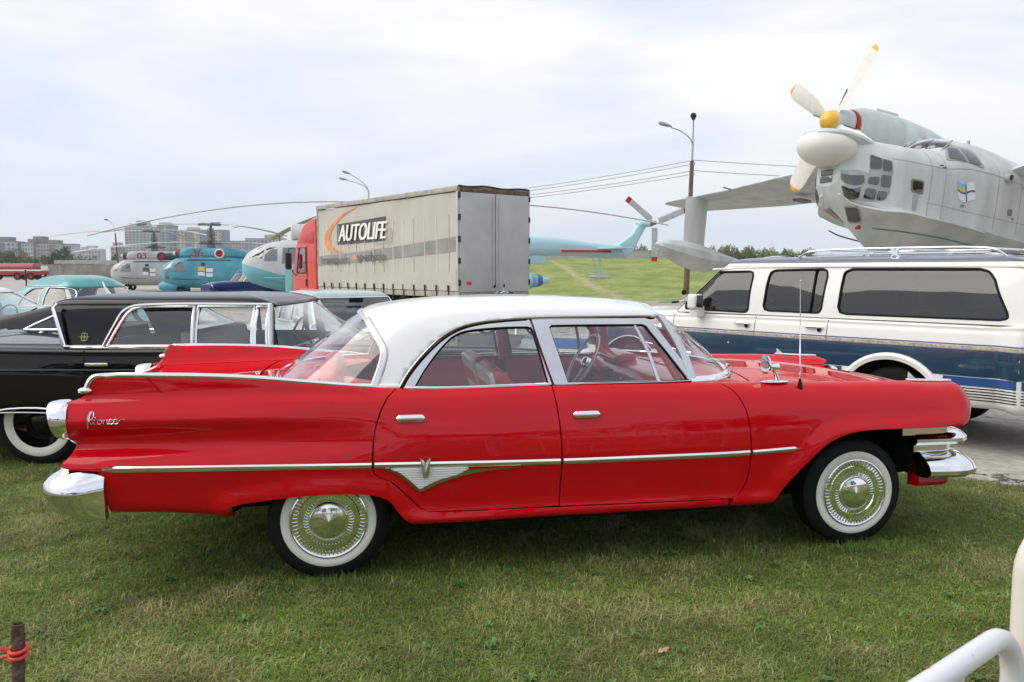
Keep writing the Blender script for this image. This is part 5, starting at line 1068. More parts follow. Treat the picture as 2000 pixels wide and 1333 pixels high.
# ================================================================ helicopters
mat('heli_blue', (.085, .33, .42), .5, var=.14, vs=1.2); mat('heli_grey', (.44, .46, .45), .5, var=.10, vs=1.2); mat('heli_pale', (.56, .60, .60), .5, var=.07, vs=1.5); mat('heli_teal', (.17, .44, .50), .5, var=.10, vs=1.2); mat('boom_teal', (.42, .63, .67), .5, var=.06, vs=1.)
mat('blade_grey', (.48, .49, .47), .6, var=.1); mat('hub_metal', (.19, .195, .18), .55, .4, var=.3, vs=6); mat('intake_red', (.48, .02, .02), .6); mat('number_red', (.28, .02, .05), .6); mat('number_edge', (.78, .75, .70), .6); mat('flag_yellow', (.78, .52, .07), .6); mat('flag_white', (.80, .80, .78), .6); mat('flag_blue', (.05, .17, .38), .6); mat('flag_sky', (.25, .55, .80), .6); mat('dark_vent', (.03, .05, .06), .6); mat('olive_stripe', (.09, .10, .06), .6)
def hull(stations, n=13):
    """closed fuselage: station x -> half section [(y,z)] from keel to crown"""
    stations = sorted(stations, key=lambda q: q[0]); xs = [s_[0] for s_ in stations]; return Surf(xs, [[(-y, z) for y, z in s_[1]] for s_ in stations], True, None, 1., .35)
def egg(x, w, zb, zt, k=.78, flat=.6):
    zm = zb+(zt-zb)*.48
    return (x, [(0, zb), (w*flat, zb+(zt-zb)*.03), (w*.96, zb+(zt-zb)*.26), (w, zm), (w*.93, zb+(zt-zb)*.74), (w*k*.75, zb+(zt-zb)*.95), (0, zt)])
def hullmesh(nm, S, m, parent, nx=60, h=.2, caps=True):
    K = S.K-1; xs = np.linspace(S.xs[0], S.xs[-1], nx); bb = np.linspace(0, K, 26); rs = []
    for x in xs:
        p = S.ev(np.full(26, x), bb); q = p[::-1][1:-1]*np.array([1, -1, 1]); rs.append([tuple(v) for v in np.vstack([p, q])])
    return MB().rings(rs, True, caps).build(nm, m, parent, ang=50)
def hpane(nm, S, pts, m, parent, off=.012, h=.15, rim=.02, both=True):
    return panel(nm, S, [tuple(p) for p in S.inv(pts, S.K-1)], m, parent, h=h, off=off, rim=rim, both=both)
def rblade(mb, r0, r1, ang, chord, droop, z, cone=0., tw=.05, n=10):
    c, s_ = math.cos(ang), math.sin(ang); rs = []
    for i in range(n+1):
        t = i/n; r = r0+(r1-r0)*t; zz = z+cone*r-droop*t*t; ch = chord*(1 if t < .97 else .7)
        rs.append([(c*r-s_*o*ch, s_*r+c*o*ch, zz+th) for o, th in ((-.35, 0), (-.15, .03), (.2, .028), (.65, -tw*.3), (.2, -.028), (-.15, -.03))])
    return mb.rings(rs)
def flag(S, x, z, w, h_, parent, dirn=1, yel='flag_yellow', both=False):
    """wind-blown ensign painted on the side: thin raised panels"""
    f = lambda u, v: (x+dirn*w*u, z+h_*v+h_*.10*math.sin(u*5.5+.6))
    def patch(nm, u0, u1, v0, v1, m, off): hpane(nm, S, [f(u, v0) for u in np.linspace(u0, u1, 7)]+[f(u, v1) for u in np.linspace(u1, u0, 7)], m, parent, off, .1, .004, both)
    patch('flag_field', 0, 1, 0, 1, 'flag_white', .042); patch('flag_canton', 0, .46, .56, 1, yel, .046); patch('flag_bar', 0, 1, .42, .54, 'flag_blue' if yel != 'olive_stripe' else 'olive_stripe', .048); patch('flag_post', .46, .54, 0, 1, 'flag_blue' if yel != 'olive_stripe' else 'olive_stripe', .050)
def coaxial(name, label, loc, rz, paint, num, radome, angs, yel):
    r = thing(name, label, 'helicopter', loc, rz, 'twin-rotor helicopters on the apron')
    S = hull([egg(3.65, .12, 1.25, 1.75), egg(3.45, .55, .95, 2.05), egg(2.9, .95, .62, 2.42), egg(2.3, 1.08, .48, 2.72), egg(1.4, 1.12, .42, 2.80, .95), egg(0, 1.12, .42, 2.80, .95), egg(-1.8, 1.08, .45, 2.75, .95), egg(-3.4, .92, .75, 2.6), egg(-5.6, .60, 1.35, 2.3), egg(-6.8, .34, 1.6, 2.1)])
    hullmesh('fuselage', S, paint, r)
    E_ = hull([egg(2.35, .55, 2.72, 3.12), egg(2.1, .72, 2.62, 3.30), egg(1.0, .80, 2.55, 3.42), egg(-.6, .80, 2.55, 3.42), egg(-2.2, .70, 2.55, 3.32), egg(-3.6, .35, 2.55, 2.95)]); hullmesh('engine_housing', E_, paint, r)
    for s in (-1, 1):
        MB().lathe([(0, .30), (.30, .30), (.36, .26), (.30, .20), (.12, .18), (.12, .001)], (2.1, s*.40, 2.98), 'x', 24).build('engine_intake', 'number_red' if radome else 'dark_vent', r)
        MB().lathe([(0, .16), (.30, .15), (.36, .10), (.36, .001)], (2.3, s*.40, 2.98), 'x', 16).build('intake_cone', 'number_edge', r)
        MB().lathe([(-.1, .36), (.18, .36), (.24, .30), (.2, .26)], (-.75, s*.72, 2.96), 'y', 24, s).build('exhaust_ring', 'number_edge' if radome else 'dark_vent', r); MB().lathe([(.0, .28), (.12, .26), (.14, .001)], (-.75, s*.72, 2.96), 'y', 24, s).build('exhaust_cover', 'intake_red', r)
        if not radome: MB().lathe([(0, .34), (.9, .34), (1.5, .30), (1.5, .001)], (-2.5, s*.66, 2.92), 'x', 20).build('exhaust_shroud', 'dark_vent', r)
    hpane('windscreen_pane', S, [(3.32, 1.75), (2.72, 2.35), (2.55, 2.36), (2.86, 1.70)], 'glass_cockpit', r); hpane('door_window', S, [(2.62, 1.62), (2.28, 2.30), (1.80, 2.30), (1.72, 1.62)], 'glass_cockpit', r)
    if radome: hpane('nose_window', S, [(3.15, 1.10), (3.15, 1.55), (2.92, 1.60), (2.85, 1.05)], 'glass_cockpit', r)
    hpane('cabin_door', S, [(1.45, .75), (1.45, 2.40), (-.05, 2.40), (-.05, .75)], paint, r, .025); hpane('door_rail', S, [(1.55, 2.44), (1.55, 2.50), (-1.6, 2.50), (-1.6, 2.44)], 'dark_vent', r, .03, rim=.03); hpane('side_stripe', S, [(2.6, 1.08), (2.6, 1.12), (.4, 1.06), (.4, 1.02)], 'dark_vent', r, .02); hpane('vent', S, [(.55, 2.05), (.55, 2.28), (.25, 2.28), (.25, 2.05)], 'dark_vent', r, .03)
    flag(S, .75, 1.30, 1.05, .62, r, -1, yel, True)
    for s in (-1, 1):
        o = text_mesh('number', num, .78, 'number_red', r, (1.28 if s > 0 else .15, s*.845, 2.72), (R(86), 0, R(180) if s > 0 else 0), .01, 0, 1.1); o2 = text_mesh('number_outline', num, .78, 'number_edge', r, (1.31 if s > 0 else .12, s*.835, 2.69), (R(86), 0, R(180) if s > 0 else 0), .006, 0, 1.16)
    if radome: MB().ball((2.75, 0, .55), (1.15, .78, .52), 28, 14).build('chin_radome', paint, r)
    # mast, hubs, blades
    mst = MB(); mst.tube([(0, 0, 3.3), (0, 0, 5.25)], .09, 12); 
    for z in (3.55, 4.05, 4.45): mst.lathe([(-.08, .30), (.08, .30), (.10, .16)], (0, 0, z), 'z', 14)
    for k in range(6):
        a = k*1.047; mst.tube([(.26*math.cos(a), .26*math.sin(a), 3.4), (.2*math.cos(a+.3), .2*math.sin(a+.3), 4.9)], .03, 5)
    mst.build('rotor_mast', 'hub_metal', r)
    for lev, z in enumerate((3.75, 5.15)):
        hb_ = MB()
        for k in range(3):
            a = angs[lev]+k*2.094; c, q = math.cos(a), math.sin(a); hb_.tube([(0, 0, z), (.9*c, .9*q, z+.02)], .10, 8); hb_.box((.55*c, .55*q, z+.04), (.16, .16, .18)); hb_.ball((.85*c, .85*q, z+.02), .11, 10, 6)
            rblade(MB(), .9, 7.9, a, .48, .75, z+.02, .02).build('rotor_blade', 'blade_grey', r)
        hb_.build('rotor_hub', 'hub_metal', r)
    # tail and undercarriage
    for s in (-1, 1):
        MB().prism([(-6.0, 1.6), (-7.3, 1.5), (-7.4, 3.1), (-6.6, 3.1)], 'y', s*1.45-.06, s*1.45+.06).build('tail_fin', paint, r, bevel=.03)
        MB().tube([(2.1, s*.75, .75), (2.1, s*.85, .3)], .06, 8).build('nose_leg', paint, r); MB().lathe([(-.1, .1), (-.1, .28), (.1, .28), (.1, .1)], (2.1, s*.85, .28), 'y', 20).build('nose_tyre', 'black_rubber', r)
        MB().tube([(-1.2, s*1.0, .9), (-1.2, s*1.7, .42)], .07, 8).build('main_leg', paint, r); MB().lathe([(-.12, .15), (-.12, .36), (.12, .36), (.12, .15)], (-1.2, s*1.7, .36), 'y', 22).build('main_tyre', 'black_rubber', r)
    MB().box((-6.6, 0, 2.0), (.9, 3.0, .10)).build('tailplane', paint, r, bevel=.03)
    return r
coaxial('blue_helicopter', 'blue twin-rotor helicopter numbered 36 with chin radome', (-22.6, 62.5, GZ), R(188), 'heli_blue', '36', True, (.55, -.12), 'flag_yellow')
coaxial('grey_helicopter', 'grey twin-rotor helicopter numbered 03 with black exhaust shroud', (-31.4, 73, GZ), R(190), 'heli_grey', '03', False, (.95, .25), 'olive_stripe')
# ---------------- large amphibious helicopter half hidden by the lorry
ang = math.atan2(38-43, -12.36-6.4); am = thing('amphibious_helicopter', 'large pale grey and teal boat-hulled helicopter with long tail boom behind the lorry', 'helicopter', (-5.75, 39.8, GZ), ang)
S = hull([egg(6.85, .12, 1.62, 2.10), egg(6.65, .62, 1.30, 2.42), egg(6.1, 1.05, 1.02, 2.78), egg(5.3, 1.22, .80, 3.04), egg(4.2, 1.25, .66, 3.16, .95), egg(1, 1.25, .60, 3.2, .95), egg(-2.5, 1.22, .72, 3.25, .95), egg(-4.2, .95, 1.3, 3.3), egg(-6.0, .58, 2.25, 3.42), egg(-7.5, .50, 2.42, 3.40), egg(-11.0, .34, 2.36, 3.04), egg(-11.7, .30, 2.34, 2.98)])
mat('two_tone', (.56, .60, .60), .5, var=.07, vs=1.5); t = MAT['two_tone'].node_tree; b = t.nodes['Principled BSDF']; src = b.inputs['Base Color'].links[0].from_socket
tcn = t.nodes.new('ShaderNodeTexCoord'); sxn = t.nodes.new('ShaderNodeSeparateXYZ'); t.links.new(tcn.outputs['Object'], sxn.inputs[0])      # pale upper works, teal hull below a curved paint line
lim = mn('MAXIMUM', mn('ADD', mn('MULTIPLY', sxn.outputs[0], .30), -.04), 1.50); f1 = mn('LESS_THAN', sxn.outputs[2], lim); f2 = mn('LESS_THAN', sxn.outputs[0], -1.5)
for fac_, col_ in ((f1, (.17, .44, .50, 1)), (f2, (.42, .63, .67, 1))):
    mx_n = t.nodes.new('ShaderNodeMixRGB'); mx_n.inputs[2].default_value = col_; t.links.new(fac_, mx_n.inputs[0]); t.links.new(src, mx_n.inputs[1]); src = mx_n.outputs[0]
t.links.new(src, b.inputs['Base Color'])
fz = hullmesh('fuselage', S, 'two_tone', am, 90)
hpane('windscreen_pane', S, [(6.50, 2.30), (6.05, 2.72), (5.80, 2.72), (5.95, 2.22)], 'glass_cockpit', am); hpane('corner_pane', S, [(5.86, 2.12), (5.72, 2.72), (5.25, 2.72), (5.28, 2.12)], 'glass_cockpit', am); hpane('side_window', S, [(5.08, 2.0), (5.02, 2.72), (3.95, 2.72), (3.95, 2.0)], 'glass_cockpit', am)
hpane('spray_strake', S, [(5.9, 1.42), (5.0, 1.40), (3.2, 1.36), (3.2, 1.18), (4.4, 1.08)], 'heli_teal', am, .10, .2, .12); hpane('side_band', S, [(4.9, 1.64), (4.9, 1.74), (3.0, 1.74), (3.0, 1.64)], 'dark_vent', am, .02)
for s in (-1, 1): MB().ball((3.9, s*.55, .62), (1.25, .62, .52), 24, 12).build('hull_fairing', 'heli_teal', am)
MB().tube([(5.15, .9, 3.0), (5.15, .95, 3.25)], .02, 6).build('whip_aerial', 'dark_vent', am)
E2 = hull([egg(4.3, .75, 3.05, 3.75), egg(4.0, .85, 3.0, 3.88), egg(1.5, .95, 3.0, 4.1), egg(-2.4, .80, 3.0, 4.0), egg(-4.2, .3, 3.1, 3.6)]); hullmesh('engine_housing', E2, 'heli_pale', am)
for y in (-.42, .42): MB().lathe([(-.2, .36), (.42, .37), (.46, .33), (.35, .28), (.15, .26), (.15, .001)], (4.2, y, 3.46), 'x', 26).build('engine_intake', 'number_edge', am); 
for y in (-.42, .42): MB().box((4.62, y, 3.46), (.04, .60, .06)).build('intake_bar', 'number_edge', am); MB().lathe([(.15, .27), (.16, .001)], (4.24, y, 3.46), 'x', 20).build('intake_shadow', 'dark_vent', am)
for s in (-1, 1):
    MB().ball((-5.2, s*1.6, 1.22), (1.9, .50, .50), 26, 12).build('sponson', 'heli_teal', am); MB().lathe([(-7.35, .12), (-6.2, .44), (-6.1, .445), (-6.08, .44)], (0, s*1.6, 1.22), 'x', 22).build('sponson_tail', 'boom_teal', am); MB().lathe([(-7.0, .235), (-6.85, .29), (-6.75, .315)], (0, s*1.6, 1.22), 'x', 22).build('sponson_stripe', 'flag_blue', am)
    MB().tube([(-4.6, s*1.6, 1.0), (-4.6, s*1.7, .45)], .08, 8).build('main_leg', 'heli_pale', am); MB().lathe([(-.13, .18), (-.13, .42), (.13, .42), (.13, .18)], (-4.6, s*1.7, .42), 'y', 22).build('main_tyre', 'black_rubber', am)
    MB().tube([(4.3, s*.3, .8), (4.3, s*.3, .35)], .06, 8).build('nose_leg', 'heli_pale', am); MB().lathe([(-.09, .12), (-.09, .32), (.09, .32), (.09, .12)], (4.3, s*.34, .32), 'y', 20).build('nose_tyre', 'black_rubber', am)
MB().tube([(0, 0, 3.9), (0, 0, 4.85)], .22, 14).build('rotor_mast', 'hub_metal', am)
hb_ = MB()
for k, a in enumerate((R(8), R(152), R(224), R(296))):
    c, q = math.cos(a), math.sin(a); hb_.tube([(0, 0, 4.75), (1.2*c, 1.2*q, 4.8)], .12, 8); rblade(MB(), 1.1, 13.0, a, .52, (2.0, 1.45, 1.6, 1.6)[k], 4.86, .022, n=14).build('rotor_blade', 'blade_grey', am)
hb_.build('rotor_hub', 'hub_metal', am)
# tail: fin, stabiliser, tail rotor, boxed aerial and float
MB().prism([(-11.0, 2.55), (-12.0, 2.36), (-12.35, 2.55), (-12.75, 3.35), (-13.2, 4.10), (-12.75, 4.20), (-12.3, 3.55), (-11.5, 2.98)], 'y', -.16, .16).build('tail_fin', 'boom_teal', am, bevel=.10, seg=3)
MB().tube([(-12.7, 0, 3.95), (-13.05, 0, 4.12), (-13.3, .35, 4.12)], [.24, .20, .17], 12).build('gearbox', 'boom_teal', am); MB().lathe([(.35, .12), (.75, .10), (.8, .03)], (-13.3, 0, 4.12), 'y', 14).build('tail_hub', 'hub_metal', am)
for a in (R(38), R(158), R(270)):
    rs = []; 
    for t in np.linspace(0, 1, 6):
        r_q = .25+1.70*t; c, q = math.cos(a), math.sin(a); rs.append([(-13.3+c*r_q-q*o, .72+dy, 4.12+q*r_q+c*o) for o, dy in ((-.16, 0), (-.05, .03), (.16, 0), (-.05, -.03))])
    b_ = MB().rings(rs).build('tail_rotor_blade', 'blade_grey', am); MB().rings([[(-13.3+math.cos(a)*rr-math.sin(a)*o, .72+dy, 4.12+math.sin(a)*rr+math.cos(a)*o) for o, dy in ((-.163, 0), (-.05, .034), (.163, 0), (-.05, -.034))] for rr in (1.72, 1.955)]).build('blade_tip', 'intake_red', b_)
for s in (-1, 1): MB().prism([(-10.3, s*.3), (-11.9, s*.3), (-11.7, s*1.8), (-10.7, s*1.8)], 'z', 2.78, 2.84).build('stabiliser', 'boom_teal', am, bevel=.02)
MB().box((-8.7, .5, 2.70), (2.2, .05, .12)).build('red_warning_bar', 'intake_red', am) if False else MB().box((-9.6, .75, 2.66), (2.6, .10, .12)).build('warning_bar', 'intake_red', am, bevel=.02)
MB().prism([(-6.3, 2.5), (-6.5, 2.02), (-7.7, 2.02), (-7.5, 2.45)], 'y', -.35, .35).build('radio_box', 'boom_teal', am, bevel=.03); MB().prism([(-6.25, 3.42), (-6.45, 3.40), (-6.75, 3.88), (-6.60, 3.90)], 'y', -.03, .03).build('blade_aerial', 'boom_teal', am)
tl_ = MB(); 
for dx, dy in ((-10.2, .15), (-10.6, .15), (-10.2, -.15), (-10.6, -.15)): tl_.tube([(dx, dy, 2.4), (-10.6+(dx+10.4)*.3, dy*.4, 1.45)], .022, 6)
tl_.build('tail_float_struts', 'boom_teal', am); MB().ball((-10.6, 0, 1.38), (.62, .28, .11), 20, 8).build('tail_float', 'heli_pale', am)
# ================================================================ flying boat
mat('sea_grey', (.55, .585, .57), .55, var=.13, vs=.9, bump=.06, bs=3); mat('sea_grey_low', (.40, .42, .39), .6, var=.14, vs=.8); mat('radome_white', (.72, .70, .64), .5, var=.05, vs=2); mat('prop_white', (.74, .71, .64), .45, var=.05); mat('prop_yellow', (.70, .40, .05), .5); mat('spinner_yellow', (.78, .46, .04), .4, coat=.3); mat('frame_grey', (.36, .385, .39), .6); mat('stain', (.24, .23, .20), .8, var=.3, vs=3); mat('faint_stain', (.40, .41, .385), .8, var=.15, vs=5); mat('pipe_green', (.08, .20, .10), .6)
PROP0 = 56.
glassmat('glass_nose', (.22, .19, .14), dark=.05)
stretch('sea_grey', (2.2, 2.2, .35)); stretch('sea_grey_low', (2., 2., .4))
sp_ = thing('flying_boat', 'grey twin-engine flying boat with glazed nose, white nose radome and four-blade propeller', 'aeroplane', (11.17, 20.17, 0), rot=(0, R(-7), R(203.7)))
def fb(x, zk, yc, zc, w, zm, zt, ws, zs):     # keel, chine, side, shoulder
    return (x, [(0, zk), (yc*.34, zk+(zc-zk)*.46), (yc, zc), (w*.985, zc+.10), (w, zm), (w*.97, zm+(zs-zm)*.6), (ws, zs), (ws*.55, zs+(zt-zs)*.72), (0, zt)])
FS = hull([fb(5.08, 2.86, .16, 2.88, .32, 3.2, 3.80, .28, 3.7), fb(4.85, 2.56, .34, 2.60, .54, 3.12, 3.95, .44, 3.8), fb(4.45, 2.18, .70, 2.44, .80, 3.05, 3.98, .58, 3.82), fb(3.9, 1.78, .98, 2.42, .97, 3.05, 3.99, .68, 3.84), fb(3.2, 1.48, 1.12, 2.36, 1.05, 3.05, 4.02, .75, 3.86), fb(2.75, 1.36, 1.16, 2.34, 1.08, 3.05, 4.08, .78, 3.90), fb(2.2, 1.26, 1.18, 2.31, 1.10, 3.05, 4.42, .74, 4.10), fb(1.5, 1.18, 1.18, 2.28, 1.12, 3.05, 4.50, .72, 4.18), fb(.8, 1.12, 1.18, 2.24, 1.13, 3.05, 4.48, .74, 4.15), fb(0, 1.08, 1.18, 2.2, 1.14, 3.05, 4.36, .80, 4.05), fb(-1, 1.05, 1.16, 2.2, 1.15, 3.05, 4.12, .92, 3.95), fb(-3, 1.05, 1.12, 2.2, 1.15, 3.05, 4.05, .9, 3.9), fb(-6, 1.2, 1.0, 2.2, 1.1, 3.1, 4.05, .85, 3.9), fb(-11, 2.0, .7, 2.6, .9, 3.2, 3.95, .7, 3.8), fb(-17, 2.9, .3, 3.1, .5, 3.4, 3.9, .4, 3.75)])
K = FS.K-1; xs_ = np.concatenate([np.linspace(5.08, 2.0, 44), np.linspace(1.9, -17, 44)]); bb = np.linspace(0, K, 34); rs = []
FSr = FS
order = np.argsort(FS.xs); FS = Surf(FS.xs[order], FS.P[order], True, None, 1., .35)
for x in xs_:
    p = FS.ev(np.full(34, x), bb); q = p[::-1][1:-1]*np.array([1, -1, 1]); rs.append([tuple(v) for v in np.vstack([p, q])])
MB().rings(rs, True, True).build('hull', 'sea_grey', sp_, ang=22)
def fpane(nm, pts, m, off=.012, h=.12, rim=.015, both=True, par=None): return panel(nm, FS, [tuple(p) for p in FS.inv(pts, K)], m, par or sp_, h=h, off=off, rim=rim, both=both)
def rnd(pts, r=.18):
    o = []; n = len(pts)
    for i in range(n):
        p0, p1, p2 = np.array(pts[i-1]), np.array(pts[i]), np.array(pts[(i+1) % n])
        a = p1+(p0-p1)*r; b_ = p1+(p2-p1)*r
        for t in (0, .5, 1): o.append(tuple((1-t)**2*a+2*t*(1-t)*p1+t*t*b_))
    return o
# nose glazing: frame plate with panes, outlines in surface parameters
def fab(nm, ab, m, off, h=.1, rim=.008): return panel(nm, FS, ab, m, sp_, h=h, off=off, rim=rim, both=True)
fab('nose_frame', [(5.07, 3.96), (4.84, 4.2), (4.63, 4.17), (4.64, 5.11), (4.43, 4.95), (4.21, 4.84), (4.16, 4.33), (4.19, 3.48), (4.3, 3.21), (4.47, 3.05), (4.73, 2.78), (4.84, 1.87)], 'frame_grey', .008, .08, .012)
for q in ([(5.06, 3.72), (4.69, 4.04), (4.69, 3.69), (5.04, 3.16)], [(5.02, 2.86), (4.73, 3.56), (4.74, 2.97), (4.86, 2.11)], [(4.63, 5.06), (4.42, 4.92), (4.41, 4.44), (4.62, 4.36)], [(4.4, 4.9), (4.21, 4.84), (4.19, 4.39), (4.38, 4.36)], [(4.62, 3.99), (4.43, 4.09), (4.44, 3.75), (4.63, 3.72)], [(4.4, 4.2), (4.19, 4.2), (4.19, 3.72), (4.39, 3.72)], [(4.65, 3.53), (4.46, 3.59), (4.47, 3.13), (4.68, 3.08)], [(4.42, 3.56), (4.23, 3.56), (4.26, 3.26), (4.44, 3.18)]):
    fab('nose_pane', rnd(q, .14), 'glass_nose', .020)
low_w = [(4.69, 1.2), (4.59, 1.63), (4.26, 0.99), (4.41, 0.37)]; cxl, cyl_ = np.mean(low_w, 0); fab('lower_window_frame', rnd([(cxl+(x-cxl)*1.22, cyl_+(y-cyl_)*1.22) for x, y in low_w], .08), 'frame_grey', .008); fab('lower_window', rnd(low_w, .1), 'glass_nose', .020)
fpane('side_window_frame', rnd([(3.72, 3.16), (3.36, 3.16), (3.35, 2.86), (3.70, 2.88)]), 'stain', .010); fpane('side_window', rnd([(3.67, 3.12), (3.41, 3.12), (3.40, 2.91), (3.66, 2.92)]), 'glass_dark', .022, .1, .006)
fpane('cockpit_frame', rnd([(2.72, 3.74), (2.50, 4.02), (2.30, 4.16), (1.66, 4.16), (1.62, 3.72)], .08), 'frame_grey', .012); fpane('cockpit_window', rnd([(2.60, 3.78), (2.40, 4.08), (2.16, 4.10), (2.14, 3.78)], .1), 'glass_nose', .022, .1, .006); fpane('cockpit_window', rnd([(2.06, 3.77), (2.06, 4.10), (1.76, 4.10), (1.72, 3.76)], .1), 'glass_nose', .022, .1, .006)
# stepped windscreen over the bow deck
for s in (-1, 1):
    for y0, y1 in ((.03, .34), (.38, .66)):
        n_ = MB().add([(2.82-.25*y0, s*y0, 4.07-.05*y0), (2.82-.45*y1, s*y1, 4.04-.12*y1), (2.42-.30*y1, s*y1*.94, 4.37-.25*y1*y1), (2.42-.2*y0, s*y0, 4.39-.05*y0)], [(0, 1, 2, 3)]).build('windscreen_pane', 'glass_nose', sp_); n_.modifiers.new('t', 'SOLIDIFY').thickness = .03
    for y in (.015, .36, .68): MB().tube([(2.85-.40*y, s*y, 4.06-.10*y), (2.40-.28*y, s*y*.95, 4.41-.24*y*y)], .022, 6).build('windscreen_bar', 'frame_grey', sp_)
    MB().tube([(2.70, s*.5, 4.02), (2.55, s*.30, 4.22)], .012, 6).build('wiper', 'dark_vent', sp_)
MB().tube([(1.0, .1, 4.46), (1.0, .1, 4.60)], .035, 8).build('roof_ring', 'frame_grey', sp_)
for z0, z1 in ((3.09, 3.22), (2.94, 3.07)): MB().box((5.085, -.03, (z0+z1)/2), (.03, .34, z1-z0)).build('front_pane', 'glass_nose', sp_, bevel=.012)
# radome on its neck
rd_ = MB().ball((5.17, 0, 3.66), (.70, .60, .40), 36, 20).build('radome', 'radome_white', sp_)
c_ = MB(); rs = []
for x, w, zb, zt in ((5.70, .22, 3.86, 3.95), (5.5, .44, 3.80, 4.03), (5.1, .585, 3.72, 4.085), (4.75, .60, 3.66, 4.06), (4.45, .58, 3.6, 4.01), (4.1, .50, 3.6, 3.99)): rs.append([(x, w*math.cos(a), (zb+zt)/2+(zt-zb)/2*math.sin(a)) for a in np.linspace(0, 2*math.pi, 24, endpoint=False)])
c_.rings(rs).build('radome_fairing', 'sea_grey', sp_)
# spray chine: a thick lip under the bow that throws a shadow line
for s in (-1, 1):
    rs = []
    for x in np.linspace(4.95, 1.55, 22):
        p = FS.ev([x], [2.05])[0]; y = -p[1]; z = p[2]; o = .05+.16*min(1, (4.95-x)/1.4)*min(1, (x-1.4)/.5); rs.append([(x, s*(y-.06), z+.05), (x, s*(y+o), z-.03), (x, s*(y+o), z-.055), (x, s*(y-.06), z-.03)])
    MB().rings(rs).build('spray_chine', 'sea_grey', sp_, ang=20)
    MB().tube(cr([(4.25, s*.62, 2.03), (3.6, s*.95, 2.02), (2.6, s*1.14, 2.0), (1.2, s*1.20, 1.93), (-.5, s*1.2, 1.86)], 5), .018, 6).build('green_hose', 'pipe_green', sp_)
    rs = [[(x, s*(.80+.12*t), 1.80-.10*t+dz) for dz, t in ((.0, 0), (.03, 1), (-.03, 1))] for x in np.linspace(2.6, .6, 8)]; MB().rings(rs).build('spray_rail', 'sea_grey_low', sp_)
MB().tube([(4.30, .30, 2.06), (4.42, .34, 2.02)], [.05, .035], 8).build('mooring_hook', 'intake_red', sp_)
# fuselage fittings
for x, z, r_q, m_ in ((.90, 3.62, .085, 'dark_vent'), (.25, 3.52, .085, 'intake_red')):
    for s in (-1, 1): MB().lathe([(-.05, r_q*1.15), (.12, r_q*1.1), (.14, r_q*.85), (.06, r_q*.8)], (x, s*1.10, z), 'y', 18, s).build('port_ring', 'frame_grey', sp_); MB().lathe([(.10, r_q*.85), (.105, .001)], (x, s*1.10, z), 'y', 16, s).build('port_plug', m_, sp_)
for x, z in ((3.0, 3.55), (2.9, 3.52), (2.2, 2.8), (.55, 2.75), (.2, 3.2), (.1, 2.95)):
    MB().ball((x, 1.12, z), (.05, .035, .022), 10, 6).build('fitting', 'stain', sp_)
fpane('access_plate', rnd([(.75, 2.95), (.60, 2.95), (.60, 2.80), (.75, 2.80)]), 'stain', .008)
for x in (3.18, 2.78, 1.15, .38): fpane('frame_seam', [(x, 2.4), (x, 3.9), (x-.012, 3.9), (x-.012, 2.4)], 'frame_grey', .005, .1, .002)
fpane('water_stain', [(3.62, 2.86), (3.44, 2.86), (3.48, 2.5), (3.58, 2.48)], 'faint_stain', .004, .1, .001); fpane('skin_seam', [(4.2, 3.52), (-.9, 3.46), (-.9, 3.45), (4.2, 3.51)], 'frame_grey', .005, .2, .002); fpane('skin_seam', [(3.2, 2.72), (-.9, 2.70), (-.9, 2.69), (3.2, 2.71)], 'frame_grey', .005, .2, .002)
# ensign
def fpatch(nm, u0, u1, v0, v1, m, off):
    f = lambda u, v: (2.44-.52*u-.10*(1-v), 2.90+.38*v-.05*math.sin(u*5.2)+.03); fpane(nm, [f(u, v0) for u in np.linspace(u0, u1, 8)]+[f(u, v1) for u in np.linspace(u1, u0, 8)], m, off, .06, .003)
fpatch('ensign_field', 0, 1, 0, 1, 'flag_white', .010); fpatch('ensign_sky', 0, .46, .74, 1, 'flag_sky', .013); fpatch('ensign_sun', 0, .46, .56, .74, 'flag_yellow', .013); fpatch('ensign_wave', 0, 1, .44, .55, 'flag_blue', .015); fpatch('ensign_post', .46, .52, 0, 1, 'flag_blue', .016)
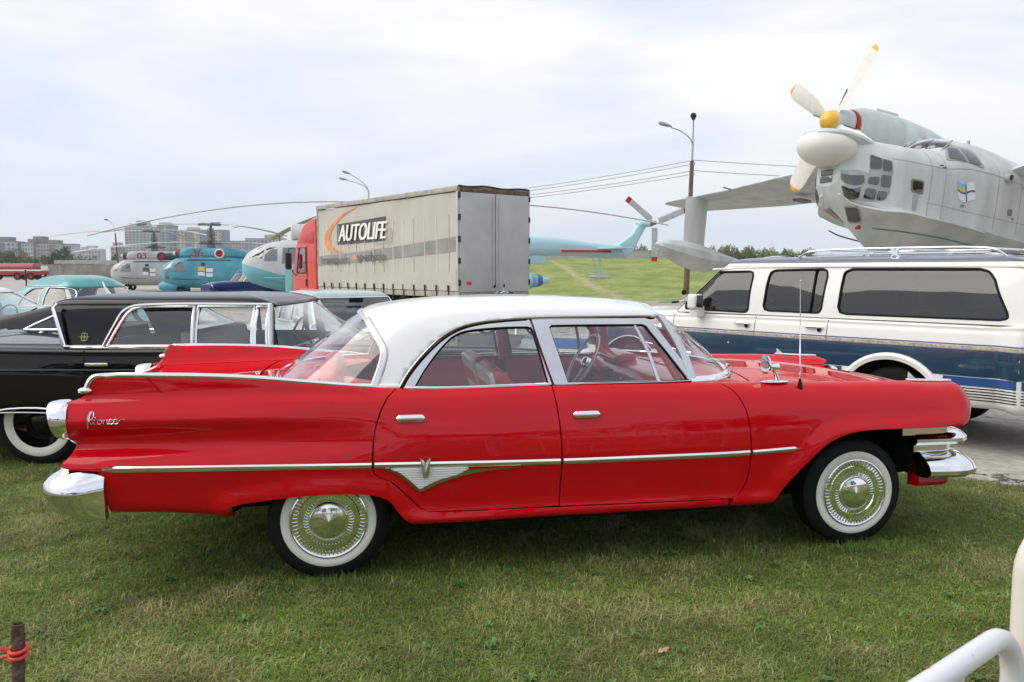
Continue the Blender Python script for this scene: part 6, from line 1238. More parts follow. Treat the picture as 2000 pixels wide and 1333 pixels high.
# wings: gull centre section, engines at the bend, tapered outer panels, floats
def wing_half(s):
    secs = [(0.9, .6, 4.4, 3.85, .55), (2.6, .5, 4.3, 4.30, .52), (4.4, .35, 4.1, 5.05, .50), (6.0, .15, 3.7, 4.72, .44), (10.5, -.25, 2.9, 4.56, .32), (14.4, -.5, 2.0, 4.50, .20), (15.05, -.72, 1.2, 4.50, .08)]
    rs = []
    for y, xl, ch, z, th in secs:
        prof = [(0, 0), (.03, .42), (.12, .8), (.3, 1), (.6, .62), (1, .02), (.6, -.30), (.3, -.5), (.12, -.48), (.03, -.3)]
        rs.append([(xl-ch*u, s*y, z+th*.55*v-ch*u*.035) for u, v in prof])
    return MB().rings(rs).build('wing', 'sea_grey', sp_, ang=50)
for s in (-1, 1):
    w_ = wing_half(s)
    MB().tube([(-.45, s*10.2, 4.56), (.10, s*10.2, 4.60)], .035, 8).build('pitot', 'frame_grey', w_)
    for y, k in ((7.2, .3), (8.4, .28)): MB().box((-1.9, s*y, 4.30), (.5, .35, .08)).build('flap_bracket', 'stain', w_)
    # float on its pylon
    MB().rings([[(xl+(xt-xl)*u, s*(12.5+v*.12), z) for u, v in ((0, 0), (.25, 1), (.7, .7), (1, 0), (.7, -.7), (.25, -1))] for xl, xt, z in ((.02, -1.02, 4.48), (-.05, -1.05, 3.4), (-.12, -1.08, 2.55))]).build('float_pylon', 'sea_grey', w_)
    rs = []
    for x, w, zk, zc, zt in ((1.12, .05, 2.48, 2.52, 2.58), (.95, .26, 2.28, 2.44, 2.68), (.55, .42, 2.04, 2.34, 2.76), (0, .50, 1.84, 2.26, 2.80), (-.7, .52, 1.72, 2.20, 2.76), (-1.3, .48, 1.72, 2.18, 2.66), (-2.0, .38, 1.95, 2.22, 2.54), (-2.8, .16, 2.20, 2.30, 2.42)):
        rs.append([(x, s*12.5+a, z) for a, z in ((0, zk), (w*.55, zk+(zc-zk)*.5), (w, zc), (w*.9, zc+(zt-zc)*.5), (w*.45, zt-.03), (0, zt), (-w*.45, zt-.03), (-w*.9, zc+(zt-zc)*.5), (-w, zc), (-w*.55, zk+(zc-zk)*.5))])
    MB().rings(rs).build('float', 'sea_grey', w_, ang=28)
    # engine nacelle, spinner and propeller
    yn = s*4.4; MB().lathe([(.42, .40), (.35, .56), (.0, .66), (-1.2, .68), (-2.6, .56), (-4.0, .30), (-4.6, .1)], (0, yn, 5.72), 'x', 36).build('nacelle', 'sea_grey', sp_)
    MB().lathe([(.40, .515), (.46, .50), (.46, .44)], (0, yn, 5.73), 'x', 36).build('cowl_ring', 'intake_red', sp_); MB().box((-.9, yn, 6.38), (.9, .4, .14)).build('air_scoop', 'sea_grey', sp_, bevel=.05)
    pr = bpy.data.objects.new('propeller', None); COL.objects.link(pr); pr.parent = sp_; pr.location = (.95, yn, 5.80)
    MB().lathe([(-.48, .42), (-.3, .40), (.0, .34), (.10, .31)], (0, 0, 0), 'x', 32).build('spinner', 'sea_grey', pr); MB().lathe([(.095, .312), (.25, .26), (.36, .15), (.40, .001)], (0, 0, 0), 'x', 32).build('spinner_tip', 'spinner_yellow', pr)
    for k in range(4):
        a = R(PROP0)+k*math.pi/2; rs = []; tipr = []
        for t in np.array([0, .08, .16, .24, .32, .42, .52, .62, .72, .80, .86, .90, .94, .975, 1.]):
            r_q = .28+1.98*t; ch = .54*(.35+.65*min(1, t*3.2))*(1 if t < .82 else math.sqrt(max(.02, 1-((t-.82)/.185)**2))); tw = R(30-20*t); ring = []
            for o, th in ((-.42, 0), (-.1, .055), (.58, .0), (-.1, -.03)):
                along = o*ch; yy = along*math.cos(tw)-th*math.sin(tw); xx = along*math.sin(tw)+th*math.cos(tw); ring.append((xx, -math.sin(a)*r_q*1.+math.cos(a)*yy, math.cos(a)*r_q+math.sin(a)*yy))
            rs.append(ring)
        b_ = MB().rings(rs[:13]).build('blade', 'prop_white', pr, ang=60); MB().rings(rs[12:]).build('blade_tip', 'prop_yellow', b_, ang=60)
        MB().tube([tuple(np.array(rs[1][0])+(.03, 0, 0)), tuple(np.array(rs[4][0])+(.03, 0, 0))], .03, 5, flat=.4).build('deicer_strip', 'dark_vent', b_)
# tail and undercarriage (outside the frame, for support)
MB().prism([(-13, 3.8), (-17, 3.7), (-17.6, 4.4), (-14.2, 4.4)], 'y', -.12, .12).build('fin_root', 'sea_grey', sp_, bevel=.05); MB().box((-15.6, 0, 4.35), (2.6, 8., .18)).build('tailplane', 'sea_grey', sp_, bevel=.05)
for s in (-1, 1):
    MB().prism([(-14.4, 3.2), (-17.2, 3.2), (-16.8, 6.4), (-15.2, 6.4)], 'y', s*4.0-.08, s*4.0+.08).build('tail_fin', 'sea_grey', sp_, bevel=.05)
    MB().tube([(-1.6, s*1.0, 2.2), (-1.45, s*1.9, .95)], .11, 10).build('main_leg', 'frame_grey', sp_); MB().lathe([(-.2, .2), (-.2, .58), (.2, .58), (.2, .2)], (-1.45, s*1.95, .70), 'y', 26).build('main_tyre', 'black_rubber', sp_)
MB().tube([(-11, 0, 2.4), (-11.1, 0, 1.30)], .09, 8).build('tail_leg', 'frame_grey', sp_)
# ================================================================ lamp posts and wires
mat('post_rust', (.17, .10, .065), .8, .2, var=.3, vs=4); mat('post_concrete', (.36, .34, .30), .85, var=.15); mat('galvanised', (.42, .43, .43), .5, .4, var=.1); mat('lamp_black', (.03, .03, .035), .5); mat('lamp_grey', (.36, .37, .38), .45); mat('wire', (.22, .22, .23), .6)
def lamp_post(lab, loc, hgt, heads, lean=0., rz=0.):
    o = thing('street_lamp', lab, 'street lamp', loc, group='street lamps', rot=(0, lean, rz)); k = hgt/9.8
    MB().tube([(0, 0, -.3), (0, 0, hgt*.12), (0, 0, hgt*.78)], [.17*k, .16*k, .11*k], 12).build('pole', 'post_rust', o); MB().lathe([(0, .22*k), (.35, .20*k), (.4, .165*k)], axis='z', n=14).build('pole_base', 'post_concrete', o)
    MB().tube([(0, 0, hgt*.775), (0, 0, hgt*.88)], .055*k, 10).build('top_tube', 'galvanised', o)
    for z in (.70, .755): 
        b_ = MB(); b_.box((.06*k, -.1*k, hgt*z), (.05*k, .5*k, .05*k)); b_.build('cross_bracket', 'galvanised', o)
        for y in (-.30, .1): MB().lathe([(0, .04*k), (.08*k, .045*k), (.12*k, .02*k)], (.06*k, y*k, hgt*z+.02), 'z', 10).build('insulator', 'lamp_grey', o)
    for (dx, dy, dz, dark) in heads:
        pts = cr([(0, 0, hgt*.86), (dx*.12, dy*.12, hgt*.90+dz*.25), (dx*.55, dy*.55, hgt*.94+dz*.6), (dx*.92, dy*.92, hgt*.955+dz)], 5); ar = MB().tube(pts, .032*k, 8).build('lamp_arm', 'galvanised', o)
        e = Vector((dx, dy, hgt*.963+dz)); d = Vector((dx, dy, .25*math.hypot(dx, dy))).normalized(); s0 = e-d*.15*k
        MB().tube([tuple(s0), tuple(s0+d*.15*k), tuple(s0+d*.45*k), tuple(s0+d*.68*k), tuple(s0+d*.78*k)], [.05*k, .10*k, .16*k, .14*k, .04*k], 12, flat=.7).build('lamp_head', 'lamp_black' if dark else 'lamp_grey', ar)
    return o
lp1 = lamp_post('tall rusty street lamp with two heads beside the flying boat float', (9.45, 45, GZ), 9.7, [(-1.35, -.2, .0, False), (-.28, -1.2, .22, True)], R(1.6))
lp2 = lamp_post('street lamp with twin pale heads rising behind the lorry roof', (-12.0, 70, GZ), 9.6, [(-1.9, 0, .05, False), (-1.45, -.9, .45, False)])
lp3 = lamp_post('far single-headed street lamp among the apartment blocks', (-61.5, 130, GZ), 9.6, [(-.9, 0, .45, True)], R(-3.5))
def wirerun(a, b, sag, lab):
    pts = [(a[0]+(b[0]-a[0])*t, a[1]+(b[1]-a[1])*t, a[2]+(b[2]-a[2])*t-sag*4*t*(1-t)) for t in np.linspace(0, 1, 22)]
    tag(MB().tube(pts, .016, 4).build('overhead_wire', 'wire'), lab, 'wire', 'overhead wires on the street lamps')
for i, (zz, dy, nm) in enumerate(((7.50, -.3, 'topmost'), (7.34, .1, 'second'), (6.95, -.3, 'third'), (6.80, .1, 'lowest'))):
    wirerun((9.72, 45+dy, zz), (-11.9, 70+dy, 7.4-.16*i), .45, nm+' overhead wire running from the tall street lamp towards the lorry')
for i, (zz, dy, nm) in enumerate(((7.50, -.3, 'upper'), (6.95, -.3, 'lower'))):
    wirerun((9.72, 45+dy, zz), (42, 52, 8.6-.6*i), .6, nm+' overhead wire running from the tall street lamp past the flying boat')
# ================================================================ walls
mat('concrete_wall', (.40, .385, .35), .85, var=.12, vs=1.2, bump=.2, bs=4); mat('old_concrete', (.30, .285, .25), .85, var=.2, vs=.5, bump=.2, bs=2); mat('sign_letter', (.12, .12, .14), .8)
def wall(name, lab, a, b, z0, z1, n, m, cop=True, zb=None):
    a = Vector(a); b = Vector(b); d = (b-a); L = d.length; d.normalize(); o = thing(name, lab, 'wall', (a.x, a.y, 0), math.atan2(d.y, d.x)); w = L/n
    for i in range(n):
        e = zb[i] if zb else z0; pn = MB().box(((i+.5)*w, 0, (z1+e)/2), (w-.06, .16, z1-e)).build('wall_panel', m, o, bevel=.02)
        MB().box((i*w, 0, (z1+e)/2+.03), (.24, .26, z1-e+.12)).build('pier', m, o, bevel=.015)
        if cop: MB().box(((i+.5)*w, 0, z1+.03), (w-.26, .24, .07)).build('coping', 'old_concrete', o)
    return o
wall('boundary_wall', 'low concrete panel wall along the top of the grass bank', (-6, 86), (17, 86), 2.0, 3.70, 8, 'concrete_wall')
wall('boundary_wall', 'lower concrete wall running on behind the flying boat float', (17.2, 86), (62, 80), .2, 2.35, 14, 'concrete_wall')
wall('concrete_fence', 'weathered concrete panel fence behind the fire engine', (-96, 168), (-20, 176), -.2, 2.9, 16, 'old_concrete')
sg = thing('fence_sign', 'long pale lettered board along the top of the concrete fence', 'sign', (-86, 166.5, 2.95), R(6))
MB().box((6, 0, .45), (23, .12, .75)).build('board', 'concrete_wall', sg, bevel=.02); text_mesh('lettering', 'IIEPE 3EJI', .75, 'sign_letter', sg, (7.5, -.08, .18), (R(90), 0, 0), .01, 0, 1.1)
for x in (-4.5, 6, 16): MB().box((x, .1, -1.45), (.15, .15, 2.9)).build('sign_leg', 'galvanised', sg)
# ================================================================ fire engine
fe = thing('fire_engine', 'long red fire engine with white stripe and red wheels by the fence', 'fire engine', (-95.5, 158, GZ), R(2)); mat('fire_red', (.33, .012, .02), .4, coat=.4, var=.1); mat('hub_red', (.42, .02, .02), .5)
rs = [[(x, y, z) for y, z in ((-1.3, 1.75), (-1.35, 2.35), (-1.05, 2.95), (-.5, 3.15), (.5, 3.15), (1.05, 2.95), (1.35, 2.35), (1.3, 1.75))] for x in (-1.9, -1.7, 4.6, 4.9, 5.0)]
rs[-1] = [(x, y*.9, 1.75+(z-1.75)*.86) for x, y, z in rs[-1]]; MB().rings(rs).build('tank', 'fire_red', fe, bevel=.06)
MB().box((2.2, 0, 1.35), (8.6, 2.7, .85)).build('lower_body', 'fire_red', fe, bevel=.05); MB().box((2.3, -1.37, 1.83), (8.3, .03, .26)).build('white_stripe', 'flag_white', fe); MB().box((2.3, 1.37, 1.83), (8.3, .03, .26)).build('white_stripe', 'flag_white', fe)
MB().prism([(-6.0, .95), (-2.0, .95), (-2.0, 2.55), (-5.2, 2.55), (-6.0, 1.9)], 'y', -1.35, 1.35).build('cab', 'fire_red', fe, bevel=.08); MB().box((-4.2, 0, 2.15), (1.6, 2.74, .6)).build('cab_window', 'dark_void', fe, bevel=.03); MB().box((-2.6, -1.36, 2.0), (.6, .04, .5)).build('vent', 'dark_void', fe)
MB().box((6.4, 0, 1.7), (.12, 2.2, 1.9)).build('rear_ladder', 'flag_white', fe, bevel=.02); MB().box((1.0, 0, .85), (11.0, 1.0, .4)).build('chassis', 'dark_void', fe)
for x in (-5.0, -2.9, 1.9, 4.4):
    for s in (-1, 1):
        w_ = bpy.data.objects.new('wheel', None); COL.objects.link(w_); w_.parent = fe; w_.location = (x, s*1.15, .72)
        MB().lathe([(-.25, .38), (-.25, .66), (-.15, .72), (.15, .72), (.25, .66), (.25, .38)], n=24).build('tyre', 'black_rubber', w_); MB().lathe([(-.24, .40), (-.20, .36), (-.10, .2), (-.18, .001)], n=20, sgn=-s).build('rim', 'hub_red', w_)
# ================================================================ person standing far off
pe = thing('person', 'person in dark clothes standing with hands on hips near the fire engine', 'person', (-51.6, 88, GZ), R(25)); mat('dark_cloth', (.02, .022, .03), .8); mat('skin', (.45, .28, .20), .6); mat('hair_dark', (.03, .02, .015), .7)
def skinmesh(nm, verts, edges, rad, m, parent, root=0):
    me = bpy.data.meshes.new(nm); me.from_pydata(verts, edges, []); o = mkobj(nm, me, m, parent); md = o.modifiers.new('skin', 'SKIN')
    for i, r_q in enumerate(rad): me.skin_vertices[0].data[i].radius = (r_q, r_q)
    me.skin_vertices[0].data[root].use_root = True; o.modifiers.new('sub', 'SUBSURF').render_levels = 2; return o
V = [(0, 0, .95), (0, 0, 1.15), (0, 0, 1.38), (0, 0, 1.50), (0, .0, 1.62), (0, 0, 1.74), (0, .2, 1.42), (-.06, .42, 1.22), (.04, .20, 1.03), (0, -.2, 1.42), (-.06, -.42, 1.22), (.04, -.20, 1.03), (0, .10, .88), (.02, .14, .48), (-.02, .16, .08), (.14, .17, .04), (0, -.10, .88), (.02, -.14, .48), (-.02, -.16, .08), (.14, -.17, .04)]
E_ = [(0, 1), (1, 2), (2, 3), (3, 4), (4, 5), (2, 6), (6, 7), (7, 8), (2, 9), (9, 10), (10, 11), (0, 12), (12, 13), (13, 14), (14, 15), (0, 16), (16, 17), (17, 18), (18, 19)]
skinmesh('body', V, E_, [.17, .16, .18, .06, .10, .085, .08, .05, .04, .08, .05, .04, .10, .07, .05, .04, .10, .07, .05, .04], 'dark_cloth', pe)
MB().ball((.01, 0, 1.66), (.10, .082, .125), 14, 10).build('face', 'skin', pe); MB().ball((-.012, 0, 1.70), (.108, .09, .105), 14, 10).build('hair', 'hair_dark', pe)
# ================================================================ apartment blocks
mat('bl_cream', (.52, .49, .42), .85, var=.04, vs=.05); mat('bl_white', (.52, .52, .50), .85, var=.04, vs=.05); mat('bl_brown', (.23, .18, .18), .85, var=.06, vs=.05); mat('bl_grey', (.24, .27, .33), .85, var=.05, vs=.05); mat('bl_green', (.36, .50, .40), .85, var=.05, vs=.05); mat('bl_pink', (.48, .36, .33), .85, var=.05, vs=.05); mat('bl_window', (.13, .15, .18), .3, var=.3, vs=.2); mat('bl_yellow', (.60, .52, .33), .85, var=.05, vs=.05); mat('bl_roof', (.20, .18, .18), .9)
WSHARE = {}
def block(lab, x, y, w, d, h, m, bands=(), cols=6, rows=8, cap=None, rz=0.):
    o = thing('apartment_block', lab, 'building', (x, y, GZ-.3), rz, 'far apartment blocks')
    MB().box((0, 0, h/2), (w, d, h)).build('wall', m, o)
    for u0, u1, mm in bands: MB().box((w*((u0+u1)/2-.5), -d/2-.25, h*.49), (w*(u1-u0), .5, h*.97)).build('facade_bay', mm, o)
    MB().box((0, 0, h+.4), (w+.6, d+.6, .8)).build('parapet', 'bl_roof', o)
    for (u, ww, hh, mm) in (cap or ()): MB().box((w*(u-.5), 0, h+hh/2+.4), (ww, d*.7, hh)).build('roof_house', mm, o)
    ww, hh = w/cols*.52, h/rows*.52; key = (round(ww, 2), round(hh, 2))
    for c in range(cols):
        for r_q in range(rows):
            xx = w*((c+.5)/cols-.5); zz = h*(.06+.92*(r_q+.5)/rows)
            if key in WSHARE: q = bpy.data.objects.new('window', WSHARE[key]); COL.objects.link(q); q.parent = o
            else: q = MB().box((0, 0, 0), (ww, .3, hh)).build('window', 'bl_window', o); WSHARE[key] = q.data
            q.location = (xx, -d/2-.55, zz)
    return o
def bx_(px, y): return (px-1000)/1614*y
def bh_(py, y): return 1.61+(530-py)/1614*y+.36
def blk(lab, p0, p1, py, y, m, bands=(), cols=6, rows=8, cap=None, d=18): return block(lab, bx_((p0+p1)/2, y), y, (p1-p0)/1614*y, d, bh_(py, y), m, bands, cols, rows, cap)
blk('pale apartment block with brown towers at the near end of the far row', -40, 46, 474, 900, 'bl_white', [(.1, .3, 'bl_brown'), (.55, .75, 'bl_brown')], 10, 7, [(.2, 12, 5, 'bl_brown'), (.7, 13, 5, 'bl_brown')])
blk('pale apartment block with broad brown upper storeys', 48, 80, 476, 905, 'bl_brown', [(.3, 1., 'bl_white')], 6, 7, [(.85, 9, 4, 'bl_brown')])
blk('cream apartment block with a brown rooftop box', 82, 128, 478, 910, 'bl_cream', [(0, .2, 'bl_yellow'), (.62, .85, 'bl_brown')], 8, 7, [(.1, 10, 8, 'bl_brown'), (.72, 9, 4, 'bl_brown')])
blk('small pale block next to the cream one', 130, 154, 479, 920, 'bl_white', (), 4, 6)
blk('low pale block beyond the gap in the row', 160, 206, 489, 1300, 'bl_white', [(.3, .5, 'bl_cream'), (.85, 1., 'bl_pink')], 8, 5, [(.3, 10, 4, 'bl_cream'), (.55, 12, 6, 'bl_yellow')])
blk('pinkish block by the far street lamp', 226, 256, 483, 1250, 'bl_pink', [(.5, 1., 'bl_brown')], 4, 6, [(.3, 10, 6, 'bl_pink')])
blk('tall cream high-rise of the grey and green complex', 255, 318, 446, 1150, 'bl_cream', [(.35, .5, 'bl_green'), (.75, 1., 'bl_green')], 9, 16, [(.4, 26, 5, 'bl_green'), (.5, 14, 9, 'bl_green')])
blk('tall green high-rise of the grey complex', 318, 348, 443, 1160, 'bl_grey', [(.2, .7, 'bl_green')], 4, 16, [(.4, 14, 4, 'bl_cream')])
blk('wide grey high-rise with cream window bays', 348, 449, 452, 1165, 'bl_grey', [(.08, .22, 'bl_yellow'), (.38, .50, 'bl_yellow'), (.80, .92, 'bl_yellow')], 14, 14, [(.35, 14, 4, 'bl_yellow')])
blk('lower grey block at the foot of the high-rises', 400, 485, 473, 1100, 'bl_grey', [(.7, 1., 'bl_pink')], 14, 7, None, 14)
blk('pink and cream block behind the amphibious helicopter', 486, 560, 468, 1250, 'bl_pink', [(.2, .35, 'bl_cream'), (.6, .8, 'bl_yellow')], 10, 9, [(.7, 24, 6, 'bl_pink')])
# ================================================================ trees
mat('bark', (.10, .08, .06), .9, var=.3); mat('foliage', (.085, .125, .045), .8, var=.5, vs=.9); mat('foliage_pale', (.16, .19, .075), .8, var=.45, vs=.9); mat('foliage_dark', (.05, .085, .035), .8, var=.5, vs=.9); mat('foliage_gold', (.22, .20, .06), .8, var=.4, vs=.9)
def crown_mesh(seed, w, h, n, leaf_):
    r_q = np.random.default_rng(seed); v = []; f = []; lobes = [(r_q.normal(0, .34)*w, r_q.normal(0, .34)*w, h*(.30+.58*r_q.random()), (.20+.20*r_q.random())) for _ in range(11)]
    for i in range(n):
        l = lobes[r_q.integers(len(lobes))]; d = r_q.normal(size=3); d /= np.linalg.norm(d); rr = l[3]*(.75+.35*r_q.random()); p = np.array([l[0], l[1], l[2]])+d*rr*np.array([w, w, h*.62]); 
        a = r_q.normal(size=3); a /= np.linalg.norm(a); b_ = np.cross(a, d+r_q.normal(0, .5, 3)); b_ /= np.linalg.norm(b_)+1e-9; s_ = leaf_*(.6+.8*r_q.random()); k = len(v); v += [tuple(p-a*s_), tuple(p+b_*s_*.7), tuple(p+a*s_), tuple(p-b_*s_*.7)]; f.append((k, k+1, k+2, k+3))
    me = bpy.data.meshes.new('crown'); me.from_pydata(v, [], f); return me
def trunk_mesh(h, w, seed):
    r_q = random.Random(seed); mb = MB(); mb.tube([(0, 0, -.3), (.02*h, 0, h*.25), (0, .02*h, h*.55)], [h*.035, h*.026, h*.015], 8)
    for k in range(5):
        a = r_q.uniform(0, 6.28); mb.tube([(0, 0, h*(.25+.06*k)), (w*.25*math.cos(a), w*.25*math.sin(a), h*(.45+.06*k)), (w*.42*math.cos(a), w*.42*math.sin(a), h*(.58+.06*k))], [h*.014, h*.009, h*.004], 6)
    o = mb.build('tmp', 'bark'); me = o.data; bpy.data.objects.remove(o); return me
CR = [[crown_mesh(100+k, 1., 1., 1500, .042) for _ in (0,)][0] for k in range(5)]; TRK = [trunk_mesh(1., 1., k) for k in range(3)]
def tree(lab, x, y, w, h, m, k, z=GZ-.3, grp='far trees'):
    o = thing('tree', lab, 'tree', (x, y, z), random.uniform(0, 6), grp); c = bpy.data.objects.new('crown', CR[k % 5].copy()); COL.objects.link(c); c.parent = o; c.scale = (w/1.7, w/1.7, h*.98); c.data.materials.clear(); c.data.materials.append(M(m))
    t_ = bpy.data.objects.new('trunk', TRK[k % 3]); COL.objects.link(t_); t_.parent = o; t_.scale = (w*.8, w*.8, h*.85); return o
random.seed(5)
kinds = {'foliage': 'green', 'foliage_pale': 'pale green', 'foliage_dark': 'dark green', 'foliage_gold': 'yellowing'}
def treeat(px, wpx, py, y, m, k, where): s_ = y/1614; return tree(kinds[m]+' '+where, bx_(px, y), y, wpx*s_, bh_(py, y)-(-.36 if False else 0), m, k)
for i, (px, wpx, py, m) in enumerate(((-6, 44, 487, 'foliage_pale'), (18, 40, 489, 'foliage'), (40, 36, 490, 'foliage_gold'), (58, 30, 495, 'foliage_pale'), (76, 30, 499, 'foliage'), (118, 52, 484, 'foliage_dark'), (100, 30, 499, 'foliage_gold'), (142, 26, 499, 'foliage'), (162, 22, 498, 'foliage_pale'), (180, 22, 500, 'foliage'), (225, 16, 497, 'foliage_dark'), (330, 26, 492, 'foliage'), (360, 24, 493, 'foliage_pale'))):
    treeat(px, wpx, py, 300+11*(i % 4), m, i, 'bushy tree between the fire engine and the apartment blocks')
for i in range(26):
    px = 1040+i*8.6+random.uniform(-3, 3); m = random.choice(['foliage', 'foliage', 'foliage_pale', 'foliage_dark']); treeat(px, 24+random.uniform(-5, 8), (481 if px > 1190 else 489)+random.uniform(-4, 4), 190+random.uniform(0, 30), m, i, 'tree beyond the boundary wall under the helicopter tail')
for i in range(28):
    px = 1372+i*7.6+random.uniform(-3, 3); m = random.choice(['foliage', 'foliage_pale', 'foliage_pale', 'foliage_gold']); treeat(px, 26+random.uniform(-5, 8), (486-3.5*math.sin((px-1370)/35))+random.uniform(-3, 3), 200+random.uniform(0, 40), m, i, 'tree on the skyline between the float and the wagon roof')
# ================================================================ motorcycles
mat('moto_red', (.40, .02, .02), .35, coat=.6)
def motorcycle(lab, loc, rz):
    o = thing('motorcycle', lab, 'motorcycle', loc, rz, 'parked motorcycles')
    for x in (0, 1.38):
        w_ = bpy.data.objects.new('wheel', None); COL.objects.link(w_); w_.parent = o; w_.location = (x, 0, .32); MB().lathe([(-.05, .25), (-.05, .30), (0, .32), (.05, .30), (.05, .25)], n=28).build('tyre', 'black_rubber', w_)
        sp = MB(); sp.lathe([(-.02, .245), (-.02, .255), (.02, .255), (.02, .245)], n=28); sp.lathe([(-.06, .001), (-.06, .05), (.06, .05), (.06, .001)], n=12)
        for k in range(10): a = k*.628; sp.tube([(.05*math.cos(a), 0, .05*math.sin(a)), (.25*math.cos(a), 0, .25*math.sin(a))], .004, 4)
        sp.build('rim', 'chrome', w_)
    for s in (-1, 1): MB().tube([(1.38, s*.07, .32), (1.10, s*.09, .92)], .022, 8).build('fork_leg', 'chrome', o)
    MB().ball((.78, 0, .76), (.30, .14, .13), 18, 10).build('tank', 'moto_red', o); MB().prism([(.05, .70), (.62, .70), (.58, .80), (.08, .82)], 'y', -.12, .12).build('seat', 'black_rubber', o, bevel=.03); MB().box((.68, 0, .42), (.42, .26, .36)).build('engine', 'hub_metal', o, bevel=.05)
    MB().tube([(0, 0, .34), (.3, 0, .62), (1.1, 0, .86), (.9, 0, .36), (0, 0, .34)], .022, 8).build('frame', 'black_rubber', o); MB().lathe([(0, .10), (.1, .09), (.16, .001)], (1.2, 0, .88), 'x', 18, -1).build('headlamp', 'chrome', o)
    hbm = MB(); hbm.tube(cr([(.86, -.40, 1.10), (1.0, -.24, 1.13), (1.10, -.08, .98), (1.10, .08, .98), (1.0, .24, 1.13), (.86, .40, 1.10)], 5), .013, 8); h_ = hbm.build('handlebar', 'chrome', o)
    for s in (-1, 1): MB().tube([(.78, s*.44, 1.09), (.9, s*.37, 1.105)], .02, 8).build('grip', 'black_rubber', h_); MB().tube([(1.0, s*.24, 1.12), (1.0, s*.34, 1.26)], .006, 5).build('mirror_stem', 'chrome', h_); MB().lathe([(0, .05), (.02, .045), (.025, .001)], (1.0, s*.35, 1.28), 'x', 14).build('mirror', 'black_rubber', h_)
    MB().tube(cr([(1.0, 0, .66), (1.2, 0, .70), (1.4, 0, .68), (1.62, 0, .52)], 4), .07, 8, flat=.3).build('mudguard', 'moto_red', o); MB().tube([(.1, -.14, .30), (.8, -.14, .28)], .04, 10).build('silencer', 'chrome', o); MB().tube([(.5, .1, .4), (.45, .32, .0)], .014, 6).build('side_stand', 'chrome', o)
    return o
motorcycle('red motorcycle parked beside the nose of the white and navy wagon', (3.0, 16.3, GZ), R(-62)); motorcycle('small red motorcycle parked behind the rear doors of the lorry', (.62, 21.2, GZ), R(160))
# blue handrail barrier on the apron, seen through the sedan's windows
mat('rail_blue', (.05, .16, .42), .4, coat=.4)
rb = thing('blue_barrier', 'low blue barrier board on white posts across the apron', 'barrier', (-.55, 12.6, GZ), R(-24))
MB().box((2.2, 0, .62), (6.2, .05, .16)).build('board', 'rail_blue', rb, bevel=.008)
for x in (-.7, 1.15, 3.0, 5.0): MB().box((x, .05, .36), (.10, .06, .72)).build('post', 'flag_white', rb, bevel=.008)
for x in (-.7, 1.15, 3.0, 5.0): MB().box((x, .05, .015), (.30, .30, .03)).build('foot', 'galvanised', rb)
# ================================================================ foreground: crowd barriers, stake with cord
mat('barrier_white', (.74, .74, .76), .35, vs=38, coat=.2, col2=(.42, .30, .22), thr=(.27, .31)); mat('barrier_old', (.70, .66, .58), .45, vs=24, col2=(.45, .33, .22), thr=(.28, .36)); mat('rebar', (.105, .070, .055), .6, .4, var=.35, vs=40, bump=.4, bs=60); mat('cord_red', (.72, .045, .035), .45, var=.1)
def barrier(lab, loc, rz, L, m, zt, r_=.021, nb=9):
    o = thing('crowd_barrier', lab, 'barrier', loc, rz, 'white tubular crowd barriers')
    c = .09; pts = [(0, 0, .02), (0, 0, zt-c)]+[(c-c*math.cos(a), 0, zt-c+c*math.sin(a)) for a in np.linspace(.2, math.pi/2, 7)]+[(L-c+c*math.sin(a), 0, zt-c+c*math.cos(a)) for a in np.linspace(0, math.pi/2-.2, 7)]+[(L, 0, zt-c), (L, 0, .02)]
    MB().tube(pts, r_, 20).build('hoop', m, o); MB().tube([(0, 0, .22), (L, 0, .22)], r_*.8, 12).build('lower_rail', m, o)
    for k in range(nb): x = L*(k+1)/(nb+1); MB().tube([(x, 0, .22), (x, 0, zt-.005)], r_*.5, 10).build('bar', m, o)
    for x in (0, L): MB().tube([(x, -.28, .015), (x, .28, .015)], r_*.8, 10).build('foot', m, o)
    return o
b1 = barrier('white tubular crowd barrier with a rusty bolt hole near its corner', (.878, 1.397, 0), R(-141.3), 2.2, 'barrier_white', .990, .0185)
MB().lathe([(-.001, .006), (.0015, .0055), (.002, .001)], (.028, -.017, .963), 'y', 12, 1).build('bolt_hole', 'rust', b1)
b2 = barrier('cream tubular crowd barrier standing next to the white one', (.918, 1.43, 0), R(12), 2.2, 'barrier_old', 1.16, .024)
st_ = thing('iron_stake', 'rusty twisted reinforcing-bar stake with red cord looped round it', 'stake', (-1.107, 1.735, 0), rot=(R(-2), R(1.2), 0))
ri = MB(); n = 22; rs = []
for i in range(90):
    z = -.15+.985*i/89; rs.append([((.0125+.0016*max(0, math.cos(2*a-z*95)))*math.cos(a), (.0125+.0016*max(0, math.cos(2*a-z*95)))*math.sin(a), z) for a in np.linspace(0, 2*math.pi, n, endpoint=False)])
for q in ((.0105, .836), (.0095, .828), (.004, .826)): rs.append([(q[0]*math.cos(a), q[0]*math.sin(a), q[1]) for a in np.linspace(0, 2*math.pi, n, endpoint=False)])
ri.rings(rs).build('bar', 'rebar', st_)
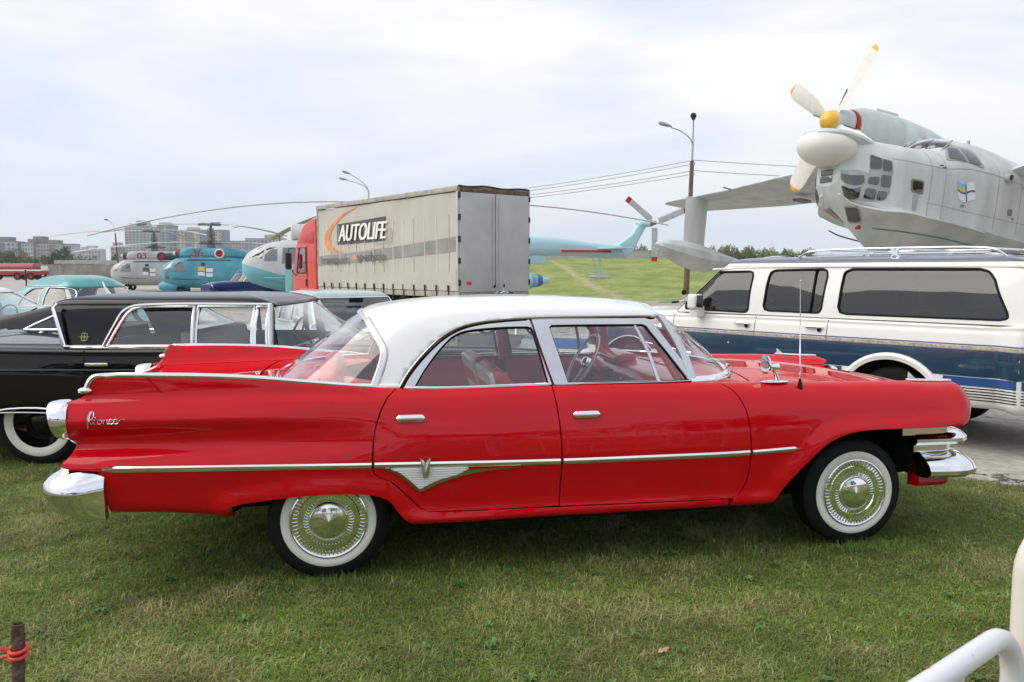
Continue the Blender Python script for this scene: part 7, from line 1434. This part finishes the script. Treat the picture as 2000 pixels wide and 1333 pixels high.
for nm, lab, loc, hh in (('iron_stake', 'tall rusty iron stake holding the far end of the red cord', (-1.995, 1.642, 0), 1.80), ('iron_stake', 'short rusty iron stake where the lower run of the red cord ends', (-2.497, 2.062, 0), .70)):
    q = thing(nm, lab, 'stake', loc); MB().tube([(0, 0, -.1), (0, 0, hh*.5), (0, 0, hh)], .013, 12).build('bar', 'rebar', q); MB().lathe([(hh, .013), (hh+.004, .009), (hh+.004, .001)], axis='z', n=12).build('cut_end', 'rust', q)
cd = thing('red_cord', 'taut red cord tied round the rusty stake', 'cord', (-1.091, 1.762, 0))
loop = lambda z: [(.0175*math.cos(a), .0175*math.sin(a), z+.004*math.sin(a)) for a in np.linspace(-2.9, 2.9, 26)]
MB().tube([(-.9, -.12, 1.75), (-.5, -.06, 1.28), (-.16, -.015, .90), (-.03, -.012, .783)]+loop(.779)+[(-.016, .0, .776)], .0042, 8).build('upper_turn', 'cord_red', cd)
MB().tube([(-1.4, .3, .62), (-.7, .15, .675), (-.2, .0, .735), (-.04, -.012, .762)]+loop(.766)+[(-.016, .0, .770)], .0042, 8).build('lower_turn', 'cord_red', cd)

# a row of the same barriers behind the photographer, mirrored in the car's paint
for i in range(6):
    barrier('white tubular crowd barrier in the row facing the red sedan', (-7.4+2.35*i, -.9-.05*i, 0), R(1.), 2.25, 'barrier_white', 1.02, .02)
for i in range(9):  # unseen trees behind the camera, added to darken reflections in the sedan
    tree(['green', 'dark green'][i % 2]+' spreading tree in the unseen row across the lawn from the sedan', -34+8.5*i+random.uniform(-1.5, 1.5), -34+random.uniform(-4, 4), 9+random.uniform(-1, 2), 8.5+random.uniform(-1, 2), ['foliage', 'foliage_dark'][i % 2], i, 0., 'trees across the lawn')

# thin haze over the airfield
hz = MB().box((0, 720, 42), (3400, 1560, 88.4)).build('haze', None); hm = bpy.data.materials.new('haze_air'); hm.use_nodes = True; t = hm.node_tree; t.nodes.clear()
ho = t.nodes.new('ShaderNodeOutputMaterial'); pv = t.nodes.new('ShaderNodeVolumePrincipled'); pv.inputs['Color'].default_value = (.86, .91, .97, 1); pv.inputs['Density'].default_value = .00022; pv.inputs['Anisotropy'].default_value = .2
t.links.new(pv.outputs[0], ho.inputs['Volume']); hz.data.materials.append(hm); hz['kind'] = 'stuff'; hz['label'] = 'thin pale haze over the airfield'; hz['category'] = 'haze'
